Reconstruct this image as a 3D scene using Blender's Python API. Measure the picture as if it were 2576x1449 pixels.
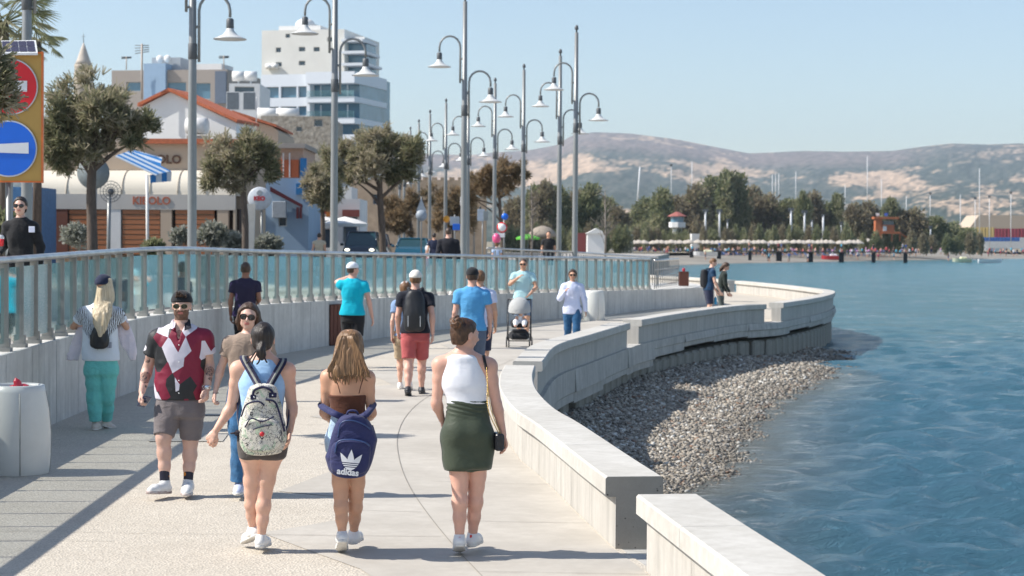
import bpy, math, random
import numpy as np
from mathutils import Vector, Matrix
R = math.radians
random.seed(7); rng = np.random.default_rng(7)
for o in list(bpy.data.objects): bpy.data.objects.remove(o)
scene = bpy.context.scene
COL = scene.collection

# ------------------------------------------------ camera
F = 4700.0; CX = 1288.0; CY = 724.5            # focal length in photo pixels (2576 wide view)
PITCH = math.atan(117.5/F); ROLL = 0.0075; CAMZ = 2.2
fw = np.array([0, math.cos(PITCH), -math.sin(PITCH)])
r0 = np.array([1.0, 0, 0]); u0 = np.array([0, math.sin(PITCH), math.cos(PITCH)])
cr = math.cos(ROLL)*r0 + math.sin(ROLL)*u0
cu = -math.sin(ROLL)*r0 + math.cos(ROLL)*u0
cam_d = bpy.data.cameras.new('camera'); cam = bpy.data.objects.new('camera', cam_d); COL.objects.link(cam)
cam.matrix_world = Matrix(((cr[0], cu[0], -fw[0], 0), (cr[1], cu[1], -fw[1], 0), (cr[2], cu[2], -fw[2], CAMZ), (0, 0, 0, 1)))
cam_d.sensor_width = 36; cam_d.lens = 36*F/2576
cam_d.clip_start = 0.2; cam_d.clip_end = 30000
cam_d.dof.use_dof = True; cam_d.dof.focus_distance = 13.6; cam_d.dof.aperture_fstop = 5.0
scene.camera = cam

def ray(px, py):
    return fw + (px-CX)/F*cr - (py-CY)/F*cu
def G(px, py, z=0.0):                           # photo pixel -> point on the level z
    d = ray(px, py); t = (z-CAMZ)/d[2]
    return np.array([0, 0, CAMZ]) + d*t
def at(px, py, Y):                              # photo pixel -> point at the distance Y
    d = ray(px, py); t = Y/d[1]
    return np.array([0, 0, CAMZ]) + d*t
def depth(px, ppm): return F/ppm

# ------------------------------------------------ light
SUN_EL = 44.0; SUN_AZ = (-1.0, -0.10)           # the sun stands to the left
world = bpy.data.worlds.new('World'); scene.world = world; world.use_nodes = True
wn = world.node_tree.nodes; wl = world.node_tree.links
bg = wn['Background']; sky = wn.new('ShaderNodeTexSky'); sky.sky_type = 'NISHITA'; sky.sun_disc = False
sky.sun_elevation = R(SUN_EL); sky.sun_rotation = math.atan2(SUN_AZ[0], SUN_AZ[1])
sky.air_density = 1.0; sky.dust_density = 0.6; sky.ozone_density = 2.0; sky.altitude = 0
hs_ = wn.new('ShaderNodeHueSaturation'); hs_.inputs['Saturation'].default_value = .94; hs_.inputs['Value'].default_value = .95; wl.new(sky.outputs[0], hs_.inputs['Color']); wl.new(hs_.outputs[0], bg.inputs[0]); bg.inputs[1].default_value = 0.13
sl = bpy.data.lights.new('sun', 'SUN'); sl.energy = 5.0; sl.angle = R(0.53); sl.color = (1.0, 0.955, 0.88)
so = bpy.data.objects.new('sun', sl); COL.objects.link(so)
ce = math.cos(R(SUN_EL)); nn = math.hypot(*SUN_AZ)
sd = Vector((SUN_AZ[0]/nn*ce, SUN_AZ[1]/nn*ce, math.sin(R(SUN_EL))))
so.rotation_euler = sd.to_track_quat('Z', 'Y').to_euler()
so.location = (0, 0, 60)
scene.view_settings.view_transform = 'Standard'; scene.view_settings.look = 'None'
scene.view_settings.gamma = 1.0; scene.view_settings.exposure = 0.42
scene.render.engine = 'CYCLES'

# ------------------------------------------------ materials
MATS = {}
def lin(c):
    return tuple(((x/255)/12.92 if x/255 <= .04045 else ((x/255+.055)/1.055)**2.4) for x in c)
def nt(name):
    m = bpy.data.materials.new(name); m.use_nodes = True
    n = m.node_tree.nodes; l = m.node_tree.links
    return m, n, l, n['Principled BSDF']
def node(n, t, **kw):
    x = n.new(t)
    for k, v in kw.items():
        if k.startswith('i_'): x.inputs[int(k[2:])].default_value = v
        else: setattr(x, k, v)
    return x
def mixc(n, l, fac, a, b, mode='MIX'):
    x = n.new('ShaderNodeMix'); x.data_type = 'RGBA'; x.blend_type = mode
    for s, v in ((x.inputs[0], fac), (x.inputs[6], a), (x.inputs[7], b)):
        if isinstance(v, bpy.types.NodeSocket): l.new(v, s)
        elif isinstance(v, (tuple, list)): s.default_value = (*v[:3], 1)
        else: s.default_value = v
    return x.outputs[2]
def ramp(n, l, src, stops, interp='LINEAR'):
    x = n.new('ShaderNodeValToRGB'); x.color_ramp.interpolation = interp
    e = x.color_ramp.elements
    while len(e) > 1: e.remove(e[-1])
    e[0].position = stops[0][0]; e[0].color = (*stops[0][1], 1) if isinstance(stops[0][1], tuple) else (stops[0][1],)*3+(1,)
    for p, c in stops[1:]:
        q = e.new(p); q.color = (*c, 1) if isinstance(c, tuple) else (c, c, c, 1)
    l.new(src, x.inputs[0]); return x.outputs[0]
def coords(n, l, scale=(1, 1, 1), kind='Object'):
    t = n.new('ShaderNodeTexCoord'); m = n.new('ShaderNodeMapping')
    l.new(t.outputs[kind], m.inputs[0]); m.inputs[3].default_value = scale; return m.outputs[0]
def noise(n, l, vec, scale=5, detail=4, rough=.55, dist=0.0):
    x = n.new('ShaderNodeTexNoise'); x.inputs['Scale'].default_value = scale; x.inputs['Detail'].default_value = detail
    x.inputs['Roughness'].default_value = rough; x.inputs['Distortion'].default_value = dist
    if vec is not None: l.new(vec, x.inputs['Vector'])
    return x.outputs[0]
def bump(n, l, h, b, strength=.3, dist=.01):
    x = n.new('ShaderNodeBump'); x.inputs['Strength'].default_value = strength; x.inputs['Distance'].default_value = dist
    l.new(h, x.inputs['Height']); l.new(x.outputs[0], b.inputs['Normal']); return x
def M(name, col, rough=.6, metal=0.0, var=.12, vs=6, bmp=0.0, bs=40, stretch=(1, 1, 1), spec=.5, col2=None, bd=.01, coat=0, alpha=None, sheen=0):
    """plain procedural surface: base colour broken up by two noises, optional fine bump"""
    if name in MATS: return MATS[name]
    m, n, l, b = nt(name)
    v = coords(n, l, stretch)
    f = noise(n, l, v, vs, 5, .6)
    lo = tuple(c*(1-var) for c in col); hi = col2 or tuple(min(1, c*(1+var)) for c in col)
    f2 = ramp(n, l, f, [(.3, 0.0), (.7, 1.0)])
    c = mixc(n, l, f2, lo, hi); l.new(c, b.inputs['Base Color'])
    b.inputs['Roughness'].default_value = rough; b.inputs['Metallic'].default_value = metal
    b.inputs['Specular IOR Level'].default_value = spec
    if coat: b.inputs['Coat Weight'].default_value = coat
    if sheen: b.inputs['Sheen Weight'].default_value = sheen
    if alpha: b.inputs['Alpha'].default_value = alpha
    if bmp:
        h = noise(n, l, v, bs, 3, .6); bump(n, l, h, b, bmp, bd)
    MATS[name] = m; return m

# ------------------------------------------------ mesh helpers
class MB:
    """collects vertices and faces for ONE mesh"""
    def __init__(s): s.v = []; s.f = []; s.mi = []; s.sm = []
    def add(s, vs, fs, mi=0, smooth=False):
        k = len(s.v); s.v += [tuple(map(float, p)) for p in vs]
        for f in fs: s.f.append([i+k for i in f]); s.mi.append(mi); s.sm.append(smooth)
        return s
    def box(s, c, d, rz=0, mi=0, bev=0, M4=None):
        x, y, z = [q/2 for q in d]
        if bev:
            bev = min(bev, x*.98, y*.98, z*.98)
            vs = []; fs = []
            for sx in (-1, 1):
                for sy in (-1, 1):
                    for sz in (-1, 1):
                        vs += [(sx*x, sy*(y-bev), sz*(z-bev)), (sx*(x-bev), sy*y, sz*(z-bev)), (sx*(x-bev), sy*(y-bev), sz*z)]
            def ix(a, b, c_, k): return ((a > 0)*4+(b > 0)*2+(c_ > 0))*3+k
            for sg in (-1, 1):
                fs.append([ix(sg, -1, -1, 0), ix(sg, 1, -1, 0), ix(sg, 1, 1, 0), ix(sg, -1, 1, 0)])
                fs.append([ix(-1, sg, -1, 1), ix(-1, sg, 1, 1), ix(1, sg, 1, 1), ix(1, sg, -1, 1)])
                fs.append([ix(-1, -1, sg, 2), ix(1, -1, sg, 2), ix(1, 1, sg, 2), ix(-1, 1, sg, 2)])
            for a in (-1, 1):
                for b_ in (-1, 1):
                    fs.append([ix(a, b_, -1, 0), ix(a, b_, 1, 0), ix(a, b_, 1, 1), ix(a, b_, -1, 1)])
                    fs.append([ix(a, -1, b_, 0), ix(a, 1, b_, 0), ix(a, 1, b_, 2), ix(a, -1, b_, 2)])
                    fs.append([ix(-1, a, b_, 1), ix(1, a, b_, 1), ix(1, a, b_, 2), ix(-1, a, b_, 2)])
                    for c_ in (-1, 1): fs.append([ix(a, b_, c_, 0), ix(a, b_, c_, 1), ix(a, b_, c_, 2)])
        else:
            vs = [(-x, -y, -z), (x, -y, -z), (x, y, -z), (-x, y, -z), (-x, -y, z), (x, -y, z), (x, y, z), (-x, y, z)]
            fs = [(0, 3, 2, 1), (4, 5, 6, 7), (0, 1, 5, 4), (1, 2, 6, 5), (2, 3, 7, 6), (3, 0, 4, 7)]
        if M4 is not None: vs = [tuple(M4 @ Vector(v)) for v in vs]; vs = [(a+c[0], b_+c[1], e+c[2]) for a, b_, e in vs]
        else:
            cs, sn = math.cos(rz), math.sin(rz)
            vs = [(a*cs-b_*sn+c[0], a*sn+b_*cs+c[1], e+c[2]) for a, b_, e in vs]
        return s.add(vs, fs, mi)
    def tube(s, pts, rad, n=8, mi=0, cap=True):
        pts = [Vector(p) for p in pts]; N = len(pts)
        if not hasattr(rad, '__len__'): rad = [rad]*N
        vs = []; up = Vector((0.137, 0.0, 1.0)).normalized(); prev = None
        for i, p in enumerate(pts):
            t = (pts[min(i+1, N-1)]-pts[max(i-1, 0)]).normalized()
            if prev is None:
                a = t.cross(up)
                if a.length < .05: a = t.cross(Vector((0, 1, 0)))
                a.normalize()
            else:
                a = prev - t*prev.dot(t); a.normalize()
            prev = a; b = t.cross(a)
            for k in range(n):
                q = 2*math.pi*k/n; vs.append(p+(a*math.cos(q)+b*math.sin(q))*rad[i])
        fs = [(i*n+k, i*n+(k+1) % n, (i+1)*n+(k+1) % n, (i+1)*n+k) for i in range(N-1) for k in range(n)]
        if cap: fs += [list(range(n))[::-1], [(N-1)*n+k for k in range(n)]]
        return s.add(vs, fs, mi, True)
    def lathe(s, prof, c=(0, 0, 0), n=16, mi=0, smooth=True):
        vs = [(r*math.cos(2*math.pi*k/n)+c[0], r*math.sin(2*math.pi*k/n)+c[1], z+c[2]) for r, z in prof for k in range(n)]
        N = len(prof)
        fs = [(i*n+k, i*n+(k+1) % n, (i+1)*n+(k+1) % n, (i+1)*n+k) for i in range(N-1) for k in range(n)]
        fs += [list(range(n))[::-1], [(N-1)*n+k for k in range(n)]]
        return s.add(vs, fs, mi, smooth)
    def prism(s, poly, y0, y1, mi=0):           # polygon in x,z pushed along y
        n = len(poly)
        vs = [(x, y0, z) for x, z in poly]+[(x, y1, z) for x, z in poly]
        fs = [list(range(n)), list(range(n, 2*n))[::-1]]+[(i, i+n, (i+1) % n+n, (i+1) % n) for i in range(n)]
        return s.add(vs, fs, mi)
    def slab(s, poly, z0, z1, mi=0):            # polygon in x,y pushed along z
        n = len(poly)
        vs = [(x, y, z0) for x, y in poly]+[(x, y, z1) for x, y in poly]
        fs = [list(range(n))[::-1], list(range(n, 2*n))]+[(i, (i+1) % n, (i+1) % n+n, i+n) for i in range(n)]
        return s.add(vs, fs, mi)
    def ball(s, c, r, n=10, m=7, mi=0):
        if not hasattr(r, '__len__'): r = (r, r, r)
        vs = [(c[0], c[1], c[2]-r[2])]
        for j in range(1, m):
            a = math.pi*j/m
            for k in range(n): q = 2*math.pi*k/n; vs.append((c[0]+r[0]*math.sin(a)*math.cos(q), c[1]+r[1]*math.sin(a)*math.sin(q), c[2]-r[2]*math.cos(a)))
        vs.append((c[0], c[1], c[2]+r[2]))
        fs = [(0, 1+(k+1) % n, 1+k) for k in range(n)]
        for j in range(m-2):
            for k in range(n): fs.append((1+j*n+k, 1+j*n+(k+1) % n, 1+(j+1)*n+(k+1) % n, 1+(j+1)*n+k))
        e = len(vs)-1; b = 1+(m-2)*n
        fs += [(b+k, b+(k+1) % n, e) for k in range(n)]
        return s.add(vs, fs, mi, True)
    def build(s, name, mats, parent=None, off=None):
        me = bpy.data.meshes.new(name)
        vs = s.v if off is None else [(a-off[0], b-off[1], c-off[2]) for a, b, c in s.v]
        me.from_pydata(vs, [], s.f)
        for m in (mats if isinstance(mats, (list, tuple)) else [mats]): me.materials.append(m)
        me.polygons.foreach_set('material_index', s.mi); me.polygons.foreach_set('use_smooth', s.sm)
        me.update()
        o = bpy.data.objects.new(name, me); COL.objects.link(o)
        if parent is not None: o.parent = parent
        return o
def npmesh(name, V, Q, mats, parent=None, mi=None, smooth=True, tri=False):
    me = bpy.data.meshes.new(name); k = 3 if tri else 4
    me.vertices.add(len(V)); me.vertices.foreach_set('co', np.asarray(V, np.float32).ravel())
    me.loops.add(len(Q)*k); me.loops.foreach_set('vertex_index', np.asarray(Q, np.int32).ravel())
    me.polygons.add(len(Q)); me.polygons.foreach_set('loop_start', np.arange(len(Q), dtype=np.int32)*k)
    for m in (mats if isinstance(mats, (list, tuple)) else [mats]): me.materials.append(m)
    if mi is not None: me.polygons.foreach_set('material_index', np.asarray(mi, np.int32))
    me.polygons.foreach_set('use_smooth', np.full(len(Q), smooth)); me.update(calc_edges=True)
    o = bpy.data.objects.new(name, me); COL.objects.link(o)
    if parent is not None: o.parent = parent
    return o
def tag(o, label=None, cat=None, group=None, kind=None):
    if label: o['label'] = label
    if cat: o['category'] = cat
    if group: o['group'] = group
    if kind: o['kind'] = kind
    return o
def thing(name, loc, label, cat, group=None, rz=0):
    o = bpy.data.objects.new(name, None); COL.objects.link(o); o.location = tuple(map(float, loc)); o.rotation_euler = (0, 0, rz)
    o.empty_display_size = .1
    return tag(o, label, cat, group)
def children(o): return [c for c in bpy.data.objects if c.parent == o]
def kids_map():
    d = {}
    for c in bpy.data.objects:
        if c.parent: d.setdefault(c.parent.name, []).append(c)
    return d
def copy_tree(o, loc=None, rz=None, label=None, group=None, parent=None, km=None, scale=None):
    km = km or kids_map()
    c = o.copy(); COL.objects.link(c); c.parent = parent
    for ch in km.get(o.name, []): copy_tree(ch, parent=c, km=km)
    if loc is not None: c.location = tuple(map(float, loc))
    if rz is not None: c.rotation_euler = (0, 0, rz)
    if label: c['label'] = label
    if group: c['group'] = group
    if scale is not None: c.scale = scale if hasattr(scale, '__len__') else (scale,)*3
    return c
def text_curve(txt, size, name, mat, parent, loc, rot, ext=.004, font=None, align='CENTER', sx=1.0, bold=0.0):
    cu_ = bpy.data.curves.new(name, 'FONT'); cu_.body = txt; cu_.size = size; cu_.extrude = ext; cu_.align_x = align; cu_.align_y = 'CENTER'
    cu_.offset = bold; cu_.resolution_u = 3
    tmp = bpy.data.objects.new('tmp_text', cu_); COL.objects.link(tmp)
    dg = bpy.context.evaluated_depsgraph_get(); me = bpy.data.meshes.new_from_object(tmp.evaluated_get(dg))
    bpy.data.objects.remove(tmp); me.materials.clear(); me.materials.append(mat); me.name = name
    o = bpy.data.objects.new(name, me); COL.objects.link(o); o.parent = parent; o.location = tuple(map(float, loc)); o.rotation_euler = rot; o.scale = (sx, 1, 1)
    return o
def catmull(pts, n=8):
    P = [np.array(p, float) for p in pts]; P = [2*P[0]-P[1]]+P+[2*P[-1]-P[-2]]; out = []
    for i in range(1, len(P)-2):
        for k in range(n):
            t = k/n
            out.append(.5*((2*P[i])+(-P[i-1]+P[i+1])*t+(2*P[i-1]-5*P[i]+4*P[i+1]-P[i+2])*t*t+(-P[i-1]+3*P[i]-3*P[i+1]+P[i+2])*t**3))
    out.append(P[-2]); return np.array(out)
def resample(P, step=None, n=None):
    P = np.asarray(P, float); s = np.concatenate([[0], np.cumsum(np.linalg.norm(np.diff(P, axis=0), axis=1))])
    if n is None: n = max(1, int(round(s[-1]/step)))
    q = np.linspace(0, s[-1], n+1)
    return np.stack([np.interp(q, s, P[:, k]) for k in range(P.shape[1])], 1)
def offset2(P, d):                              # offset a 2-D polyline to its left by d
    T = np.gradient(P[:, :2], axis=0); T /= np.linalg.norm(T, axis=1)[:, None]+1e-9
    return P[:, :2]+np.stack([-T[:, 1], T[:, 0]], 1)*d
def vnoise(P, s=1.0, seed=0):                   # cheap smooth value noise (N,3)->[-1,1]
    q = P*s+seed*17.31
    i = np.floor(q).astype(np.int64); f = q-i; f = f*f*(3-2*f); out = 0
    for dx in (0, 1):
        for dy in (0, 1):
            for dz in (0, 1):
                h = ((i[:, 0]+dx)*73856093) ^ ((i[:, 1]+dy)*19349663) ^ ((i[:, 2]+dz)*83492791) ^ (seed*2654435)
                h = (h ^ (h >> 13))*1274126177 & 0x7fffffff
                w = (f[:, 0] if dx else 1-f[:, 0])*(f[:, 1] if dy else 1-f[:, 1])*(f[:, 2] if dz else 1-f[:, 2])
                out = out+w*((h & 0xffff)/32767.5-1)
    return out
# ================================================================ SETTING
SEA = -1.15
def H(px): return 607+ROLL*(px-1288)
# ---- measured lines: fence (fx, fy, top of its wall) and sea wall outer edge
fence_pts = [(-5.35, 19.5, .96), (-5.43, 26.6, 1.03), (-5.08, 29.6, 1.05), (-4.41, 36.0, .97), (-1.93, 45.6, .86), (.965, 52.7, .76), (2.87, 56.6, .72), (4.6, 61.2, .66)]
fence_path = catmull([(-4.9, 3, .86), (-5.1, 11, .90)]+fence_pts, 10)
wall_px = {'A': [(2560, 1760), (2085, 1449), (1910, 1339), (1756, 1242)],
           'B': [(1668.6, 1198), (1592, 1150), (1461.8, 1065), (1394, 1025), (1351, 980), (1341, 946), (1347, 919)],
           'C': [(1365, 909), (1405, 867), (1496, 838.6), (1586, 812)],
           'D': [(1614.6, 804.5), (1720, 787), (1852, 769.4), (1928.8, 765)],
           'E': [(1971, 762), (2045, 751), (2085, 742.5)]}
seg_paths = {k: [G(x, y, .52)[:2] for x, y in v] for k, v in wall_px.items()}
seg_paths['E'] += [np.array(p) for p in ((11.1, 64.2), (11.55, 67.2), (11.5, 70.3), (11.1, 76.5), (10.3, 83.0))]
seg_paths['F'] = [np.array(p) for p in ((10.1, 84.2), (9.2, 89.0), (7.6, 95.0), (5.0, 104.0))]
seg_res = {k: resample(catmull(v, 10), step=.35) for k, v in seg_paths.items()}
full_path = resample(catmull([p for k in 'ABCDEF' for p in seg_paths[k]], 10), step=.4)

# ---- materials of the setting
def concrete(name, c1, c2, c3, streak=0, bs=60, bstr=.25, sc=1.0, pits=0, speck=0):
    m, n, l, b = nt(name)
    v = coords(n, l)
    f = ramp(n, l, noise(n, l, v, 1.1*sc, 6, .65), [(.32, 0.0), (.68, 1.0)])
    f2 = ramp(n, l, noise(n, l, v, 9*sc, 5, .7), [(.35, 0.0), (.7, 1.0)])
    c = mixc(n, l, f, c1, c2)
    g = n.new('ShaderNodeMath'); g.operation = 'MULTIPLY'; g.inputs[1].default_value = .45; l.new(f2, g.inputs[0])
    c = mixc(n, l, g.outputs[0], c, c3)
    if streak:
        vs_ = coords(n, l, (5, 5, .35)); f3 = ramp(n, l, noise(n, l, vs_, 1.3, 4, .6), [(.45, 0.0), (.75, streak)])
        c = mixc(n, l, f3, c, tuple(x*.55 for x in c1))
    h = noise(n, l, v, bs, 4, .65)
    if speck:
        w = n.new('ShaderNodeTexVoronoi'); w.inputs['Scale'].default_value = 55; l.new(v, w.inputs['Vector'])
        k = ramp(n, l, w.outputs['Color'], [(.0, .0), (1.0, 1.0)])
        c = mixc(n, l, .30*speck, c, mixc(n, l, k, tuple(x*.45 for x in c1), tuple(min(1, x*1.35) for x in c2)))
        h = w.outputs['Distance']
    if pits:
        w = n.new('ShaderNodeTexVoronoi'); w.inputs['Scale'].default_value = 26; w.inputs['Randomness'].default_value = 1; l.new(v, w.inputs['Vector'])
        k = ramp(n, l, w.outputs['Distance'], [(.12, 1.0), (.2, 0.0)])
        msk = ramp(n, l, noise(n, l, v, 11, 2, .5), [(.5, 0.0), (.56, 1.0)])
        kk = n.new('ShaderNodeMath'); kk.operation = 'MULTIPLY'; l.new(k, kk.inputs[0]); l.new(msk, kk.inputs[1])
        c = mixc(n, l, kk.outputs[0], c, (.07, .06, .055))
    l.new(c, b.inputs['Base Color']); b.inputs['Roughness'].default_value = .85; b.inputs['Specular IOR Level'].default_value = .25
    bump(n, l, h, b, bstr, .006 if not speck else .012); MATS[name] = m; return m
m_agg = concrete('pale_aggregate_paving', (.50, .445, .37), (.60, .54, .455), (.42, .37, .30), speck=1.0, bstr=.5)
m_smooth = concrete('smooth_grey_concrete', (.42, .385, .335), (.54, .50, .44), (.37, .335, .29), streak=0, bstr=.15, sc=.8)
m_coping = concrete('white_coping_concrete', (.49, .465, .42), (.61, .585, .54), (.36, .335, .29), streak=.12, bstr=.25)
m_seatbody = concrete('pale_wall_concrete', (.46, .435, .395), (.56, .53, .485), (.37, .35, .31), streak=.55, bstr=.2)
m_pits = concrete('pitted_end_concrete', (.34, .30, .25), (.43, .385, .33), (.25, .22, .18), pits=1, bstr=.4)
m_rampwall = concrete('board_marked_concrete', (.56, .54, .50), (.72, .70, .655), (.46, .44, .405), streak=.5, bstr=.25)
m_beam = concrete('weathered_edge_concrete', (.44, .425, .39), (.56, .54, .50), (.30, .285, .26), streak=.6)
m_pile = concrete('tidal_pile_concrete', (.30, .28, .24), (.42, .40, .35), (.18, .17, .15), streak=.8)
m_joint = M('joint_sand', (.27, .245, .21), .95)
m_asphalt = M('asphalt', (.055, .055, .055), .9, var=.2, bmp=.3, bs=80)
m_kerbland = M('pavement_slabs', (.36, .33, .29), .85, var=.15, vs=2)
m_sand = M('wet_dark_sand', (.21, .185, .155), .9, var=.22, vs=.12, stretch=(1, 1, 1), col2=(.31, .28, .235))

# ---- promenade deck
inner = offset2(full_path, .30)
fp = fence_path
pol = [(p[0], p[1]) for p in inner if p[1] > 1.0]
pol = [(2.6, -2.0), (2.3, 1.0)]+pol+[(2.5, 104), (2.5, 72), (4.6, 62)]+[(p[0]-.05, p[1]) for p in fp[::-1]]+[(-4.9, -2.0)]
def grid_fill(name, poly, z, mat, kind='structure'):
    b = MB(); b.add([(x, y, z) for x, y in poly], [list(range(len(poly)))]); o = b.build(name, mat); o['kind'] = kind; return o
grid_fill('promenade', pol, 0.0, m_agg)
band = [(1700, 1500), (1010, 1500), (905, 1432), (800, 1394), (657, 1341), (760, 1325), (873, 1304), (905, 1268), (874, 1252), (700, 1237), (800, 1198), (890, 1165), (900, 1140), (800, 1116), (905, 1090), (880, 1066), (780, 1048),
        (940, 1022), (900, 1004), (800, 988), (985, 968), (955, 952), (880, 940), (1060, 920), (1010, 904), (1150, 884), (1110, 868), (1240, 852), (1225, 838), (1370, 818), (1500, 800), (1640, 786)]
bw = [tuple(G(x, y)[:2]) for x, y in band]
k0 = [p for p in offset2(full_path, .36) if 8.6 < p[1] < 50]
poly2 = [(bw[0][0]-1.2, bw[0][1])] + bw[1:] + [tuple(p) for p in k0[::-1]]
grid_fill('promenade_smooth_paving', poly2, .004, m_smooth)
def strip(b, pts, w, z):
    P = resample(catmull(pts, 6), step=.25) if len(pts) > 2 else np.array(pts)
    L = offset2(P, w/2); Rr = offset2(P, -w/2)
    vs = [(*p, z) for p in L]+[(*p, z) for p in Rr]; N = len(P)
    b.add(vs, [(i, i+1, N+i+1, N+i) for i in range(N-1)])
b = MB()
for ln in ([(1230, 1470), (1150, 1385), (1080, 1300), (1030, 1225), (1005, 1160), (1000, 1100), (1020, 1050), (1060, 1010), (1120, 975), (1200, 945), (1290, 905)],
           [(1040, 1140), (1330, 1144)], [(1092, 1213), (1440, 1222)], [(1130, 1312), (1560, 1319)], [(1005, 1082), (1290, 1084)], [(1200, 1440), (1640, 1447)], [(1040, 1020), (1262, 1016)],
           [(520, 1345), (1110, 1352)], [(0, 1336), (520, 1345)], [(740, 1180), (1008, 1186)], [(760, 1070), (1000, 1062)], [(560, 1172), (730, 1178)], [(850, 1284), (1060, 1290)],
           [(780, 925), (1080, 915)], [(880, 1000), (1050, 985)], [(1100, 860), (1300, 838)], [(1180, 890), (1290, 880)], [(200, 1225), (700, 1240)], [(330, 1120), (620, 1125)]):
    strip(b, [G(x, y)[:2] for x, y in ln], .007, .009)
for i in range(5, len(fp)-1, 4):                 # slab joints beside the ramp wall
    p = fp[i]; strip(b, [(p[0]+.25, p[1]), (p[0]+2.3, p[1]-.05)], .007, .009)
o = b.build('paving_joints', m_joint); o['kind'] = 'structure'
b = MB()
for q in ([(395, 1092), (575, 1092), (560, 1112), (372, 1112)], [(500, 1030), (640, 1030), (625, 1046), (480, 1046)]):
    b.add([(*G(x, y)[:2], .0085) for x, y in q], [(0, 1, 2, 3)])
o = b.build('paving_insets', M('dark_paving_inset', (.40, .37, .325), .85, bmp=.2)); o['kind'] = 'structure'

# ---- raised street level behind the ramp wall
street_poly = [(p[0]-.34, p[1]) for p in fence_path]+[(5.0, 70), (4.0, 92), (7, 130), (14, 190), (22, 262), (-420, 262), (-420, -20), (-5.3, -20), (-5.24, 3)]
b = MB(); b.slab(street_poly, -2.5, .62); o = b.build('street_ground', m_kerbland); o['kind'] = 'structure'
b = MB(); b.slab([(-9.5, 30), (-6.5, 50), (-5.0, 90), (-4, 140), (2, 200), (8, 255), (-2, 255), (-9, 200), (-14, 140), (-14.5, 90), (-14.5, 50), (-16, 30)], .50, .624)
o = b.build('street_road', m_asphalt); o['kind'] = 'structure'

# ---- coastal plain and sand beach beyond the bay
def shore(px):
    return float(np.interp(px, [1560, 1700, 1850, 2000, 2136, 2300, 2450, 2576, 3200], [672, 667, 662, 660, 657, 654, 652, 650.5, 648]))
V = []; ROW = []
cols = list(np.linspace(1400, 3400, 60)); rows = [-.25, 0, .1, .25, .45, .7, 1, 1.6]
for t in rows:
    for px in cols:
        s0 = G(px, max(shore(px), H(px)+12), SEA) if px > 1500 else G(px, 672, SEA)
        y = s0[1]+t*150; x = s0[0]*(y/s0[1]); z = SEA+(.9*min(t, .45)/.45 if t > 0 else t*4)+(.5 if t >= .7 else 0)+(.3 if t >= 1 else 0)
        V.append((x, y, z))
nc = len(cols)
Q = [(j*nc+i, j*nc+i+1, (j+1)*nc+i+1, (j+1)*nc+i) for j in range(len(rows)-1) for i in range(nc-1)]
o = npmesh('sand_beach', V, Q, m_sand); o['kind'] = 'structure'
m_plain = M('dry_scrub_ground', (.20, .17, .11), .95, var=.3, vs=.05, col2=(.33, .28, .19))
V = []; xs = np.linspace(-2500, 4500, 60); ys = [262, 300, 420, 560, 800, 1200, 1700]
for y in ys:
    for x in xs:
        yy = y if x < 14 else max(y, 520+.3*(y-262)) if x < 400 else max(y, 640+.3*(y-262))
        V.append((x, yy, .30+.001*(y-262)))
nc = len(xs); Q = [(j*nc+i, j*nc+i+1, (j+1)*nc+i+1, (j+1)*nc+i) for j in range(len(ys)-1) for i in range(nc-1)]
o = npmesh('coastal_plain', V, Q, m_plain); o['kind'] = 'structure'

# ---- hills: one height field, its ridge measured in the photograph
ridge_px = [(-400, 360), (600, 372), (1000, 385), (1180, 391), (1240, 384), (1330, 378), (1395, 366), (1435, 342), (1490, 333), (1580, 336), (1700, 351), (1800, 371), (1880, 386), (1940, 384), (2020, 380), (2120, 382), (2240, 380), (2310, 370), (2390, 361), (2480, 364), (2560, 361), (2700, 372), (3200, 400)]
NP, NR = 420, 90
PXs = np.linspace(-300, 3100, NP); T = np.linspace(0, 1, NR)
rid = np.interp(PXs, [a for a, _ in ridge_px], [b_ for _, b_ in ridge_px]); rel = (607+ROLL*(PXs-1288))-rid
PX, TT = np.meshgrid(PXs, T)
Yh = 1500+4800*TT**1.25
e = np.interp(TT, [0, .12, .3, .5, .7, .85, 1], [-.01, .10, .34, .52, .74, .90, 1.0])*rel[None, :]
nz = vnoise(np.stack([PX.ravel()/150, TT.ravel()*5, 0*PX.ravel()], 1), 1, 3)*.6+vnoise(np.stack([PX.ravel()/45, TT.ravel()*13, 0*PX.ravel()], 1), 1, 5)*.35+vnoise(np.stack([PX.ravel()/14, TT.ravel()*30, 0*PX.ravel()], 1), 1, 8)*.12
e = e+nz.reshape(e.shape)*13*np.sin(np.clip(TT, 0, 1)*math.pi)**.7*np.interp(PX, [1100, 1400], [.4, 1])
Xh = (PX-CX)/F*Yh; Zh = CAMZ+e/F*Yh
Zh[0] = -2
V = np.stack([Xh.ravel(), Yh.ravel(), Zh.ravel()], 1)
ii = np.arange(NP*NR).reshape(NR, NP); Q = np.stack([ii[:-1, :-1], ii[:-1, 1:], ii[1:, 1:], ii[1:, :-1]], -1).reshape(-1, 4)
m, n, l, bb = nt('hill_cover'); at_ = n.new('ShaderNodeAttribute'); at_.attribute_name = 'cover'
l.new(at_.outputs[0], bb.inputs['Base Color']); bb.inputs['Roughness'].default_value = .95; bb.inputs['Specular IOR Level'].default_value = .1
o = npmesh('hills', V, Q, m); o['kind'] = 'structure'
q = np.stack([PX.ravel(), TT.ravel(), 0*PX.ravel()], 1)
big = vnoise(q*[1/210, 7, 1], 1, 11)+.5*vnoise(q*[1/60, 22, 1], 1, 12)+.3*vnoise(q*[1/20, 50, 1], 1, 15)
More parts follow.
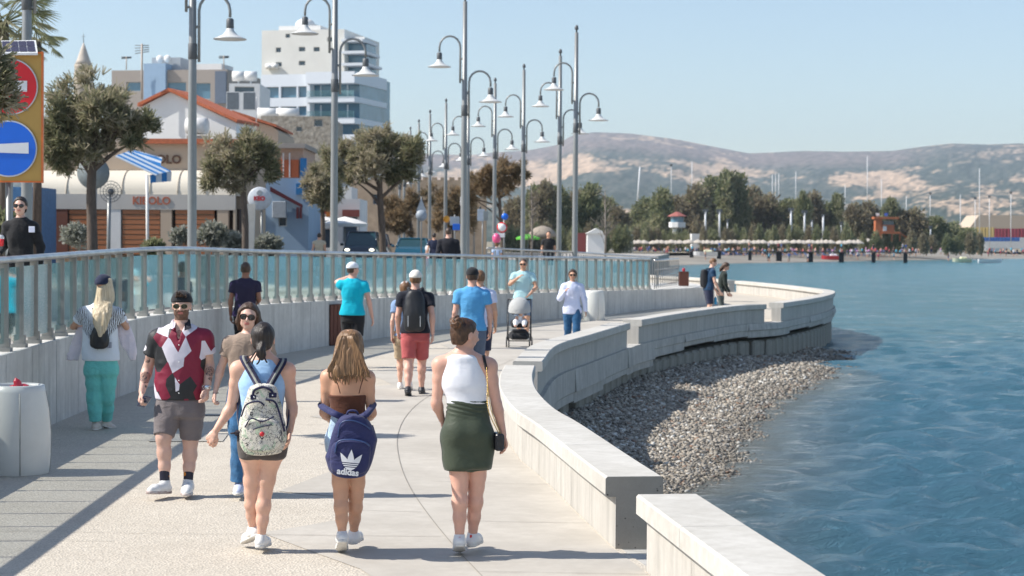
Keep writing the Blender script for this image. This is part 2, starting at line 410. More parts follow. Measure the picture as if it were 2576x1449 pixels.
fine = vnoise(q*[1/7, 60, 1], 1, 13)+.6*vnoise(q*[1/3.5, 90, 1], 1, 14)
px_, t_ = q[:, 0], q[:, 1]
scrub = np.array([.050, .068, .050]); field = np.array([.46, .33, .225]); heath = np.array([.19, .145, .125])
er = (e/np.maximum(rel[None, :], 1)).ravel()
wf = np.clip(.08+(big+.28*fine)*2.1+np.interp(er, [0, .45, .58, .66, .78, .86, 1], [-.2, -.75, -.5, 1.1, .9, -.6, -.7])*np.interp(px_, [1500, 1900, 2250, 2330], [1, 1, .9, -.25])-.15, 0, 1)
wh = np.clip(np.interp(er, [.0, .8, .9, 1], [0, .15, 1, 1])*np.interp(px_, [1850, 2250, 2350], [1, .8, .25])+.25*fine, 0, 1)
c = scrub[None]*(1-wh[:, None])+heath[None]*wh[:, None]
c = c*(1-.0*wf[:, None]); c = c*(1-wf[:, None])+field[None]*wf[:, None]
c *= (1+.34*fine[:, None]); c = np.clip(c, .02, .7)
ca = o.data.color_attributes.new('cover', 'FLOAT_COLOR', 'POINT'); ca.data.foreach_set('color', np.concatenate([c, np.ones((len(c), 1))], 1).astype(np.float32).ravel())

# ---- sea: one sheet, real waves near the camera, running out to the horizon
sh_px = [(2150, 870), (2110, 893), (2080, 908), (2064, 935), (2015, 968), (1955, 1000), (1915, 1025), (1880, 1060), (1858, 1095), (1845, 1140), (1790, 1200), (1720, 1236), (1670, 1262), (1640, 1300), (1600, 1390), (1560, 1500)]
shore_w = catmull([G(x, y, SEA)[:2] for x, y in sh_px], 4)
def shore_dist(X, Y):                            # >0 on the landward side
    P = np.stack([X, Y], 1); best = np.full(len(P), 1e9); sg = np.ones(len(P))
    for a, b_ in zip(shore_w[:-1], shore_w[1:]):
        d = b_-a; t = np.clip(((P-a)@d)/(d@d), 0, 1); q = P-a-t[:, None]*d; L = np.hypot(q[:, 0], q[:, 1])
        cr_ = d[0]*q[:, 1]-d[1]*q[:, 0]; w = L < best; best[w] = L[w]; sg[w] = np.where(cr_[w] < 0, 1, -1)
    return best*sg
NY, NX = 900, 300
Yr = 8.0*(9000/8.0)**(np.linspace(0, 1, NY)**.94); Uc = np.linspace(-.34, .40, NX)
Ys, Us = np.meshgrid(Yr, Uc, indexing='ij'); Xs = Us*Ys
Xs[:, -1] = Ys[:, -1]*3+60; Xs[:, 0] = -Ys[:, 0]*.5-5
Ys[0] = -30; Xs[0] = np.linspace(-40, 40, NX); Zs = np.zeros_like(Xs); Xf, Yf = Xs.ravel(), Ys.ravel(); Zf = np.zeros_like(Xf); fac = np.clip(26/np.maximum(Yf, 12), 0, 1)
rg = np.random.default_rng(3)
for k in range(40):
    wlh = 1.7*(.14**(k/39)); a = math.radians(258+rg.normal(0, 30)); amp = .023*wlh**.85
    kx, ky = math.cos(a)*2*math.pi/wlh, math.sin(a)*2*math.pi/wlh
    cell = Yf*.0085; att = np.clip((wlh/cell-1.6)/2.4, 0, 1)
    ph = kx*Xf+ky*Yf+rg.uniform(0, 6.28)+.8*np.sin(.13*Xf+.21*Yf+k)
    s_ = np.sin(ph); Zf += amp*att*(s_+.25*np.cos(2*ph))
sdist = shore_dist(Xf, Yf); damp = np.clip((-sdist)/2.2, .12, 1); bl_ = np.clip((54-Yf)/6, 0, 1)*(Xf < 10.5); Zf *= damp*bl_+1-bl_
Zf += SEA
ii = np.arange(NX*NY).reshape(NY, NX); Q = np.stack([ii[:-1, :-1], ii[:-1, 1:], ii[1:, 1:], ii[1:, :-1]], -1).reshape(-1, 4)
m, n, l, bb = nt('sea_water')
at_ = n.new('ShaderNodeAttribute'); at_.attribute_name = 'shallow'
v = coords(n, l); vw = coords(n, l, (.5, 2.0, 1)); vb = coords(n, l, (.030, .055, 1))
f1 = ramp(n, l, noise(n, l, vb, 1.0, 3, .55), [(.38, 0.0), (.62, 1.0)])
fr = ramp(n, l, noise(n, l, vw, .9, 6, .68), [(.40, 0.0), (.60, 1.0)])
deep = mixc(n, l, f1, (.018, .190, .275), (.024, .205, .265))
deep = mixc(n, l, mixc(n, l, .30, fr, (0, 0, 0)), deep, (.12, .30, .38))
st_ = ramp(n, l, noise(n, l, coords(n, l, (.10, .42, 1)), 1.0, 5, .7, .8), [(.36, 0.0), (.64, 1.0)])
deep = mixc(n, l, mixc(n, l, .45, (0, 0, 0), st_), deep, (.060, .135, .130))
nr = n.new('ShaderNodeAttribute'); nr.attribute_name = 'near'; deep = mixc(n, l, nr.outputs['Fac'], deep, (.130, .300, .430))  # paler blue towards the camera: sky reflection put into the water colour
c = mixc(n, l, at_.outputs['Fac'], deep, (.27, .22, .145))
wcv = ramp(n, l, noise(n, l, coords(n, l, (.22, .6, 1)), 1.0, 2, .5), [(.56, 0.0), (.60, 1.0)])
wcf = ramp(n, l, noise(n, l, vw, 3.2, 5, .75), [(.55, 0.0), (.585, 1.0)])
wm = n.new('ShaderNodeMath'); wm.operation = 'MULTIPLY'; l.new(wcv, wm.inputs[0]); l.new(wcf, wm.inputs[1])
w0 = n.new('ShaderNodeMath'); w0.operation = 'MULTIPLY_ADD'; l.new(nr.outputs['Fac'], w0.inputs[0]); w0.inputs[1].default_value = -1.2; w0.inputs[2].default_value = 1.1; w0.use_clamp = True; w9 = n.new('ShaderNodeMath'); w9.operation = 'MULTIPLY'; l.new(wm.outputs[0], w9.inputs[0]); l.new(w0.outputs[0], w9.inputs[1]); wm = w9
fo = n.new('ShaderNodeAttribute'); fo.attribute_name = 'foamz'
fm = n.new('ShaderNodeMath'); fm.operation = 'MULTIPLY'; l.new(fo.outputs['Fac'], fm.inputs[0]); l.new(wcf, fm.inputs[1])
fa = n.new('ShaderNodeMath'); fa.operation = 'ADD'; fa.use_clamp = True; l.new(fm.outputs[0], fa.inputs[0]); l.new(wm.outputs[0], fa.inputs[1])
fmul = n.new('ShaderNodeMath'); fmul.operation = 'MULTIPLY'; fmul.inputs[1].default_value = .8; l.new(fa.outputs[0], fmul.inputs[0])
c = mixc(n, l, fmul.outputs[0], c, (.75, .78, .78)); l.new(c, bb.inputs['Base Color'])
bb.inputs['Roughness'].default_value = .18; bb.inputs['IOR'].default_value = 1.33; bb.inputs['Specular IOR Level'].default_value = .5
h1 = noise(n, l, coords(n, l, (.7, 2.4, 1)), 4.5, 9, .76, .5); bump(n, l, h1, bb, 1.0, .42)
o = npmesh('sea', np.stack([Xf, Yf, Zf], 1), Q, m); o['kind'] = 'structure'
shal = .8*np.clip(1+sdist/2.6, 0, 1)**1.3*np.clip((52-Yf)/5, 0, 1)*(Xf < 9.3)
d2 = np.clip((np.interp(Xf/np.maximum(Yf, 1)*F+CX, [1400, 1700, 1850, 2300, 2576], [258, 271, 310, 400, 471])-Yf)/30, 0, 1)
shal = np.maximum(shal, (1-d2)*.4*(Yf > 150))
foamz = np.clip((52-Yf)/5, 0, 1)*(np.exp(-((sdist+.25)/.22)**2)*.8+.5*np.exp(-((sdist+1.1)/.35)**2))*np.clip((60-Yf)/6, 0, 1)
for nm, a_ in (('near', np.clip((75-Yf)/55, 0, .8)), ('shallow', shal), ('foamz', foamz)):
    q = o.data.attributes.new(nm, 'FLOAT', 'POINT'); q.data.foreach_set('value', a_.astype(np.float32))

# ---- pebble cove below the wall
gx = np.arange(-2.5, 14.5, .14); gy = np.arange(6, 72, .2); GX, GY = np.meshgrid(gx, gy)
def beach_z(X, Y):
    d = shore_dist(X, Y); z = SEA+np.where(d > 0, .13*np.minimum(d, 3)+.09*np.clip(d-3, 0, 20), .10*d)
    z = z+.05*vnoise(np.stack([X, Y, 0*X], 1), .8, 21)*np.clip(d+1, 0, 1)
    z = np.minimum(z, -.42+.05*vnoise(np.stack([X, Y, 0*X], 1), 1.5, 22))
    return np.minimum(z, np.interp(Y-.35*X, [44, 54, 58], [5, -1.05, -2.5]))
BZ = beach_z(GX.ravel(), GY.ravel())
ii = np.arange(GX.size).reshape(GX.shape); Q = np.stack([ii[:-1, :-1], ii[:-1, 1:], ii[1:, 1:], ii[1:, :-1]], -1).reshape(-1, 4)
m_gravel = M('gravel_bed', (.22, .19, .15), .9, var=.35, vs=9, bmp=.8, bs=22, col2=(.40, .365, .31), bd=.05)
o = npmesh('cove_ground', np.stack([GX.ravel(), GY.ravel(), BZ], 1), Q, m_gravel); o['kind'] = 'structure'
# pebbles (nobody could count them)
t_ = (1+5**.5)/2
ico = np.array([(-1, t_, 0), (1, t_, 0), (-1, -t_, 0), (1, -t_, 0), (0, -1, t_), (0, 1, t_), (0, -1, -t_), (0, 1, -t_), (t_, 0, -1), (t_, 0, 1), (-t_, 0, -1), (-t_, 0, 1)])/1.902
icf = np.array([(0, 11, 5), (0, 5, 1), (0, 1, 7), (0, 7, 10), (0, 10, 11), (1, 5, 9), (5, 11, 4), (11, 10, 2), (10, 7, 6), (7, 1, 8), (3, 9, 4), (3, 4, 2), (3, 2, 6), (3, 6, 8), (3, 8, 9), (4, 9, 5), (2, 4, 11), (6, 2, 10), (8, 6, 7), (9, 8, 1)])
NC = 380000
cy = 12+(62-12)*rng.random(NC)**1.35; cx = rng.uniform(-.2, 13, NC)
wx = np.interp(cy, [p[1] for p in full_path[:140]], [p[0] for p in full_path[:140]])
d = shore_dist(cx, cy); keep = (cx > wx-.15) & (d > -.9) & (rng.random(NC) < np.where(d < 0, .25+.6*(1+d), 1)*np.clip(24/cy, .0, 1))
cx, cy, d = cx[keep][:78000], cy[keep][:78000], d[keep][:78000]; K = len(cx)
sz = (.010+.020*rng.random(K)**3)*np.interp(cy, [14, 50], [1.0, 2.2])
sc = sz[:, None]*np.stack([rng.uniform(.8, 1.5, K), rng.uniform(.7, 1.1, K), rng.uniform(.4, .8, K)], 1)
ang = rng.uniform(0, 6.28, K); P = ico[None]*sc[:, None]*(1+.18*rng.normal(size=(K, 12, 1)))
ca_, sa_ = np.cos(ang)[:, None], np.sin(ang)[:, None]
PX_ = P[..., 0]*ca_-P[..., 1]*sa_; PY_ = P[..., 0]*sa_+P[..., 1]*ca_; tz = rng.normal(0, .35, K)[:, None]
PZ_ = P[..., 2]+PX_*tz
zc = beach_z(cx, cy)+sz*.35
V = np.stack([PX_+cx[:, None], PY_+cy[:, None], PZ_+zc[:, None]], -1).reshape(-1, 3)
Q = (icf[None]+12*np.arange(K)[:, None, None]).reshape(-1, 3)
m, n, l, bb = nt('pebble_stone'); at_ = n.new('ShaderNodeAttribute'); at_.attribute_name = 'tone'
l.new(at_.outputs[0], bb.inputs['Base Color']); bb.inputs['Roughness'].default_value = .6
o = npmesh('beach_pebbles', V, Q, m, tri=True); tag(o, 'grey and cream pebbles heaped in the cove below the curved sea wall', 'pebbles', kind='stuff')
base = rng.random(K)[:, None]; tone = np.array([.13, .112, .09])*(1-base)+np.array([.47, .415, .34])*base
tone = np.where((rng.random(K) < .07)[:, None], np.array([.62, .60, .55]), tone); tone = np.where((rng.random(K) < .04)[:, None], np.array([.24, .15, .10]), tone)
wet = np.clip(1-(d+.2)/.9, 0, 1)[:, None]; tone = tone*(1-.45*wet)
tone = np.repeat(tone, 12, 0); ca = o.data.color_attributes.new('tone', 'FLOAT_COLOR', 'POINT'); ca.data.foreach_set('color', np.concatenate([tone, np.ones((len(tone), 1))], 1).astype(np.float32).ravel())

# ---- ramp wall with its glass railing
def sweep(b, path, prof, mi=0, caps=True, closed=True):
    """prof: (offset to the left, z) around the section; path (N,2) or (N,3) with a third column added to z"""
    N = len(path); P2 = path[:, :2]; zz = path[:, 2] if path.shape[1] > 2 else np.zeros(N); K = len(prof); vs = []
    T = np.gradient(P2, axis=0); T /= np.linalg.norm(T, axis=1)[:, None]+1e-9; Nn = np.stack([-T[:, 1], T[:, 0]], 1)
    for i in range(N):
        for o_, z in prof: vs.append((P2[i, 0]+Nn[i, 0]*o_, P2[i, 1]+Nn[i, 1]*o_, z+(zz[i] if z > -5 else 0)))
    fs = [(i*K+k, i*K+(k+1) % K, (i+1)*K+(k+1) % K, (i+1)*K+k) for i in range(N-1) for k in range(K)]
    if caps: fs += [list(range(K))[::-1], [(N-1)*K+k for k in range(K)]]
    b.add(vs, fs, mi)
fpath = resample(fence_path, step=.4)
b = MB(); base = fpath.copy(); zt = fpath[:, 2]
P2 = fpath[:, :2]; T = np.gradient(P2, axis=0); T /= np.linalg.norm(T, axis=1)[:, None]; Nn = np.stack([-T[:, 1], T[:, 0]], 1)
for i in range(len(fpath)-1):                    # wall poured in panels with thin joints
    for a_, c_ in ((0.0, 1.0),):
        pass
K = 4; vs = []
for i in range(len(fpath)):
    for o_, top in ((0, 0), (0, 1), (.30, 1), (.30, 0)):
        vs.append((P2[i, 0]+Nn[i, 0]*o_, P2[i, 1]+Nn[i, 1]*o_, zt[i] if top else -.3))
b.add(vs, [(i*4+k, i*4+(k+1) % 4, (i+1)*4+(k+1) % 4, (i+1)*4+k) for i in range(len(fpath)-1) for k in range(4)]+[(0, 1, 2, 3), tuple((len(fpath)-1)*4+k for k in (3, 2, 1, 0))])
rw = b.build('ramp_wall', m_rampwall); tag(rw, 'long curved board-marked concrete retaining wall under the glass railing', 'wall')
# vertical pour joints as narrow dark grooves set on the wall face
b = MB()
for i in range(3, len(fpath)-1, 3):
    p = P2[i]-Nn[i]*.002; t = T[i]; b.add([(*(p-t*.006), .0), (*(p+t*.006), .0), (*(p+t*.006), zt[i]-.01), (*(p-t*.006), zt[i]-.01)], [(0, 1, 2, 3)])
b.build('pour_joint', M('dark_joint', (.14, .14, .135), .9), rw)
m_steel = M('brushed_rail_steel', (.56, .54, .52), .28, metal=.85, var=.25, vs=3)
m_post = M('grey_post_paint', (.27, .265, .25), .45, metal=.2, var=.1)
m, n, l, bb = nt('tinted_glass'); tb = n.new('ShaderNodeBsdfTransparent'); tb.inputs[0].default_value = (.93, .955, .955, 1); gb = n.new('ShaderNodeBsdfGlossy'); gb.inputs['Roughness'].default_value = .05; gb.inputs[0].default_value = (.70, .88, .90, 1); db = n.new('ShaderNodeBsdfDiffuse'); db.inputs[0].default_value = (.20, .40, .41, 1)
lw = n.new('ShaderNodeLayerWeight'); lw.inputs[0].default_value = .5; fr_ = n.new('ShaderNodeMapRange'); l.new(lw.outputs['Facing'], fr_.inputs[0]); fr_.inputs[1].default_value = .25; fr_.inputs[3].default_value = .08; fr_.inputs[4].default_value = .75; m1_ = n.new('ShaderNodeMixShader'); m2_ = n.new('ShaderNodeMixShader'); m1_.inputs[0].default_value = .13
l.new(tb.outputs[0], m1_.inputs[1]); l.new(db.outputs[0], m1_.inputs[2]); l.new(fr_.outputs[0], m2_.inputs[0]); l.new(m1_.outputs[0], m2_.inputs[1]); l.new(gb.outputs[0], m2_.inputs[2]); l.new(m2_.outputs[0], n['Material Output'].inputs[0]); m_glass = m
m, n, l, bb = nt('crazed_glass'); v = coords(n, l); w = n.new('ShaderNodeTexVoronoi'); w.feature = 'DISTANCE_TO_EDGE'; w.inputs['Scale'].default_value = 38; l.new(v, w.inputs['Vector'])
k = ramp(n, l, w.outputs['Distance'], [(.0, 1.0), (.09, 0.0)]); l.new(mixc(n, l, k, (.42, .55, .52), (.85, .88, .86)), bb.inputs['Base Color']); bb.inputs['Roughness'].default_value = .12; bb.inputs['Alpha'].default_value = .95; m_glassb = m
rail = thing('glass_railing', (fpath[0, 0], fpath[0, 1], 0), 'long curved glass railing with steel handrail on top of the concrete ramp wall', 'railing')
ro = (fpath[0, 0], fpath[0, 1], 0)
RH = .935
pts = resample(fence_path, step=.69); P2p = pts[:, :2]; Tp = np.gradient(P2p, axis=0); Tp /= np.linalg.norm(Tp, axis=1)[:, None]; Np = np.stack([-Tp[:, 1], Tp[:, 0]], 1)
first = next(i for i in range(len(pts)) if pts[i, 1] > 9.5)
b = MB(); rp = resample(fence_path, step=.3); rp = rp[rp[:, 1] > 9]
cen = np.concatenate([offset2(rp, .13), rp[:, 2:3]], 1)
prof = [(-.055, RH+.02), (-.075, RH+.05), (-.055, RH+.085), (0, RH+.095), (.055, RH+.085), (.075, RH+.05), (.055, RH+.02)]
sweep(b, cen, prof)
for i in range(len(b.sm)): b.sm[i] = True
b.build('handrail', m_steel, rail, off=ro)
for i in range(first, len(pts)):
    p = P2p[i]+Np[i]*.13; rz = math.atan2(Tp[i, 1], Tp[i, 0]); z0 = pts[i, 2]
    b = MB(); b.box((p[0], p[1], z0+RH/2+.01), (.030, .09, RH+.02), rz); b.box((p[0], p[1], z0+.02), (.12, .16, .04), rz); b.box((p[0], p[1], z0+.09), (.06, .13, .10), rz)
    b.build('post', m_post, rail, off=ro)
    if i+1 < len(pts):
        q = P2p[i+1]+Np[i+1]*.13; c = (p+q)/2; L = np.linalg.norm(q-p)-.05; rz2 = math.atan2(q[1]-p[1], q[0]-p[0]); zc_ = (z0+pts[i+1, 2])/2
        b = MB(); b.box((c[0], c[1], zc_+.09+(RH-.12)/2), (L, .012, RH-.12), rz2)
        px_ = CX+(c[0]/c[1])*F
        brk = -10 < px_-67 < 36 and c[1] < 24
        og = b.build('glass_pane', m_glassb if brk else m_glass, rail, off=ro)
        if brk: og['label'] = 'crazed white shattered pane'
# end return of the railing and the plain concrete block after it
endr = thing('bar_railing', (4.6, 61.2, 0), 'grey bar railing turning away at the far end of the glass railing', 'railing')
L0 = np.array([4.7, 61.6]); L1 = np.array([6.05, 68.0])
for i in range(14):
    b = MB(); p = L0+(L1-L0)*i/13; b.box((p[0], p[1], .66+.47), (.03, .03, .92)); b.build('bar', m_post, endr, off=(4.6, 61.2, 0))
b = MB(); b.tube([(*L0, 1.60), (*L1, 1.60)], .04); b.tube([(*L0, .76), (*L1, .76)], .02); b.tube([(*L0, 1.3), (*L1, 1.3)], .015); b.tube([(*L0, 1.05), (*L1, 1.05)], .015); b.build('handrail', m_steel, endr, off=(4.6, 61.2, 0))
b = MB(); b.slab([(4.55, 61.1), (7.2, 66.4), (6.9, 72), (4.3, 72)], -.2, .64); o = b.build('ramp_end_block', m_rampwall); tag(o, 'plain grey concrete block closing the ramp wall beside the couple', 'wall')

# ---- sea wall segments (coping and body), edge beam, piles
m_dk = MATS['dark_joint']
seg_lab = {'A': 'nearest pale concrete seat wall segment at the bottom right, standing outside the next one',
           'B': 'long curved white seat wall with a pitted grey end face beside the green-skirted woman',
           'C': 'seat wall segment curving from the end of the nearest long wall to the first notch',
           'D': 'seat wall segment between the two square notches above the shaded cove',
           'E': 'seat wall segment bending round the tip of the promenade over the sea',
           'F': 'farthest bright seat wall segment behind the couple'}
for k, P in seg_res.items():
    cuts = [P[i:i+7] for i in range(0, len(P)-1, 6)]
    th = thing('sea_wall', (P[0, 0], P[0, 1], 0), seg_lab[k], 'seat wall', 'seat walls along the promenade edge'); of = (P[0, 0], P[0, 1], 0)
    b = MB()
    for c_ in cuts:
        if len(c_) < 2: continue
        c2 = c_.copy(); d0 = c2[1]-c2[0]; d1 = c2[-1]-c2[-2]; c2[0] += d0/np.linalg.norm(d0)*.003; c2[-1] -= d1/np.linalg.norm(d1)*.003
        sweep(b, c2, [(0, .39), (0, .505), (.015, .52), (.405, .52), (.42, .505), (.42, .39), (.40, .375), (.02, .375)])
    b.build('coping', m_coping, th, off=of)
    b = MB(); sweep(b, P, [(.07, -.05), (.07, .374), (.345, .374), (.345, -.05)])
    b.build('wall_body', m_seatbody, th, off=of)
    b = MB()
    for i in range(3, len(P)-2, 3):
        T_ = P[i+1]-P[i]; T_ /= np.linalg.norm(T_); N_ = np.array([-T_[1], T_[0]]); p = P[i]+N_*.347
        b.add([(*(p-T_*.003), .0), (*(p+T_*.003), .0), (*(p+T_*.003), .37), (*(p-T_*.003), .37)], [(0, 1, 2, 3)])
    b.build('wall_joint', M('wall_joint_grey', (.36, .34, .31), .9), th, off=of)
    if k in 'AB':                                # rough sawn end with air holes
        e_ = -1 if k == 'A' else 0
        i2 = (len(P)-2, len(P)-1) if k == 'A' else (1, 0)
        T_ = P[i2[1]]-P[i2[0]]; T_ /= np.linalg.norm(T_); N_ = np.array([-T_[1], T_[0]])
        if k == 'B': N_ = -N_
        p = P[e_]+T_*.002
        pr = [(.0, .39), (.0, .505), (.015, .52), (.405, .52), (.42, .505), (.42, .39), (.40, .375), (.345, .375), (.345, .0), (.07, .0), (.07, .375), (.02, .375)]
        b = MB(); b.add([(*(p+N_*o_), z) for o_, z in pr], [list(range(len(pr)))]); b.build('end_face', m_pits, th, off=of)
sel = full_path[full_path[:, 1] < 104]
b = MB(); cuts = [sel[i:i+9] for i in range(0, len(sel)-1, 8)]
for j, c_ in enumerate(cuts):
    if len(c_) > 1:
        c2 = c_.copy(); d1 = c2[-1]-c2[-2]; c2[-1] -= d1/np.linalg.norm(d1)*.012
        sweep(b, c2, (lambda zb: [(.02, zb-.04*(j % 3)), (.02, zb+.10), (-.03+.03*(j % 2), zb+.12), (.0, -.006), (.60, -.006), (.60, zb-.04*(j % 3))])(-.52 if c_[0][1] < 40 else -.30))
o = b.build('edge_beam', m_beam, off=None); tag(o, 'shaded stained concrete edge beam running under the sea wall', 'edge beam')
pil = resample(sel[sel[:, 1] > 12], step=.78)
for i, p in enumerate(pil):
    T_ = pil[min(i+1, len(pil)-1)]-pil[max(i-1, 0)]; rz = math.atan2(T_[1], T_[0]); T_ /= np.linalg.norm(T_); N_ = np.array([-T_[1], T_[0]]); q = p+N_*(.33)
    if p[1] > 76: break
    if p[1] < 34 and i % 2: continue
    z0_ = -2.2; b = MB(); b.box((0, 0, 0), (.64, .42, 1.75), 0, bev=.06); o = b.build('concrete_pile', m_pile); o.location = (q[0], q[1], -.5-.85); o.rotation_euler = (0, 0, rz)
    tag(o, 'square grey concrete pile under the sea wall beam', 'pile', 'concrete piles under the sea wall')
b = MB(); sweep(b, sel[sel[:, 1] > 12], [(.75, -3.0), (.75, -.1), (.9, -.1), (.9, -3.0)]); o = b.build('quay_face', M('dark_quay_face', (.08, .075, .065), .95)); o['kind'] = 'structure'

# ---- the air between here and the hills
HAZE_TOP = 420
b = MB(); b.box((300, 3300, HAZE_TOP/2-2), (9000, 7400, HAZE_TOP+6)); hz = b.build('haze', []); hz.data.materials.clear()
m = bpy.data.materials.new('haze_air'); m.use_nodes = True; n = m.node_tree.nodes; n.clear(); ou = n.new('ShaderNodeOutputMaterial'); pv = n.new('ShaderNodeVolumePrincipled')
pv.inputs['Color'].default_value = (.74, .87, 1, 1); pv.inputs['Density'].default_value = 1.0e-4; pv.inputs['Anisotropy'].default_value = .2
m.node_tree.links.new(pv.outputs[0], ou.inputs['Volume']); hz.data.materials.append(m); hz['kind'] = 'stuff'
# ================================================================ PEOPLE: implicit-surface modelling
def nrm(v): v = np.asarray(v, float); return v/(np.linalg.norm(v)+1e-9)
def smin(a, b, k):
    if k <= 1e-5: return np.minimum(a, b)
    h = np.clip(.5+.5*(b-a)/k, 0, 1); return b*(1-h)+a*h-k*h*(1-h)
def cone(a, b, ra, rb, fl=None):
    a = np.asarray(a, float); b = np.asarray(b, float); ba = b-a; L = ba@ba+1e-9
    def f(P):
        q = P-a
        if fl is not None:                       # thinner along fl[0]
            nv, k = fl; ex = (1/k-1)
            t = np.clip((q@ba)/L, 0, 1); w = q-t[:, None]*ba; w = w+np.outer(w@nv*ex, nv)
        else:
            t = np.clip((q@ba)/L, 0, 1); w = q-t[:, None]*ba
        return np.sqrt((w*w).sum(1))-(ra+(rb-ra)*t)
    f.bb = (np.minimum(a-ra, b-rb), np.maximum(a+ra, b+rb)); return f
def chain(pts, rs, k=.012, fl=None):
    fs = [cone(pts[i], pts[i+1], rs[i], rs[i+1], fl) for i in range(len(pts)-1)]
    def f(P):
        d = fs[0](P)
        for g in fs[1:]: d = smin(d, g(P), k)
        return d
    f.bb = (np.min([g.bb[0] for g in fs], 0), np.max([g.bb[1] for g in fs], 0)); return f
def ell(c, r, ax=None):                          # ax: 3x3 rows = local axes
    c = np.asarray(c, float); r = np.asarray(r, float)
    def f(P):
        q = P-c
        if ax is not None: q = q@ax.T
        k0 = np.sqrt(((q/r)**2).sum(1)); k1 = np.sqrt(((q/(r*r))**2).sum(1))+1e-9
        return k0*(k0-1)/k1
    m = r.max(); f.bb = (c-m, c+m); return f
def loft(st, side, fwd, k=.02):                  # st: (x, y, z, half width, half depth) from top to bottom or reverse
    st = np.array(sorted(st, key=lambda s: s[2]), float); D = catmull(st, 6); z = D[:, 2]
    o = np.argsort(z); D = D[o]; z = D[:, 2]
    def f(P):
        q = P[:, 2]; cx = np.interp(q, z, D[:, 0]); cy = np.interp(q, z, D[:, 1]); w = np.interp(q, z, D[:, 3]); h = np.interp(q, z, D[:, 4])
        dx = P[:, 0]-cx; dy = P[:, 1]-cy; a = dx*side[0]+dy*side[1]; b_ = dx*fwd[0]+dy*fwd[1]
        rr = (np.abs(a/w)**2.3+np.abs(b_/h)**2.3)**(1/2.3)
        d = (rr-1)*np.minimum(w, h)*.95
        e_ = np.maximum(q-z[-1], z[0]-q)
        return -smin(-d, -e_, k)
    m = D[:, 3:5].max(1); f.bb = ((D[:, :3]-m[:, None]).min(0), (D[:, :3]+m[:, None]).max(0)); return f
def union(fs, k=.0):
    def f(P):
        d = fs[0](P)
        for i, g in enumerate(fs[1:]): d = smin(d, g(P), k[i] if hasattr(k, '__len__') else k)
        return d
    f.bb = (np.min([g.bb[0] for g in fs], 0), np.max([g.bb[1] for g in fs], 0)); return f
def near_union(a, b, c, k, rad):                 # blends softly only close to the joint c
    c = np.asarray(c, float)
    def f(P):
        w = np.clip(1-(np.sqrt(((P-c)**2).sum(1))-rad*.5)/rad, 0, 1)
        kk = .003+k*w; A = a(P); B = b(P); h = np.clip(.5+.5*(B-A)/kk, 0, 1); return B*(1-h)+A*h-kk*h*(1-h)
    f.bb = (np.minimum(a.bb[0], b.bb[0]), np.maximum(a.bb[1], b.bb[1])); return f
def cut(f0, *planes, k=.006):                    # keep the side where (p-c).n < 0
    pl = [(np.asarray(c, float), nrm(n_)) for c, n_ in planes]
    def f(P):
        d = f0(P)
        for c, n_ in pl: d = -smin(-d, -((P-c)@n_), k)
        return d
    f.bb = f0.bb; return f
def sub(f0, g, k=.006):
    def f(P): return -smin(-f0(P), g(P), k)
    f.bb = f0.bb; return f
def puff(f0, r, fold=0, fs=14, seed=0, dirn=(1, 1, .6)):
    dv = np.array(dirn, float)
    def f(P):
        d = f0(P)-r
        if fold: d = d-fold*(vnoise(P*dv, fs, seed)*.7+.5*(1-np.abs(vnoise(P*dv+.05*P[:, [2, 0, 1]], fs*1.7, seed+1))*2))
        return d
    f.bb = (f0.bb[0]-r-.01, f0.bb[1]+r+.01); return f
EDG = np.array([(0, 1), (2, 3), (4, 5), (6, 7), (0, 2), (1, 3), (4, 6), (5, 7), (0, 4), (1, 5), (2, 6), (3, 7)])
COR = np.array([(i >> 2 & 1, i >> 1 & 1, i & 1) for i in range(8)])
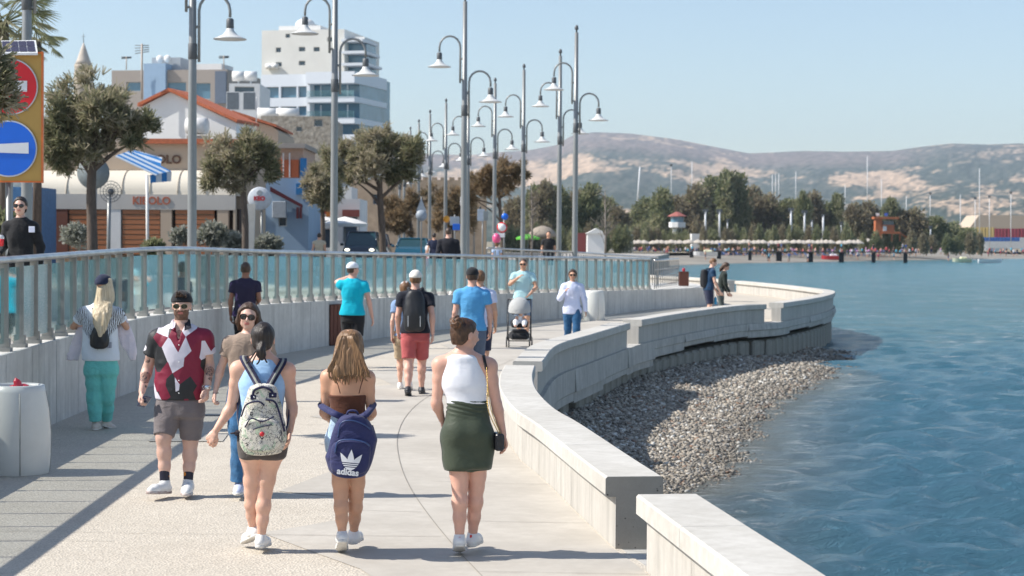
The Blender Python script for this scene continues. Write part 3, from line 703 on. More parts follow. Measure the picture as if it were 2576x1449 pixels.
def nets(f, h, pad=.02):
    lo = f.bb[0]-pad-h*2; hi = f.bb[1]+pad+h*2; c = 4
    n_ = np.ceil((hi-lo)/(h*c)).astype(int)+1
    ax = [lo[i]+(np.arange(n_[i])+.5)*h*c for i in range(3)]
    Gd = np.stack(np.meshgrid(*ax, indexing='ij'), -1).reshape(-1, 3)
    dc = f(Gd).reshape(n_)
    V = np.repeat(np.repeat(np.repeat(dc, c, 0), c, 1), c, 2).astype(np.float32)
    act = np.argwhere(np.abs(dc) < h*c*1.9)
    off = np.stack(np.meshgrid(*[np.arange(c)]*3, indexing='ij'), -1).reshape(-1, 3)
    idx = (act[:, None]*c+off[None]).reshape(-1, 3)
    for s0 in range(0, len(idx), 400000):
        ii = idx[s0:s0+400000]; V[ii[:, 0], ii[:, 1], ii[:, 2]] = f(lo+(ii+.5)*h)
    S = V < 0
    C = np.zeros(tuple(np.array(V.shape)-1), np.int8)
    nx, ny, nz = C.shape
    for a, b_, c_ in COR: C += S[a:a+nx, b_:b_+ny, c_:c_+nz]
    cells = np.argwhere((C > 0) & (C < 8))
    if len(cells) == 0: return np.zeros((0, 3)), np.zeros((0, 4), int)
    vals = np.stack([V[cells[:, 0]+a, cells[:, 1]+b_, cells[:, 2]+c_] for a, b_, c_ in COR], 1)
    acc = np.zeros((len(cells), 3)); cnt = np.zeros(len(cells))
    for i, j in EDG:
        a, b_ = vals[:, i], vals[:, j]; m_ = (a < 0) != (b_ < 0); t = np.where(m_, a/(a-b_+1e-12), 0)
        acc += m_[:, None]*(COR[i]+t[:, None]*(COR[j]-COR[i])); cnt += m_
    VV = lo+(cells+acc/cnt[:, None]+.5)*h
    key = -np.ones(C.shape, np.int32); key[cells[:, 0], cells[:, 1], cells[:, 2]] = np.arange(len(cells)); Qs = []
    for axis in range(3):
        s0 = [slice(None)]*3; s1 = [slice(None)]*3; s0[axis] = slice(0, -1); s1[axis] = slice(1, None)
        A, B = S[tuple(s0)], S[tuple(s1)]; e_ = np.argwhere(A != B)
        u, w = [(1, 2), (2, 0), (0, 1)][axis]
        ok = (e_[:, u] > 0) & (e_[:, w] > 0) & (e_[:, u] < V.shape[u]-1) & (e_[:, w] < V.shape[w]-1); e_ = e_[ok]
        du = np.zeros(3, int); du[u] = 1; dw = np.zeros(3, int); dw[w] = 1
        q = np.stack([key[tuple((e_-du-dw).T)], key[tuple((e_-dw).T)], key[tuple(e_.T)], key[tuple((e_-du).T)]], 1)
        fl = ~A[tuple(e_.T)]; q[fl] = q[fl][:, ::-1]; Qs.append(q[(q >= 0).all(1)])
    return VV, np.concatenate(Qs)
def smesh(name, f, h, mats, parent, mi=None):
    V, Q = nets(f, h)
    k = None
    if mi is not None and len(Q): k = mi(V[Q].mean(1))
    return npmesh(name, V, Q, mats, parent, k)

# ---------------- cloth and skin materials
def skin(name, c, tattoo=False):
    m, n, l, b = nt(name); v = coords(n, l)
    f = noise(n, l, v, 9, 4, .6); c_ = mixc(n, l, ramp(n, l, f, [(.3, 0.0), (.7, 1.0)]), tuple(x*.9 for x in c), tuple(min(1, x*1.08) for x in c))
    if tattoo:
        g = ramp(n, l, noise(n, l, v, 42, 3, .7, 1.5), [(.42, 1.0), (.52, 0.0)]); c_ = mixc(n, l, g, c_, (.05, .045, .05))
    l.new(c_, b.inputs['Base Color']); b.inputs['Roughness'].default_value = .48; b.inputs['Specular IOR Level'].default_value = .4
    b.inputs['Subsurface Weight'].default_value = .12; b.inputs['Subsurface Radius'].default_value = (.012, .005, .003); b.inputs['Subsurface Scale'].default_value = 1.0
    bump(n, l, noise(n, l, v, 160, 2), b, .06, .002); return m
def cloth(name, c, var=.10, rough=.85, weave=260, b_=.12, wr=0.0):
    m, n, l, b = nt(name); v = coords(n, l); f = noise(n, l, v, 14, 5, .6)
    l.new(mixc(n, l, ramp(n, l, f, [(.3, 0.0), (.7, 1.0)]), tuple(x*(1-var) for x in c), tuple(min(1, x*(1+var)) for x in c)), b.inputs['Base Color'])
    b.inputs['Roughness'].default_value = rough; b.inputs['Specular IOR Level'].default_value = .25; b.inputs['Sheen Weight'].default_value = .15
    h = noise(n, l, v, weave, 2); bp = bump(n, l, h, b, b_, .003)
    w = noise(n, l, coords(n, l, (1, 1, 1.6)), 11, 3, .6, 1.2); b2 = n.new('ShaderNodeBump'); b2.inputs['Strength'].default_value = .5; b2.inputs['Distance'].default_value = .02+wr
    l.new(w, b2.inputs['Height']); l.new(b2.outputs[0], bp.inputs['Normal']); return m
def hairm(name, c1, c2, sc=(90, 90, 5)):
    m, n, l, b = nt(name); f = noise(n, l, coords(n, l, sc), 1.0, 4, .6, .6)
    l.new(mixc(n, l, ramp(n, l, f, [(.32, 0.0), (.68, 1.0)]), c1, c2), b.inputs['Base Color']); b.inputs['Roughness'].default_value = .42; b.inputs['Specular IOR Level'].default_value = .45
    bump(n, l, f, b, .8, .008); return m
sk_fair = skin('fair_skin', (.70, .42, .31)); sk_tan = skin('tanned_skin', (.60, .335, .22)); sk_pink = skin('flushed_skin', (.68, .385, .29)); sk_pale = skin('pale_skin', (.66, .42, .33))
sk_tat = skin('tattooed_skin', (.44, .26, .20), True)
m_lip = M('lips', (.50, .17, .15), .4, var=.05); m_stub = M('beard_stubble', (.17, .095, .065), .8, var=.3, vs=120)
m_white = cloth('white_cotton', (.80, .80, .82)); m_black = cloth('black_cotton', (.016, .016, .018)); m_navy = cloth('navy_cotton', (.018, .024, .055))
m_shoe = M('white_sneaker', (.78, .77, .75), .45, var=.06, bmp=.2, bs=60); m_sole = M('sneaker_sole', (.66, .64, .60), .6, var=.12, vs=30); m_shoek = M('black_sneaker', (.03, .03, .035), .5)
m_denim = cloth('light_denim', (.38, .50, .64), .25, wr=.01); m_jean = cloth('blue_jeans', (.045, .14, .28), .3)
m_lens = M('dark_lens', (.012, .011, .012), .08, var=.05, spec=.8); m_frame = M('tortoise_frame', (.16, .06, .03), .3)
h_black = hairm('black_hair', (.010, .007, .006), (.045, .030, .022)); h_brown = hairm('dark_brown_hair', (.035, .018, .011), (.10, .055, .032)); h_chest = hairm('chestnut_hair', (.10, .045, .02), (.26, .135, .06))
h_gold = hairm('golden_brown_hair', (.105, .052, .022), (.31, .175, .082)); h_blond = hairm('blond_hair', (.42, .31, .18), (.78, .66, .47))

def hand(wr, el, out, pn, curl=.5, s=1.0, spread=.10, hand_dir=None):
    """palm and five bent fingers; out = side of the thumb, pn = palm normal"""
    d = nrm(hand_dir if hand_dir is not None else nrm(np.asarray(wr)-el)); out = nrm(out-d*(out@d)); pn = nrm(np.cross(d, out))*np.sign(np.cross(d, out)@pn+1e-6)
    w = np.asarray(wr, float); fs = []
    kn = w+d*.088*s
    fs.append(cone(w+d*.012*s, w+d*.045*s, .024*s, .032*s, (pn, .52)))
    fs.append(cone(w+d*.035*s+out*.013*s, kn+out*.020*s, .022*s, .021*s, (pn, .58))); fs.append(cone(w+d*.035*s-out*.013*s, kn-out*.020*s-d*.008*s, .022*s, .019*s, (pn, .58)))
    palm = union(fs, .014); fin = []
    for i, (L, r, o_) in enumerate(((.070, .0092, .032), (.079, .0095, .0115), (.073, .0090, -.009), (.056, .0080, -.028))):
        a = kn+out*o_*s-d*(.003, 0, .004, .012)[i]*s; cl = curl*(1+.16*i)
        d1 = nrm(d*math.cos(cl*.8)+pn*math.sin(cl*.8)+out*spread*(1.2-.8*i)); b1 = a+d1*L*.48*s
        d2 = nrm(d*math.cos(cl*1.9)+pn*math.sin(cl*1.9)+out*spread*(.8-.6*i)*.5); b2 = b1+d2*L*.30*s
        d3 = nrm(d*math.cos(cl*2.6)+pn*math.sin(cl*2.6)); b3 = b2+d3*L*.22*s
        fin.append(chain([a-d1*.012*s, b1, b2, b3], [r*1.08*s, r*s, r*.92*s, r*.8*s], .003))
    t0 = w+d*.026*s+out*.018*s; t1 = t0+nrm(d*.75+out*.75+pn*.35)*.042*s; t2 = t1+nrm(d+out*.25+pn*.25)*.032*s; t3 = t2+nrm(d+pn*.3)*.022*s
    th = chain([t0, t1, t2, t3], [.0135*s, .0115*s, .0105*s, .0085*s], .006)
    F4 = union(fin, .0012); return union([palm, F4, th], [.007, .010])

def headf(c, fd, s=1.0, male=False, bald=False, up=(0, 0, 1), nose=1.0):
    """head SDF; c = centre between the ears, fd = where the face looks"""
    fd = nrm(fd); up = nrm(np.asarray(up, float)-fd*(np.asarray(up, float)@fd)*1.0); sd_ = np.cross(fd, up); AX = np.stack([sd_, fd, up]); c = np.asarray(c, float)
    g = lambda x, y, z: c+(sd_*x+fd*y+up*z)*s
    fs = [ell(g(0, -.012, .030), np.array([.074, .092, .082])*s, AX), ell(g(0, .020, -.022), np.array([.062 if male else .057, .072, .082])*s, AX),
          cone(g(0, .052, -.088), g(0, .030, -.070), (.024 if male else .020)*s, .040*s), cone(g(-.036, .030, -.060), g(.036, .030, -.060), (.026 if male else .020)*s, (.026 if male else .020)*s),
          cone(g(-.026, .080, .022), g(.026, .080, .022), .013*s, .013*s), cone(g(-.030, .066, -.022), g(-.040, .050, -.005), .020*s, .020*s), cone(g(.030, .066, -.022), g(.040, .050, -.005), .020*s, .020*s)]
    h_ = union(fs, .022*s)
    h_ = sub(h_, union([ell(g(-.031, .098, .004), np.array([.017, .014, .011])*s, AX), ell(g(.031, .098, .004), np.array([.017, .014, .011])*s, AX)]), .012*s)
    eyes = union([ell(g(-.030, .077, .002), np.array([.0125]*3)*s), ell(g(.030, .077, .002), np.array([.0125]*3)*s)])
    nz = union([cone(g(0, .088, .012), g(0, .112*nose, -.022), .008*s, .0115*s), cone(g(-.010, .096, -.027), g(.010, .096, -.027), .0085*s, .0085*s)], .008*s)
    li = union([cone(g(-.018, .084, -.049), g(0, .094, -.046), .0055*s, .0065*s), cone(g(0, .094, -.046), g(.018, .084, -.049), .0065*s, .0055*s), cone(g(-.014, .084, -.057), g(.014, .084, -.057), .0075*s, .0075*s)], .004*s)
    ear = lambda sg: sub(ell(g(sg*.076, -.008, -.004), np.array([.011, .021, .033])*s, AX), ell(g(sg*.085, -.004, -.002), np.array([.006, .012, .020])*s, AX), .004*s)
    f = union([h_, nz, li, eyes, union([ear(1), ear(-1)])], [.008*s, .004*s, .004*s, .006*s])
    f.g = g; f.AX = AX; return f

def person(name, label, pos, J, h=.009, skinm=None, fwd=(0, -1), look=None, sex='f', limb=1.0, arm=1.0, torso=None, group=None, hs=1.0, mats=None, mi=None, handopt=None, legs=True, up=(0, 0, 1), hsz=1.0, footless=True, nose=1.0):
    """J: joints in world coordinates; returns (root Empty, dict of SDFs and frame data in local coordinates)"""
    pos = np.asarray(pos, float); J = {k: (np.asarray(v, float)-pos) for k, v in J.items()}
    fw_ = nrm((*fwd[:2], 0)); side = np.cross(fw_, (0, 0, 1)); root = thing(name, pos, label, 'person', group)
    head = headf(J['head'], look if look is not None else fw_, hs, sex == 'm', up=up, nose=nose)
    nk = cone(J['neck'], J['head']+np.array([0, 0, -.035])-nrm(look if look is not None else fw_)*.012, (.060 if sex == 'm' else .048)*hs, (.056 if sex == 'm' else .046)*hs)
    tr = loft([(s[0]-pos[0], s[1]-pos[1], s[2]-pos[2], s[3], s[4]) for s in torso], side, fw_)
    sr = (.053 if sex == 'm' else .046)*arm
    sh = union([cone(J['neck']+np.array([0, 0, -.015]), J['shL'], .050*arm, sr), cone(J['neck']+np.array([0, 0, -.015]), J['shR'], .050*arm, sr)], .03)
    T_ = union([tr, sh, nk], [.045, .03]); T_ = union([T_, head], .012)
    A = {}; HD = {}
    for q in 'LR':
        S_, E, W = J['sh'+q], J['el'+q], J['wr'+q]; u = nrm(E-S_)
        r0_, r1 = (.050, .038) if sex == 'm' else (.040, .032)
        ch = chain([S_, S_+(E-S_)*.35, E, E+(W-E)*.22, W], [sr*.95, r0_*arm, r1*arm, (.041 if sex == 'm' else .033)*arm, (.0255 if sex == 'm' else .021)*max(arm, .95)], .02)
        ho = dict(curl=.45, out=fw_, pn=None, hand_dir=None); ho.update((handopt or {}).get(q, {}))
        inward = side*(1 if (S_-J['neck'])@side < 0 else -1)
        hd = hand(W, E, np.asarray(ho['out'], float), np.asarray(ho['pn'], float) if ho['pn'] is not None else inward, ho['curl'], hsz*(1.0 if sex == 'm' else .90), hand_dir=ho['hand_dir'])
        A[q] = union([ch, hd], .012); HD[q] = hd
    f = near_union(near_union(T_, A['L'], J['shL'], .05, .12), A['R'], J['shR'], .05, .12)
    Lg = {}
    if legs:
        for q in 'LR':
            Hh, K, An = J['hip'+q], J['kn'+q], J['an'+q]; bk = -fw_
            lr = limb*(1.12 if sex == 'm' else 1)
            calf = K+(An-K)*.32+bk*.012*lr
            c_ = chain([Hh, Hh+(K-Hh)*.35, K+(Hh-K)*.22, K, calf, K+(An-K)*.62+bk*.006, An], [.088*limb, .078*limb, .060*lr, .0515*lr, .0505*lr, .041*lr, .030*lr], .03)
            Lg[q] = c_
        lg = near_union(Lg['L'], Lg['R'], (J['hipL']+J['hipR'])/2, .03, .10)
        f = union([f, lg], .05)
    mats = mats or [skinm or sk_fair]
    smesh('body', f, h, mats, root, (lambda c: mi(c, head)) if mi else None)
    return root, dict(J=J, head=head, torso=tr, sh=sh, A=A, L=Lg, fw=fw_, side=side, pos=pos, h=h, sex=sex)
def face_mi(lips=1, beard=None, tattoos=None):
    def mi(c, hd):
        q = (c-hd.g(0, 0, 0))@hd.AX.T; s = np.linalg.norm(hd.g(1, 0, 0)-hd.g(0, 0, 0)); q = q/s; k = np.zeros(len(c), int)
        if beard: k[(q[:, 1] > .0) & (q[:, 2] < -.028) & (q[:, 2] > -.12) & (np.abs(q[:, 0]) < .075) & ~((np.abs(q[:, 0]) < .030) & (q[:, 2] > -.034))] = beard
        k[(np.abs(q[:, 0]) < .021) & (q[:, 2] < -.042) & (q[:, 2] > -.063) & (q[:, 1] > .078)] = lips
        if tattoos: 
            for a, r in tattoos: k[((c-a)**2).sum(1) < r*r] = 3
        return k
    return mi
def specs(root, hd, s=1.0, lens=None, frame=None, shape='round'):
    g = hd.g; lens = lens or m_lens; frame = frame or m_frame; r = .0265*s
    gl = root; b = MB()
    for sg in (-1, 1):
        c = g(sg*.033, .104, .004); n_ = []
        X, Y, Z = hd.AX[0], hd.AX[1], hd.AX[2]
        for j in range(14):
            a = 2*math.pi*j/14; n_.append(c+X*math.cos(a)*r*1.08+Z*math.sin(a)*r*.84-Y*abs(math.cos(a))**2*.006*(1 if math.cos(a)*sg > 0 else .2))
        b.add([*n_, c+Y*.004], [(j, (j+1) % 14, 14) for j in range(14)], 0, True)
        b.tube(n_+[n_[0]],   .0019*s, 5, 1, False)
        b.tube([c+X*sg*r*1.05+Z*.008, g(sg*.074, .06, .012), g(sg*.079, -.005, .010)],   .0019*s, 5, 1)
    b.tube([g(-.010, .108, .010), g(0, .111, .012), g(.010, .108, .010)],   .0019*s, 5, 1)
    return b.build('sunglasses', [lens, frame], root)
def shoe(root, P, An, toe, heelz=None, m1=None, m2=None, h=.006, s=1.0, name='shoe', pitch=0.0, high=0):
    """An = ankle joint (local), toe = horizontal direction, pitch > 0 lifts the heel"""
    t = nrm((toe[0], toe[1], 0)); sd_ = np.cross(t, (0, 0, 1)); A = np.asarray(An, float)
    d = nrm(t*math.cos(pitch)-np.array([0, 0, 1])*math.sin(pitch)); u = np.cross(sd_, d); u = u if u[2] > 0 else -u
    heel = A-d*.035*s-u*.066*s; ball = heel+d*.165*s; tip = heel+d*.225*s
    up_ = union([chain([heel+u*.028*s, heel+d*.09*s+u*.030*s, ball+u*.020*s, tip+u*.014*s-d*.01], [.036*s, .038*s, .041*s, .030*s], .02),
                 cone(A-u*.030*s+d*.004, A+u*(.004+high)*s, .044*s, .040*s)], .03)
    up_ = cut(up_, (heel+u*.004*s, -u), k=.004)
    if pitch > .25:
        b1 = ball+u*.01
    o = smesh(name, up_, h, m1 or m_shoe, root)
    so_ = cut(chain([heel+u*.004*s, heel+d*.08*s+u*.002*s, ball, tip-d*.004], [.037*s, .037*s, .044*s, .034*s], .02), (heel+u*.014*s, u), (heel-u*.010*s, -u), k=.003)
    smesh('sole', so_, h, m2 or m_sole, o); return o
def torso_px(rows, Y, dep=.70, dy=0):            # rows: (py, centre px, half width px) measured in the photo
    out = []
    for r in rows:
        a = at(r[1]-r[2], r[0], Y+dy); b_ = at(r[1]+r[2], r[0], Y+dy); w = abs(b_[0]-a[0])/2
        out.append(((a[0]+b_[0])/2, Y+dy, a[2], w, w*(r[3] if len(r) > 3 else dep)))
    return out
def shift(st, pos): return [(s[0]-pos[0], s[1]-pos[1], s[2]-pos[2], s[3], s[4]) for s in st]
def hairnoise(f0, amp=.006, fx=60, fz=4, seed=0):
    def f(P): return f0(P)-amp*(vnoise(P*np.array([fx, fx, fz]), 1, seed)+.6*vnoise(P*np.array([fx*2, fx*2, fz*2]), 1, seed+1))
    f.bb = (f0.bb[0]-amp*2, f0.bb[1]+amp*2); return f
def skull(hd, r=.010, face=.055, low=-.06, s=1.0, ears=True):
    g = hd.g; f = ell(g(0, -.014, .030), np.array([.074, .093, .084])*s+r, hd.AX)
    f2 = ell(g(0, -.030, -.020), np.array([.066, .068, .075])*s+r*.8, hd.AX); f = union([f, f2], .02)
    cuts = [(g(0, face, .062), hd.AX[1]*.8-hd.AX[2]*.6), (g(0, 0, low), -hd.AX[2])]
    f = cut(f, *cuts, k=.012); return f
# ================================================================ THE PEOPLE
def rows_scale(rows, k): return [(r[0], r[1], r[2]*k, *(r[3:])) for r in rows]
def tee(P, st, m, name='shirt', sl=.58, r=.010, sr=None, fold=.006, h=None, hem=None, neck=.012, vneck=0, seed=1, open_=None, long=False):
    J, fw_ = P['J'], P['fw']; male = P['sex'] == 'm'; h = h or P['h']
    tr = loft(st, P['side'], fw_); sr = sr or (.064 if male else .054)
    fs = []
    for q in 'LR':
        S_, E, W = J['sh'+q], J['el'+q], J['wr'+q]; u = nrm(E-S_)
        if long: c = chain([S_, S_+(E-S_)*.5, E, E+(W-E)*.9], [sr, sr*.88, sr*.8, sr*.56], .03)
        else:
            e_ = S_+(E-S_)*sl; c = cut(chain([S_, e_+u*.03], [sr, sr*1.02], .02), (e_, u), k=.006)
        fs.append(c)
    sh = union([cone(J['neck']+np.array([0, 0, -.02]), J['shL'], .050, sr*.93), cone(J['neck']+np.array([0, 0, -.02]), J['shR'], .050, sr*.93)], .03)
    f = union([tr, sh], .04)
    f = near_union(near_union(f, fs[0], J['shL'], .05, .12), fs[1], J['shR'], .05, .12)
    f = puff(f, r-.006, fold, 9, seed, (1, 1, .8))
    nc = J['neck']+np.array([0, 0, .012]); f = sub(f, cone(nc, nc+np.array([0, 0, .12])+fw_*.02, .062 if male else .055, .09), .005)
    if vneck: f = sub(f, cone(nc+fw_*.05, nc+fw_*.13+np.array([0, 0, -vneck]), .045, .006), .004)
    if hem is not None: f = cut(f, ((0, 0, hem), (0, 0, -1)), k=.006)
    return smesh(name, f, h, m, P['root'])
def legwear(P, st, m, name='shorts', frac=.95, r=(.098, .085, .075), fold=.005, h=None, top=None, seed=3, k=.012, flare=None, sep=.02, blend=.05):
    J = P['J']; h = h or P['h']; fs = []
    for q in 'LR':
        Hh, K, An = J['hip'+q], J['kn'+q], J['an'+q]
        if frac <= 1:
            e_ = Hh+(K-Hh)*frac; u = nrm(K-Hh); c = cut(chain([Hh, (Hh+e_)/2, e_+u*.03], list(r), .03), (e_, u), k=.005)
        else:
            e_ = K+(An-K)*(frac-1); u = nrm(An-K); c = cut(chain([Hh, (Hh+K)/2, K, (K+e_)/2, e_+u*.03], list(r), .03), (e_, u), k=.005)
        fs.append(c)
    f = near_union(fs[0], fs[1], (J['hipL']+J['hipR'])/2, .03, .10)
    if st is not None: f = union([loft(st, P['side'], P['fw']), f], blend)
    if top is not None: f = cut(f, ((0, 0, top), (0, 0, 1)), k=.006)
    return smesh(name, puff(f, 0, fold, 10, seed), h, m, P['root'])
def cap(P, m, brim=None, r=.017, back=False, m2=None, s=1.0, tilt=0):
    hd = P['head']; g = hd.g; X, Y, Z = hd.AX; c = g(0, -.012, .034)
    f = cut(ell(c, np.array([.076, .095, .086])*s+r, hd.AX), (g(0, 0, .030), nrm(-Z+Y*.10)), k=.006)
    o = smesh('cap', f, P['h'], m, P['root'])
    bd = (nrm(brim) if brim is not None else (-Y if back else Y)); sdv = nrm(np.cross(bd, Z)); n_ = 12; b = MB()
    base = c-Z*.004; vs = []
    for j in range(n_+1):
        a = (j/n_-.5)*2.0; w = sdv*math.sin(a)*.078+bd*(math.cos(a)*.088); vs.append(base+w)
        e_ = base+sdv*math.sin(a)*.072+bd*(.085+.075*math.cos(a*1.25))-Z*(.012+.006*math.cos(a)); vs.append(e_)
    top = [v_+Z*.004 for v_ in vs]; al = vs+top; k = len(vs)
    fs = []
    for j in range(n_): a = 2*j; fs += [(a, a+1, a+3, a+2), (k+a, k+a+2, k+a+3, k+a+1), (a+1, k+a+1, k+a+3, a+3)]
    b.add(al, fs, 0, True); b.build('brim', m2 or m, o); return o
def tube_part(name, pts, r, m, root, n=8, pos=None):
    b = MB(); b.tube(pts, r, n); return b.build(name, m, root, off=pos)
def band(name, pts, w, t, m, root, nv):          # flat strap along pts, width direction from nv
    pts = np.asarray(pts, float); T = np.gradient(pts, axis=0); vs = []
    for p, t_, n_ in zip(pts, T, nv if np.ndim(nv) > 1 else [nv]*len(pts)):
        s_ = nrm(np.cross(nrm(t_), n_)); n2 = nrm(np.cross(s_, t_))
        vs += [p+s_*w/2+n2*t/2, p-s_*w/2+n2*t/2, p-s_*w/2-n2*t/2, p+s_*w/2-n2*t/2]
    N = len(pts); fs = [(i*4+k, i*4+(k+1) % 4, (i+1)*4+(k+1) % 4, (i+1)*4+k) for i in range(N-1) for k in range(4)]+[(0, 1, 2, 3), tuple((N-1)*4+k for k in (3, 2, 1, 0))]
    b = MB(); b.add(vs, fs, 0, True); return b.build(name, m, root)
UP = np.array([0, 0, 1.0]); AWAY = np.array([0, 1.0, 0]); TOW = np.array([0, -1.0, 0])
Lx = np.array([-1.0, 0, 0]); Rx = np.array([1.0, 0, 0])
def jn(Y, **kw): return {k: at(v[0], v[1], Y+(v[2] if len(v) > 2 else 0)) for k, v in kw.items()}

# ---------------------------------------------------------------- girl with the doodle backpack (walks away)
Y = G(661, 1391)[1]; pos = G(661, 1391); rows = [(893, 663, 20, .8), (908, 663, 34, .8), (930, 663, 48), (965, 661, 57), (1000, 660, 51, .72), (1040, 661, 47, .75), (1080, 662, 56), (1112, 662, 61), (1150, 662, 56)]
J = jn(Y, head=(662, 853, .0), neck=(663, 900), shL=(600, 929), shR=(722, 932), elL=(582, 1024, .05), elR=(735, 1026, .02), wrL=(543, 1083, .0), wrR=(729, 1084, -.05), hipL=(636, 1110), hipR=(686, 1110), knL=(634, 1238, .04), knR=(666, 1236, .02), anL=(636, 1330, .12), anR=(657, 1352, 0))
r_, P = person('person', 'dark-haired woman seen from behind in a light blue tank top and taupe shorts', pos, J, .0065, sk_fair, (0, 1), None, 'f', .97, 1.12, torso_px(rows_scale(rows, .96), Y), handopt={'L': dict(curl=.75, out=TOW*.3+Rx*.4-UP*.6, pn=Rx+AWAY*.3), 'R': dict(curl=.35, out=AWAY+Lx*.2)})
P['root'] = r_; st = shift(torso_px(rows, Y), pos)
smesh('tank_top', puff(cut(loft([s for s in st if s[2] > .83], P['side'], P['fw']), ((0, 0, at(0, 1090, Y)[2]), (0, 0, -1))), .006, .003, 9, 1), .0065, cloth('pale_blue_top', (.36, .56, .82), .05, wr=-.01), r_)
legwear(P, [s for s in st if s[2] < .92], cloth('taupe_knit', (.085, .072, .068), .1), frac=.30, r=(.094, .082, .080), fold=.002, top=at(0, 1085, Y)[2], h=.0075)
hd = P['head']; g = hd.g
hf = union([ell(g(0, -.014, .030), np.array([.082, .101, .092]), hd.AX), ell(g(0, -.05, -.028), np.array([.070, .062, .062]), hd.AX)], .02)
hf = cut(hf, (g(0, .055, .062), nrm(hd.AX[1]*.8-hd.AX[2]*.6)), k=.012)
pt = chain([g(0, -.105, -.050), g(.0, -.125, -.075), g(.004, -.118, -.105), g(.006, -.112, -.130)], [.030, .026, .028, .012], .02)
smesh('hair', hairnoise(union([hf, pt], .02), .0035, 45, 9, 2), .006, h_black, r_)
b = MB(); cs = [(g(-.03, -.12, -.07), g(-.07, -.12, -.13), g(-.10, -.12, -.165)), (g(-.02, -.12, -.08), g(-.05, -.13, -.14), g(-.06, -.13, -.17)), (g(0, -.12, -.10), g(-.012, -.125, -.15), g(-.03, -.125, -.17)), (g(.02, -.11, -.08), g(.03, -.125, -.13), g(.045, -.12, -.16))]
for c_ in cs: b.tube(catmull(c_, 5), [.006]*10+[.002], 5)
b.build('loose_strands', h_black, r_)
for q in 'LR': shoe(r_, P, P['J']['an'+q], (-.55, .9) if q == 'L' else (.12, 1), s=.93, pitch=.35 if q == 'L' else .05)
tube_part('necklace', catmull([g(-.06, -.02, -.125), g(0, -.055, -.128), g(.06, -.02, -.125)], 5), .0018, M('gold', (.8, .55, .2), .3, .9), r_, 5)
# the doodle backpack
bp = thing('backpack', at(660, 1060, Y-.2), 'cream doodle-print backpack with navy straps and a red button', 'backpack')
o_ = np.array(bp.location); br = [(966, 661, 18), (975, 661, 34), (1000, 661, 42), (1040, 659, 52), (1080, 658, 59), (1115, 659, 59), (1138, 660, 47), (1144, 660, 30)]
bs_ = [(a-o_[0], b_-o_[1], c-o_[2], w, min(.125, .085+.0*w)) for a, b_, c, w, e_ in torso_px(br, Y-.215)]
m, n, l, bb = nt('doodle_canvas'); v = coords(n, l); wv = n.new('ShaderNodeTexNoise'); wv.inputs['Scale'].default_value = 9; wv.inputs['Detail'].default_value = 2; l.new(v, wv.inputs['Vector'])
va = n.new('ShaderNodeMixRGB'); va.inputs[0].default_value = .12; l.new(v, va.inputs[1]); l.new(wv.outputs['Color'], va.inputs[2])
w1 = n.new('ShaderNodeTexVoronoi'); w1.feature = 'DISTANCE_TO_EDGE'; w1.inputs['Scale'].default_value = 34; l.new(va.outputs[0], w1.inputs['Vector'])
w2 = n.new('ShaderNodeTexNoise'); w2.inputs['Scale'].default_value = 22; w2.inputs['Detail'].default_value = 2; w2.inputs['Distortion'].default_value = 2.2; l.new(v, w2.inputs['Vector'])
k1 = ramp(n, l, w1.outputs['Distance'], [(.0, 1.0), (.028, 1.0), (.04, 0.0)]); k2 = ramp(n, l, w2.outputs[0], [(.465, 0.0), (.475, 1.0), (.488, 1.0), (.50, 0.0)]); msk = ramp(n, l, noise(n, l, v, 16, 1), [(.46, 0.0), (.5, 1.0)])
cn = noise(n, l, v, 13, 2, .5, .6); tint = ramp(n, l, cn, [(.28, (.68, .64, .55)), (.36, (.45, .56, .40)), (.42, (.68, .64, .55)), (.57, (.68, .64, .55)), (.62, (.52, .50, .50)), (.66, (.68, .64, .55)), (.735, (.68, .64, .55)), (.75, (.45, .07, .06))])
kk = n.new('ShaderNodeMath'); kk.operation = 'MULTIPLY'; l.new(k1, kk.inputs[0]); l.new(msk, kk.inputs[1]); km_ = n.new('ShaderNodeMath'); km_.operation = 'MAXIMUM'; l.new(kk.outputs[0], km_.inputs[0]); l.new(k2, km_.inputs[1])
l.new(mixc(n, l, km_.outputs[0], tint, (.045, .042, .05)), bb.inputs['Base Color']); bb.inputs['Roughness'].default_value = .8; bump(n, l, noise(n, l, v, 25, 3), bb, .4, .01); m_doodle = m
bag = puff(loft(bs_, Rx, TOW), 0, .010, 8, 4); zt_ = lambda x, y, d: at(x, y, Y-d)-o_
bb_ = smesh('bag_body', bag, .0065, m_doodle, bp)
pk = loft([(a-o_[0], b_-o_[1], c-o_[2], w, .05) for a, b_, c, w, e_ in torso_px([(1052, 659, 30), (1066, 659, 44), (1100, 659, 50), (1128, 659, 40), (1136, 659, 20)], Y-.285)], Rx, TOW)
smesh('front_pocket', puff(pk, 0, .006, 9, 7), .0065, m_doodle, bp)
mn = cloth('navy_webbing', (.022, .022, .06), .1)
tube_part('zip', catmull([zt_(607, 1048, .30), zt_(620, 1018, .305), zt_(650, 1010, .31), zt_(665, 1020, .31)], 6), .006, mn, bp); tube_part('zip', catmull([zt_(616, 1075, .325), zt_(632, 1053, .34), zt_(660, 1060, .345), zt_(690, 1048, .335)], 6), .005, mn, bp)
tube_part('zip', catmull([zt_(668, 1005, .31), zt_(692, 1012, .30), zt_(706, 1050, .29), zt_(716, 1085, .27)], 6), .007, mn, bp); tube_part('zip', catmull([zt_(636, 1080, .345), zt_(660, 1073, .35), zt_(684, 1068, .345)], 6), .004, mn, bp)
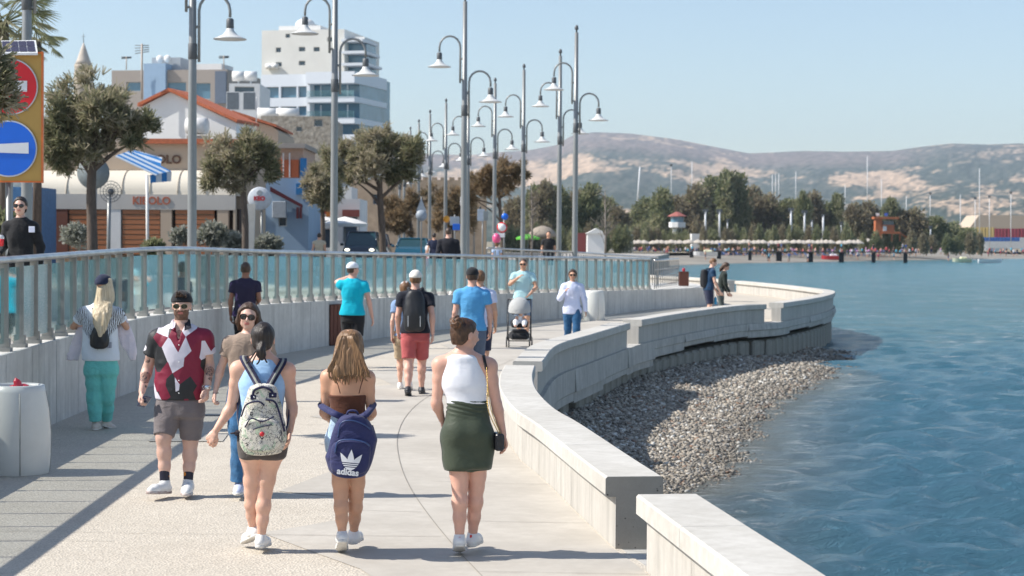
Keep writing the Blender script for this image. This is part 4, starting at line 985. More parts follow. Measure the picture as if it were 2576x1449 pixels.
tube_part('handle', catmull([zt_(636, 998, .285), zt_(640, 982, .30), zt_(662, 974, .305), zt_(682, 982, .30), zt_(688, 996, .285)], 6), .009, mn, bp)
for x, y in ((640, 999), (686, 994)):
    b = MB(); c_ = zt_(x, y, .292); b.box(c_, (.055, .012, .035), .0, bev=.004); b.build('handle_tab', mn, bp); b = MB(); b.ball(c_+TOW*.008, .007); b.build('rivet', M('silver', (.7, .7, .7), .25, .9), bp)
b = MB(); c_ = zt_(659, 1092, .355); b.lathe([(.016, -.008), (.0165, 0), (.013, .006), (.004, .009)], (0, 0, 0), 16); 
o = b.build('red_button', M('red_enamel', (.55, .02, .03), .35), bp); o.location = tuple(c_); o.rotation_euler = (R(90), 0, 0)
b = MB(); c_ = zt_(598, 1089, .25)
for _ in range(60): p = nrm(rng.normal(size=3)); b.tube([c_+p*.006, c_+p*.026], [.003, .0012], 4)
b.tube([c_, c_+np.array([-.05, 0, -.004])], [.010, .006], 6); b.tube([c_, c_+np.array([.004, 0, -.06])], [.010, .006], 6); b.ball(c_, .018); b.build('pompom_keyring', M('dark_fur', (.03, .022, .03), .9), bp)
for sx, a, c_ in ((-1, (652, 972), (613, 903)), (1, (676, 972), (712, 909))):
    pts = catmull([zt_(a[0], a[1], .19), zt_((a[0]+c_[0])/2, (a[1]+c_[1])/2, .125), zt_(c_[0], c_[1], .075), zt_(c_[0]-sx*2, c_[1]-7, -.0), zt_(c_[0]-sx*2, c_[1]+6, -.06), zt_(c_[0]+sx*4, 950, -.095), zt_(c_[0]+sx*14, 1010, -.06), zt_(c_[0]+sx*14, 1060, .08), zt_(c_[0]+sx*2, 1100, .16)], 6)
    nv = [(-np.array([0, 1, 0]) if i < len(pts)*.25 else UP if i < len(pts)*.45 else AWAY if i < len(pts)*.7 else Rx*sx) for i in range(len(pts))]
    nv = [nrm(sum(nv[max(0, i-3):i+4])) for i in range(len(nv))]
    s1 = band('strap', pts, .052, .007, mn, bp, np.array(nv)); band('strap_stripe', pts+np.array(nv)*.0045, .016, .003, cloth('grey_stripe', (.28, .28, .25)), s1, np.array(nv))

# ---------------------------------------------------------------- girl with long golden hair (walks away)
pos = G(862, 1397); Y = pos[1]; rows = [(918, 877, 18, .8), (935, 876, 36, .8), (958, 875, 49), (985, 874, 48), (1012, 874, 42, .72), (1034, 875, 41, .75), (1066, 876, 48), (1098, 877, 54), (1132, 877, 50)]
J = jn(Y, head=(879, 868, .01), neck=(877, 917), shL=(826, 949), shR=(924, 951), elL=(816, 1038, .02), elR=(935, 1040, .02), wrL=(842, 1066, .20), wrR=(910, 1066, .20), hipL=(854, 1112), hipR=(899, 1112), knL=(858, 1243, .0), knR=(896, 1245, .06), anL=(861, 1345, -.03), anR=(890, 1341, .17))
r_, P = person('person', 'girl with long golden-brown hair in a brown crop top and denim shorts, seen from behind', pos, J, .0065, sk_tan, (0, 1), None, 'f', .93, 1.0, torso_px(rows_scale(rows, .97), Y), hs=.97, handopt={'L': dict(curl=.9), 'R': dict(curl=.9)})
P['root'] = r_; st = shift(torso_px(rows, Y), pos); zz = lambda y: at(0, y, Y)[2]
mb_ = cloth('brown_jersey', (.105, .038, .022), .12)
smesh('crop_top', puff(cut(loft(st, P['side'], P['fw']), ((0, 0, zz(988)), (0, 0, 1)), ((0, 0, zz(1031)), (0, 0, -1))), .006, .003, 10, 2), .0055, mb_, r_)
for sx, x0, x1 in ((-1, 845, 856), (1, 913, 903)): tube_part('thin_strap', catmull([at(x0-sx*1, 940, Y-.02)-pos, at(x0, 953, Y-.105)-pos, at((x0+x1)/2, 970, Y-.125)-pos, at(x1, 990, Y-.125)-pos], 5), .0032, mb_, r_, 6)
sh_ = legwear(P, [s for s in st if s[2] < zz(1029)+.02], m_denim, 'denim_shorts', frac=.16, r=(.094, .086, .084), fold=.003, top=zz(1030), h=.007)
b = MB()
for q in 'LR':
    for _ in range(50):
        a = rng.uniform(0, 6.28); c_ = P['J']['hip'+q]+(P['J']['kn'+q]-P['J']['hip'+q])*.15; p = c_+np.array([math.cos(a)*.084, math.sin(a)*.084, 0]); b.tube([p, p+np.array([rng.normal(0, .008), rng.normal(0, .008), -rng.uniform(.02, .045)])], [.0016, .0008], 4)
b.build('frayed_hem', M('frayed_thread', (.6, .62, .62), .9), sh_)
hd = P['head']; g = hd.g
hl = loft([(*(at(x, y, Y+dy)-pos), w/F*Y, d) for y, x, w, d, dy in ((829, 880, 14, .05, .01), (840, 881, 27, .085, .0), (862, 880, 34, .10, -.005), (885, 878, 37, .10, -.02), (910, 875, 42, .085, -.05), (932, 872, 48, .058, -.085), (950, 871, 40, .045, -.10), (968, 868, 20, .030, -.11))], Rx, AWAY)
hl = cut(hl, (g(0, .055, .062), nrm(hd.AX[1]*.8-hd.AX[2]*.6)), (g(0, .045, .0), hd.AX[1]), k=.012)
smesh('hair', hairnoise(hl, .007, 42, 5, 5), .0055, h_gold, r_)
b = MB()
for i in range(46):
    t = i/45; x0 = 842+68*t; x1 = 822+104*t+rng.normal(0, 4); p0 = at(872+(x0-876)*.35, 845, Y-.09)-pos; p1 = at(x0, 895, Y-.115)-pos; p2 = at(x1, 940+rng.uniform(-8, 14)-abs(t-.5)*14, Y-.135)-pos; p3 = at(x1+rng.normal(0, 5), 958+rng.uniform(-12, 18)-abs(t-.45)*36, Y-.14)-pos
    b.tube(catmull([p0, p1, p2, p3], 5), [.005]+[.0075]*9+[.006]*4+[.004, .001], 5)
b.build('hair_locks', h_gold, r_)
for q in 'LR': shoe(r_, P, P['J']['an'+q], (-.12, 1) if q == 'L' else (.12, 1), s=.96, pitch=.42 if q == 'L' else .0)
bp = thing('backpack', at(882, 1120, Y-.2), 'dark blue backpack with a white three-leaf emblem hanging low behind a girl', 'backpack'); o_ = np.array(bp.location)
m_nb = cloth('indigo_canvas', (.028, .032, .105), .12, rough=.7)
br = [(1042, 888, 18), (1050, 888, 32), (1072, 889, 47), (1108, 886, 57), (1150, 880, 58), (1180, 878, 51), (1196, 881, 36), (1200, 882, 24)]
bl = loft([(a-o_[0], b_-o_[1], c-o_[2], w, .085) for a, b_, c, w, e_ in torso_px(br, Y-.20)], Rx, TOW); smesh('bag_body', puff(bl, 0, .008, 7, 9), .0065, m_nb, bp)
zt_ = lambda x, y, d: at(x, y, Y-d)-o_
pk = loft([(a-o_[0], b_-o_[1], c-o_[2], w, .052) for a, b_, c, w, e_ in torso_px([(1106, 886, 26), (1118, 885, 46), (1150, 881, 50), (1180, 879, 46), (1193, 881, 30)], Y-.262)], Rx, TOW); smesh('front_pocket', puff(pk, 0, .004, 8, 3), .006, m_nb, bp)
mz = M('blue_zip', (.03, .06, .17), .4); tube_part('zip', catmull([zt_(843, 1140, .305), zt_(850, 1112, .31), zt_(880, 1106, .322), zt_(915, 1112, .318), zt_(930, 1122, .30)], 6), .006, mz, bp); tube_part('zip', catmull([zt_(850, 1100, .27), zt_(858, 1065, .285), zt_(885, 1058, .295), zt_(915, 1068, .285), zt_(932, 1080, .27)], 6), .005, mz, bp)
tube_part('handle', catmull([zt_(872, 1045, .22), zt_(878, 1034, .235), zt_(895, 1034, .235), zt_(902, 1046, .22)], 5), .008, m_nb, bp)
for pts, in (([(868, 1052, .20), (840, 1040, .22), (812, 1024, .10), (808, 1018, .0), (822, 1030, -.07)],), ([(905, 1052, .20), (922, 1042, .22), (936, 1024, .10), (939, 1018, .0), (925, 1030, -.07)],)):
    pp = catmull([zt_(*p) for p in pts], 6); band('strap', pp, .045, .008, m_nb, bp, np.array([nrm(TOW+UP*.3)]*len(pp)))
band('strap_end', catmull([zt_(935, 1070, .17), zt_(943, 1100, .17), zt_(941, 1128, .18)], 5), .02, .005, m_nb, bp, TOW)
# emblem: three leaves cut by stripes, and the word under it
def flat(name, polys, c, sx, m, parent, ang=0):
    b = MB(); k = 0
    for pl in polys:
        vs = [np.array([x*math.cos(ang)-y*math.sin(ang), 0, x*math.sin(ang)+y*math.cos(ang)])*sx for x, y in pl]
        bend = [v_+AWAY*(abs(v_[0])**2*1.2) for v_ in vs]; b.add([v_+c for v_ in bend], [list(range(len(pl)))])
    return b.build(name, m, parent)
def leaf(x0, y0, x1, y1, w, n_=9):
    A_ = np.array([x0, y0]); B_ = np.array([x1, y1]); d = B_-A_; nn_ = np.array([-d[1], d[0]])/np.linalg.norm(d)
    l_ = [A_+d*t+nn_*w*math.sin(math.pi*t**.8) for t in np.linspace(0, 1, n_)]; r2 = [A_+d*t-nn_*w*math.sin(math.pi*t**.8) for t in np.linspace(1, 0, n_)]
    return l_+r2[1:-1]
def clip_y(pl, lo, hi):
    for s_, v_ in ((1, lo), (-1, hi)):
        out = []
        for i in range(len(pl)):
            a, b_ = pl[i], pl[(i+1) % len(pl)]; ia = s_*(a[1]-v_) >= 0; ib = s_*(b_[1]-v_) >= 0
            if ia: out.append(a)
            if ia != ib: t = (v_-a[1])/(b_[1]-a[1]); out.append(np.array(a)+t*(np.array(b_)-a))
        pl = out
        if len(pl) < 3: return None
    return pl
m_logo = M('white_print', (.74, .74, .76), .6, var=.03)
lv = [leaf(0, -1.0, 0, 1.0, .33), leaf(0, -.95, -1.0, .62, .30), leaf(0, -.95, 1.0, .62, .30)]; polys = []
for i, pl in enumerate(lv):
    for lo, hi in ((-.22, 2), (-.40, -.30), (-.58, -.48), (-.95, -.66)):
        q = clip_y([np.array(p) for p in pl], lo, hi)
        if q is not None: polys.append(q)
c_ = zt_(882, 1158, .330); flat('emblem', polys, c_, .074, m_logo, bp, R(-5))
text_curve('adidas', .060, 'emblem_word', m_logo, bp, zt_(875, 1188, .324), (R(90), R(6), 0), .001, bold=.0022)

# ---------------------------------------------------------------- woman in the green skirt (walks away, looks right)
pos = G(1157, 1402); Y = pos[1]; rows = [(884, 1164, 20, .8), (896, 1164, 38, .8), (915, 1165, 47), (945, 1167, 54), (968, 1169, 56), (986, 1172, 52, .7), (1004, 1175, 48, .75), (1035, 1176, 51, .75), (1070, 1176, 58), (1095, 1176, 61), (1130, 1177, 58), (1172, 1177, 53, .8)]
J = jn(Y, head=(1170, 843, .0), neck=(1165, 888), shL=(1108, 918), shR=(1230, 921), elL=(1098, 1014, .0), elR=(1249, 1016, .0), wrL=(1112, 1056, .06), wrR=(1266, 1094, .03), hipL=(1150, 1105), hipR=(1203, 1105), knL=(1157, 1220, -.02), knR=(1198, 1224, .05), anL=(1156, 1352, -.03), anR=(1189, 1347, .12))
r_, P = person('person', 'woman with a hair bun in a white tank top and green skirt, seen from behind', pos, J, .0065, sk_pink, (0, 1), (.80, .60, -.12), 'f', 1.03, 1.10, torso_px(rows_scale(rows, .96), Y), handopt={'L': dict(curl=.55, out=AWAY+Rx*.3), 'R': dict(curl=.45, out=AWAY+Lx*.4)})
P['root'] = r_; st = shift(torso_px(rows, Y), pos); zz = lambda y: at(0, y, Y)[2]
tp = cut(loft(st, P['side'], P['fw']), ((0, 0, zz(1003)), (0, 0, -1)), k=.005)
smesh('tank_top', puff(tp, .006, .0025, 10, 1), .0058, cloth('white_rib', (.80, .80, .84), .03, b_=.05, wr=-.016), r_)
sk = cut(loft(st, P['side'], P['fw']), ((0, 0, zz(999)), (0, 0, 1)), ((0, 0, zz(1170)), (0, 0, -1)), k=.005)
gl_ = union([sk, *[cut(cone(P['J']['hip'+q], P['J']['kn'+q], .100, .082), ((0, 0, zz(1169)), (0, 0, -1)), k=.005) for q in 'LR'], ell(at(1155, 1085, Y-.055)-pos, np.array([.082, .07, .085])), ell(at(1198, 1085, Y-.055)-pos, np.array([.082, .07, .085]))], .05)
def fwr(f0):
    def f(P_):
        z = P_[:, 2]; w = np.exp(-((z-zz(1015))/.045)**2); return f0(P_)-.0035*w*np.sin(z*210+P_[:, 0]*14+3*np.sin(P_[:, 0]*9))-.003*vnoise(P_*np.array([1, 1, 1.6]), 9, 4)
    f.bb = (f0.bb[0]-.02, f0.bb[1]+.02); return f
smesh('skirt', puff(fwr(gl_), .006), .0058, cloth('olive_green_jersey', (.052, .066, .043), .10, rough=.6, wr=-.012), r_)
hd = P['head']; g = hd.g
hf = skull(hd, .009, .052, -.075); bun = at(1148, 810, Y-.10)-pos
m_hm = h_brown; hb = union([hf, cone(g(0, -.075, .08), bun, .034, .040)], .02)
smesh('hair', hairnoise(hb, .0035, 50, 18, 3), .0055, hairm('auburn_brown_hair', (.035, .016, .009), (.11, .055, .028), (40, 40, 26)), r_)
def swirl(P_):
    d = P_-bun; th = np.arctan2(d[:, 2], d[:, 0]); rr = np.hypot(d[:, 0], d[:, 2]); return ell(bun, np.array([.047, .046, .043]))(P_)-.0045*np.sin(5*th+rr*150+d[:, 1]*50)-.003*vnoise(P_, 60, 3)
swirl.bb = (bun-.06, bun+.06)
smesh('hair_bun', swirl, .005, hairm('bun_hair', (.05, .022, .012), (.20, .10, .05), (60, 60, 60)), r_)
for q in 'LR':
    o = shoe(r_, P, P['J']['an'+q], (-.05, 1) if q == 'L' else (.22, 1), s=.98, pitch=.30 if q == 'L' else .0)
    A_ = P['J']['an'+q]; b = MB(); t_ = nrm(((-.05, 1, 0) if q == 'L' else (.22, 1, 0))); b.box(A_-t_*.052+UP*(-.006), (.014, .006, .035)); b.build('red_heel_tab', M('red_tab', (.6, .02, .02), .5), o)
tube_part('necklace', catmull([g(-.055, -.0, -.128), g(-.01, -.06, -.140), g(.045, -.03, -.132)], 5), .0018, MATS['gold'], r_, 5)
hbag = thing('shoulder_bag', at(1252, 1105, Y), 'small black shoulder bag on a gold chain at the hip of the green-skirted woman', 'handbag'); o_ = np.array(hbag.location); zt_ = lambda x, y, d: at(x, y, Y-d)-o_
b = MB(); b.slab([(-.05, -.028), (.012, -.032), (.02, .03), (-.045, .03)], -.0, .0)
b = MB(); c_ = zt_(1252, 1110, .02); b.box(c_, (.062, .17, .12), R(12), bev=.012); b.build('bag_body', M('croc_leather', (.014, .014, .018), .3, var=.3, vs=60, bmp=.6, bs=45), hbag)
b = MB(); b.box(zt_(1262, 1098, .035), (.012, .03, .012)); b.build('clasp', MATS['gold'], hbag)
for x1, x2, sx in ((1247, 1262, .09), (1240, 1258, .02)):
    pts = resample(catmull([zt_(1224, 925, .085), zt_(1226, 960, .125), zt_(x1-12, 1030, .12), zt_(x2-4, 1090, .06)], 8), step=.011); b = MB()
    for i, p in enumerate(pts): b.ball(p, (.0042, .0042, .0062), 5, 4)
    b.build('chain', MATS['gold'], hbag)
pts = catmull([zt_(1224, 930, .09), zt_(1219, 908, .07), zt_(1217, 896, .03), zt_(1218, 896, -.02), zt_(1222, 920, -.07)], 6); nv = np.array([nrm(TOW*(1-i/len(pts)*2)+UP*.6) for i in range(len(pts))]); band('strap', pts, .02, .004, m_black, hbag, nv)
# ---------------------------------------------------------------- man in the geometric shirt (walks towards the camera)
pos = G(478, 1248); Y = pos[1]
rows = [(822, 455, 24, .8), (835, 455, 40, .75), (860, 455, 58, .62), (895, 454, 60, .62), (930, 453, 57, .66), (965, 452, 58, .68), (1003, 452, 59, .66)]
J = jn(Y, head=(457, 770, -.02), neck=(456, 820), shL=(397, 851), shR=(514, 851), elL=(371, 928, .05), elR=(526, 918, .05), wrL=(357, 985, -.04), wrR=(521, 977, -.06), hipL=(425, 1030), hipR=(480, 1030), knL=(411, 1104, -.10), knR=(479, 1113, .02), anL=(415, 1216, -.12), anR=(473, 1214, -.02))
jl = lambda x, y, dy=0: at(x, y, Y+dy)-pos
tat = [(jl(366, 950, -.02), .05), (jl(371, 905, -.0), .03), (jl(362, 972, -.02), .03), (jl(528, 935, -.01), .045), (jl(525, 955, -.02), .035), (jl(452, 838, -.10), .030)]
r_, P = person('person', 'bearded man in a black, white and maroon geometric shirt and sunglasses', pos, J, .0065, sk_pink, (0, -1), (.06, -1, -.03), 'm', 1.03, 1.12, torso_px(rows_scale(rows, .93), Y), mats=[sk_pale, m_lip, m_stub, sk_tat], mi=face_mi(1, 2, tat), hs=1.0,
                handopt={'L': dict(curl=.75, out=TOW+Rx*.2), 'R': dict(curl=.55, out=TOW+Lx*.2)})
P['root'] = r_; st = shift(torso_px(rows, Y), pos)
# shirt cloth: straight-edged patches in three colours
m, n, l, bb = nt('geometric_shirt'); v = coords(n, l, (1, .08, .72)); rot = n.new('ShaderNodeMapping'); rot.inputs[2].default_value = (0, R(38), 0); l.new(v, rot.inputs[0])
w = n.new('ShaderNodeTexVoronoi'); w.inputs['Scale'].default_value = 10.0; w.inputs['Randomness'].default_value = .55; l.new(rot.outputs[0], w.inputs['Vector'])
sep = n.new('ShaderNodeSeparateColor'); l.new(w.outputs['Color'], sep.inputs[0])
l.new(ramp(n, l, sep.outputs[0], [(0, (.018, .018, .020)), (.34, (.22, .008, .035)), (.70, (.70, .66, .73))], 'CONSTANT'), bb.inputs['Base Color']); bb.inputs['Roughness'].default_value = .6
wv = noise(n, l, coords(n, l), 10, 3, .6, 1.0); bump(n, l, wv, bb, .35, .010)
shm = tee(P, st, m, 'geometric_shirt', sl=.52, r=.014, sr=.068, fold=.006, hem=at(0, 1001, Y)[2], vneck=.13, h=.0062)
b = MB()
for y in (868, 911, 957, 989): b.ball(jl(450, y, -.155 if y < 990 else -.15), (.0055, .004, .0055), 8, 6)
b.build('button', M('pearl', (.8, .8, .78), .3), shm)
for sx in (-1, 1):                                # open collar
    c0 = jl(456, 812, -.02); b = MB(); p = [c0+np.array([sx*.035, .06, .035]), c0+np.array([sx*.075, .0, .022]), c0+np.array([sx*.098, -.065, -.040]), c0+np.array([sx*.045, -.10, -.062]), c0+np.array([sx*.040, -.055, -.012])]
    b.add(p+[q+TOW*.006+UP*.006 for q in p], [(0, 1, 2, 3, 4), (9, 8, 7, 6, 5)]+[(i, (i+1) % 5, (i+1) % 5+5, i+5) for i in range(5)]); b.build('collar', [cloth('collar_black', (.02, .02, .03)), m][0 if sx > 0 else 1], shm)
legwear(P, shift(torso_px([(985, 452, 53, .66), (1010, 452, 57, .68), (1045, 452, 58, .68)], Y), pos), cloth('grey_chino', (.18, .155, .155), .06, wr=-.005), 'shorts', frac=.90, r=(.112, .100, .086), fold=.005, top=at(0, 985, Y)[2], h=.0075)
cap(P, m_black, back=True); g = P['head'].g
b = MB()
for i in range(15):
    a = rng.uniform(-.035, .035); c0 = g(a, .075+rng.uniform(-.02, .012), .075+rng.uniform(0, .025)); p = [c0]
    for j in range(5): p.append(p[-1]+np.array([rng.normal(0, .008), -.004+rng.normal(0, .006), .006+rng.normal(0, .005)]))
    b.tube(p, [.006, .0075, .007, .006, .004, .002], 5)
b.build('curly_fringe', h_brown, r_)
specs(r_, P['head'], 1.0, lens=M('green_lens', (.03, .035, .02), .08), frame=M('amber_frame', (.55, .36, .20), .3))
tube_part('moustache', catmull([g(-.030, .090, -.042), g(-.012, .100, -.035), g(0, .102, -.033), g(.012, .100, -.035), g(.030, .090, -.042)], 4), .0065, m_stub, r_)
m, n, l, bb = nt('printed_sock'); v = coords(n, l); w = n.new('ShaderNodeTexVoronoi'); w.inputs['Scale'].default_value = 14; l.new(v, w.inputs['Vector']); k = ramp(n, l, w.outputs['Distance'], [(.24, 1.0), (.28, 0.0)]); sc_ = n.new('ShaderNodeSeparateColor'); l.new(w.outputs['Color'], sc_.inputs[0])
l.new(mixc(n, l, k, (.012, .012, .03), ramp(n, l, sc_.outputs[0], [(0, (.012, .012, .03)), (.45, (.7, .25, .03)), (.62, (.6, .03, .05)), (.8, (.02, .2, .5))], 'CONSTANT')), bb.inputs['Base Color']); m_sock = m
for q in 'LR':
    A_, K_ = P['J']['an'+q], P['J']['kn'+q]; smesh('sock', chain([A_-UP*.02, A_+(K_-A_)*.40], [.040, .045], .01), .008, m_sock, r_)
    shoe(r_, P, A_, (-.42, -1) if q == 'L' else (.10, -1), s=1.14, m2=M('burgundy_sole', (.30, .16, .15), .5, col2=(.66, .62, .58), vs=14, var=.2), pitch=-.10 if q == 'L' else 0)
    b = MB(); t_ = nrm(((-.42, -1, 0) if q == 'L' else (.10, -1, 0))); s_ = np.cross(t_, UP)
    for j in range(5): c0 = A_+t_*(.05+.022*j)-UP*(.010+.011*j); b.tube([c0-s_*.024, c0+UP*.006, c0+s_*.024], .0032, 5)
    b.build('laces', m_white, r_)
wt = P['J']['wrR']; b = MB(); d_ = nrm(P['J']['wrR']-P['J']['elR']); a_ = nrm(np.cross(d_, AWAY)); c_ = np.cross(d_, a_); ring = [wt-d_*.01+(a_*math.cos(t)+c_*math.sin(t))*.031 for t in np.linspace(0, 2*math.pi, 17)]
b.tube(ring, .006, 6, 0, False); b.ball(wt-d_*.01+TOW*.033, (.02, .006, .02), 12, 8); b.build('wristwatch', M('steel_watch', (.6, .62, .65), .25, .9), r_)
ph = tag(MB().box((0, 0, 0), (.074, .010, .15), bev=.004).build('mobile_phone', M('dark_blue_phone', (.012, .03, .10), .12, coat=.5)), 'dark blue mobile phone held low in the hand of the bearded man', 'phone'); ph.location = tuple(at(363, 1010, Y-.085)); ph.rotation_euler = (R(50), R(14), R(30))

# ---------------------------------------------------------------- woman in the taupe T-shirt (towards the camera, half hidden)
pos = G(600, 1251); Y = pos[1]
rows = [(838, 626, 22, .8), (852, 624, 38, .75), (880, 622, 47, .66), (915, 622, 46, .66), (950, 621, 41, .72), (985, 620, 48, .72), (1020, 620, 52)]
J = jn(Y, head=(625, 797, -.01), neck=(625, 846), shL=(579, 864), shR=(670, 866), elL=(555, 928, .03), elR=(690, 930, .05), wrL=(542, 985, -.02), wrR=(690, 990, 0), hipL=(600, 1035), hipR=(642, 1035), knL=(601, 1120, -.05), knR=(640, 1122, .08), anL=(603, 1216, -.03), anR=(640, 1205, .25))
r_, P = person('person', 'brown-haired woman in a taupe T-shirt, sunglasses and blue jeans facing the camera', pos, J, .0075, sk_pale, (0, -1), (.05, -1, -.02), 'f', .95, 1.0, torso_px(rows_scale(rows, .93), Y), mats=[sk_pale, m_lip], mi=face_mi(1), up=(.10, 0, 1), handopt={'L': dict(curl=.7, out=TOW)})
P['root'] = r_; st = shift(torso_px(rows, Y), pos); zz = lambda y: at(0, y, Y)[2]
tee(P, st, cloth('taupe_cotton', (.30, .225, .175), .05), 'tshirt', sl=.46, r=.010, hem=zz(962), fold=.005, h=.007)
legwear(P, [s for s in st if s[2] < zz(945)], m_jean, 'jeans', frac=1.93, r=(.100, .088, .066, .068, .082), fold=.005, top=zz(955), h=.0075)
hd = P['head']; g = hd.g; hl = union([skull(hd, .014, .058, -.10), chain([g(-.070, -.01, .03), g(-.088, -.02, -.05), g(-.095, -.01, -.14), g(-.085, .02, -.20)], [.030, .036, .034, .012], .02), chain([g(.066, -.02, .03), g(.082, -.03, -.05), g(.075, -.04, -.12)], [.030, .030, .014], .02), ell(g(0, -.06, -.09), np.array([.07, .04, .09]))], .02)
smesh('hair', hairnoise(hl, .006, 34, 7, 4), .007, h_brown, r_); specs(r_, hd, 1.15)
for q in 'LR': shoe(r_, P, P['J']['an'+q], (.05, -1), s=1.0, m1=M('pale_blue_sneaker', (.52, .56, .70), .6), pitch=0 if q == 'L' else .3)
tube_part('bracelet', [P['J']['wrL']+np.array([math.cos(t)*.024, math.sin(t)*.024, -.012]) for t in np.linspace(0, 6.28, 13)], .003, m_black, r_, 5)

# ---------------------------------------------------------------- blond woman in a cap (walks away)
pos = G(240, 1082); Y = pos[1]
rows = [(765, 255, 16, .8), (778, 254, 28, .75), (800, 253, 40, .66), (830, 252, 41, .68), (862, 252, 42, .7), (890, 253, 44, .7), (906, 254, 44, .68)]
J = jn(Y, head=(262, 720, 0), neck=(256, 766), shL=(212, 788), shR=(294, 788), elL=(184, 822, .10), elR=(318, 823, .08), wrL=(206, 818, .26), wrR=(312, 795, .26), hipL=(238, 930), hipR=(272, 930), knL=(238, 1000, .0), knR=(268, 998, .05), anL=(240, 1066, .0), anR=(268, 1060, .22))
r_, P = person('person', 'blond woman in a navy cap, winged-print white T-shirt and turquoise trousers, seen from behind', pos, J, .010, sk_tan, (0, 1), (.35, 1, 0), 'f', .95, 1.0, torso_px(rows_scale(rows, .9), Y))
P['root'] = r_; st = shift(torso_px(rows, Y), pos); zz = lambda y: at(0, y, Y)[2]; of = pos
m, n, l, bb = nt('winged_print'); tc = n.new('ShaderNodeTexCoord'); sx = n.new('ShaderNodeSeparateXYZ'); l.new(tc.outputs['Object'], sx.inputs[0])
ab = n.new('ShaderNodeMath'); ab.operation = 'SUBTRACT'; l.new(sx.outputs[0], ab.inputs[0]); ab.inputs[1].default_value = float(at(253, 800, Y)[0]-pos[0]); a2 = n.new('ShaderNodeMath'); a2.operation = 'ABSOLUTE'; l.new(ab.outputs[0], a2.inputs[0])
ln = n.new('ShaderNodeMath'); ln.operation = 'MULTIPLY_ADD'; l.new(a2.outputs[0], ln.inputs[0]); ln.inputs[1].default_value = 1.25; ln.inputs[2].default_value = float(zz(880))
df = n.new('ShaderNodeMath'); df.operation = 'SUBTRACT'; l.new(sx.outputs[2], df.inputs[0]); l.new(ln.outputs[0], df.inputs[1])
k = ramp(n, l, df.outputs[0], [(.0, 0.0), (.03, 1.0), (.22, 1.0), (.30, 0.0)])
wv = n.new('ShaderNodeTexWave'); wv.inputs['Scale'].default_value = 17; wv.inputs['Distortion'].default_value = 6; wv.inputs['Detail'].default_value = 3; l.new(tc.outputs['Object'], wv.inputs['Vector'])
kk = n.new('ShaderNodeMath'); kk.operation = 'MULTIPLY'; l.new(k, kk.inputs[0]); l.new(ramp(n, l, wv.outputs['Fac'], [(.35, 1.0), (.55, 0.0)]), kk.inputs[1])
l.new(mixc(n, l, kk.outputs[0], (.70, .75, .80), (.06, .055, .06)), bb.inputs['Base Color']); bb.inputs['Roughness'].default_value = .8; bump(n, l, noise(n, l, coords(n, l), 12, 3), bb, .4, .015)
tee(P, st, m, 'tshirt', sl=.52, r=.012, sr=.062, hem=zz(905), fold=.006)
legwear(P, [s for s in shift(torso_px([(885, 253, 38, .7), (920, 254, 41, .7), (940, 254, 40)], Y), pos)], cloth('turquoise_linen', (.16, .55, .50), .07, wr=.005), 'trousers', frac=1.90, r=(.112, .100, .088, .078, .066), fold=.007, top=zz(890))
hd = P['head']; g = hd.g; hl = loft([(*(at(x, y, Y+dy)-pos), w_/F*Y, d) for y, x, w_, d, dy in ((700, 266, 17, .08, 0), (725, 265, 20, .09, -.02), (755, 262, 24, .07, -.05), (790, 257, 22, .06, -.15), (825, 254, 15, .045, -.19), (848, 253, 8, .03, -.20))], Rx, AWAY)
hl = cut(hl, (g(0, .03, 0), hd.AX[1]), k=.012); smesh('hair', hairnoise(hl, .008, 34, 4, 6), .009, h_blond, r_)
cap(P, m_navy, s=1.05)
for q in 'LR': shoe(r_, P, P['J']['an'+q], (0, 1) if q == 'L' else (.5, .9), s=.95, m1=M('cream_shoe', (.62, .55, .48), .6), pitch=0 if q == 'L' else .35, h=.009)
bk = thing('backpack', at(254, 850, Y-.16), 'small round black leather backpack on the back of the blond woman', 'backpack'); o_ = np.array(bk.location); zt_ = lambda x, y, d: at(x, y, Y-d)-o_
smesh('bag_body', puff(loft([(*zt_(251+s_[1], s_[0], .17), s_[2]/F*Y, .055) for s_ in ((822, 0, 13), (832, 0, 18), (850, 0, 23), (868, -1, 22), (877, -1, 15))], Rx, AWAY), 0, .006, 12, 5), .008, M('soft_black_leather', (.015, .015, .017), .32, bmp=.3, bs=30), bk)
tube_part('strap', catmull([zt_(249, 822, .17), zt_(247, 800, .16), zt_(232, 775, .10)], 6), .007, m_black, bk); tube_part('strap', catmull([zt_(257, 822, .17), zt_(262, 800, .16), zt_(278, 776, .10)], 6), .007, m_black, bk)
b = MB(); b.box(zt_(275, 868, .18), (.055, .008, .07), 0); b.build('striped_tag', M('striped_tag', (.05, .06, .10), .5, var=.9, vs=60, stretch=(9, 1, .2), col2=(.6, .62, .7)), bk)
for sx, xs_, lab in ((-1, ((204, 822, 10), (200, 845, 14), (190, 875, 15), (182, 905, 13)), 'pale pink jacket hanging over the left arm of the blond woman'), (1, ((308, 800, 10), (312, 830, 17), (320, 860, 17), (330, 885, 11), (334, 905, 6)), 'pale pink jacket hanging over the right arm of the blond woman')):
    p0 = at(xs_[0][0], xs_[0][1], Y+.12); f = puff(loft([(*(at(x, y, Y+.12)-p0), w_/F*Y, .035) for x, y, w_ in xs_], Rx, AWAY, .01), 0, .012, 9, 7)
    j = smesh('jacket', f, .011, cloth('pale_pink_denim', (.78, .70, .74), .05, wr=.01), None); j.location = tuple(p0); tag(j, lab, 'jacket')

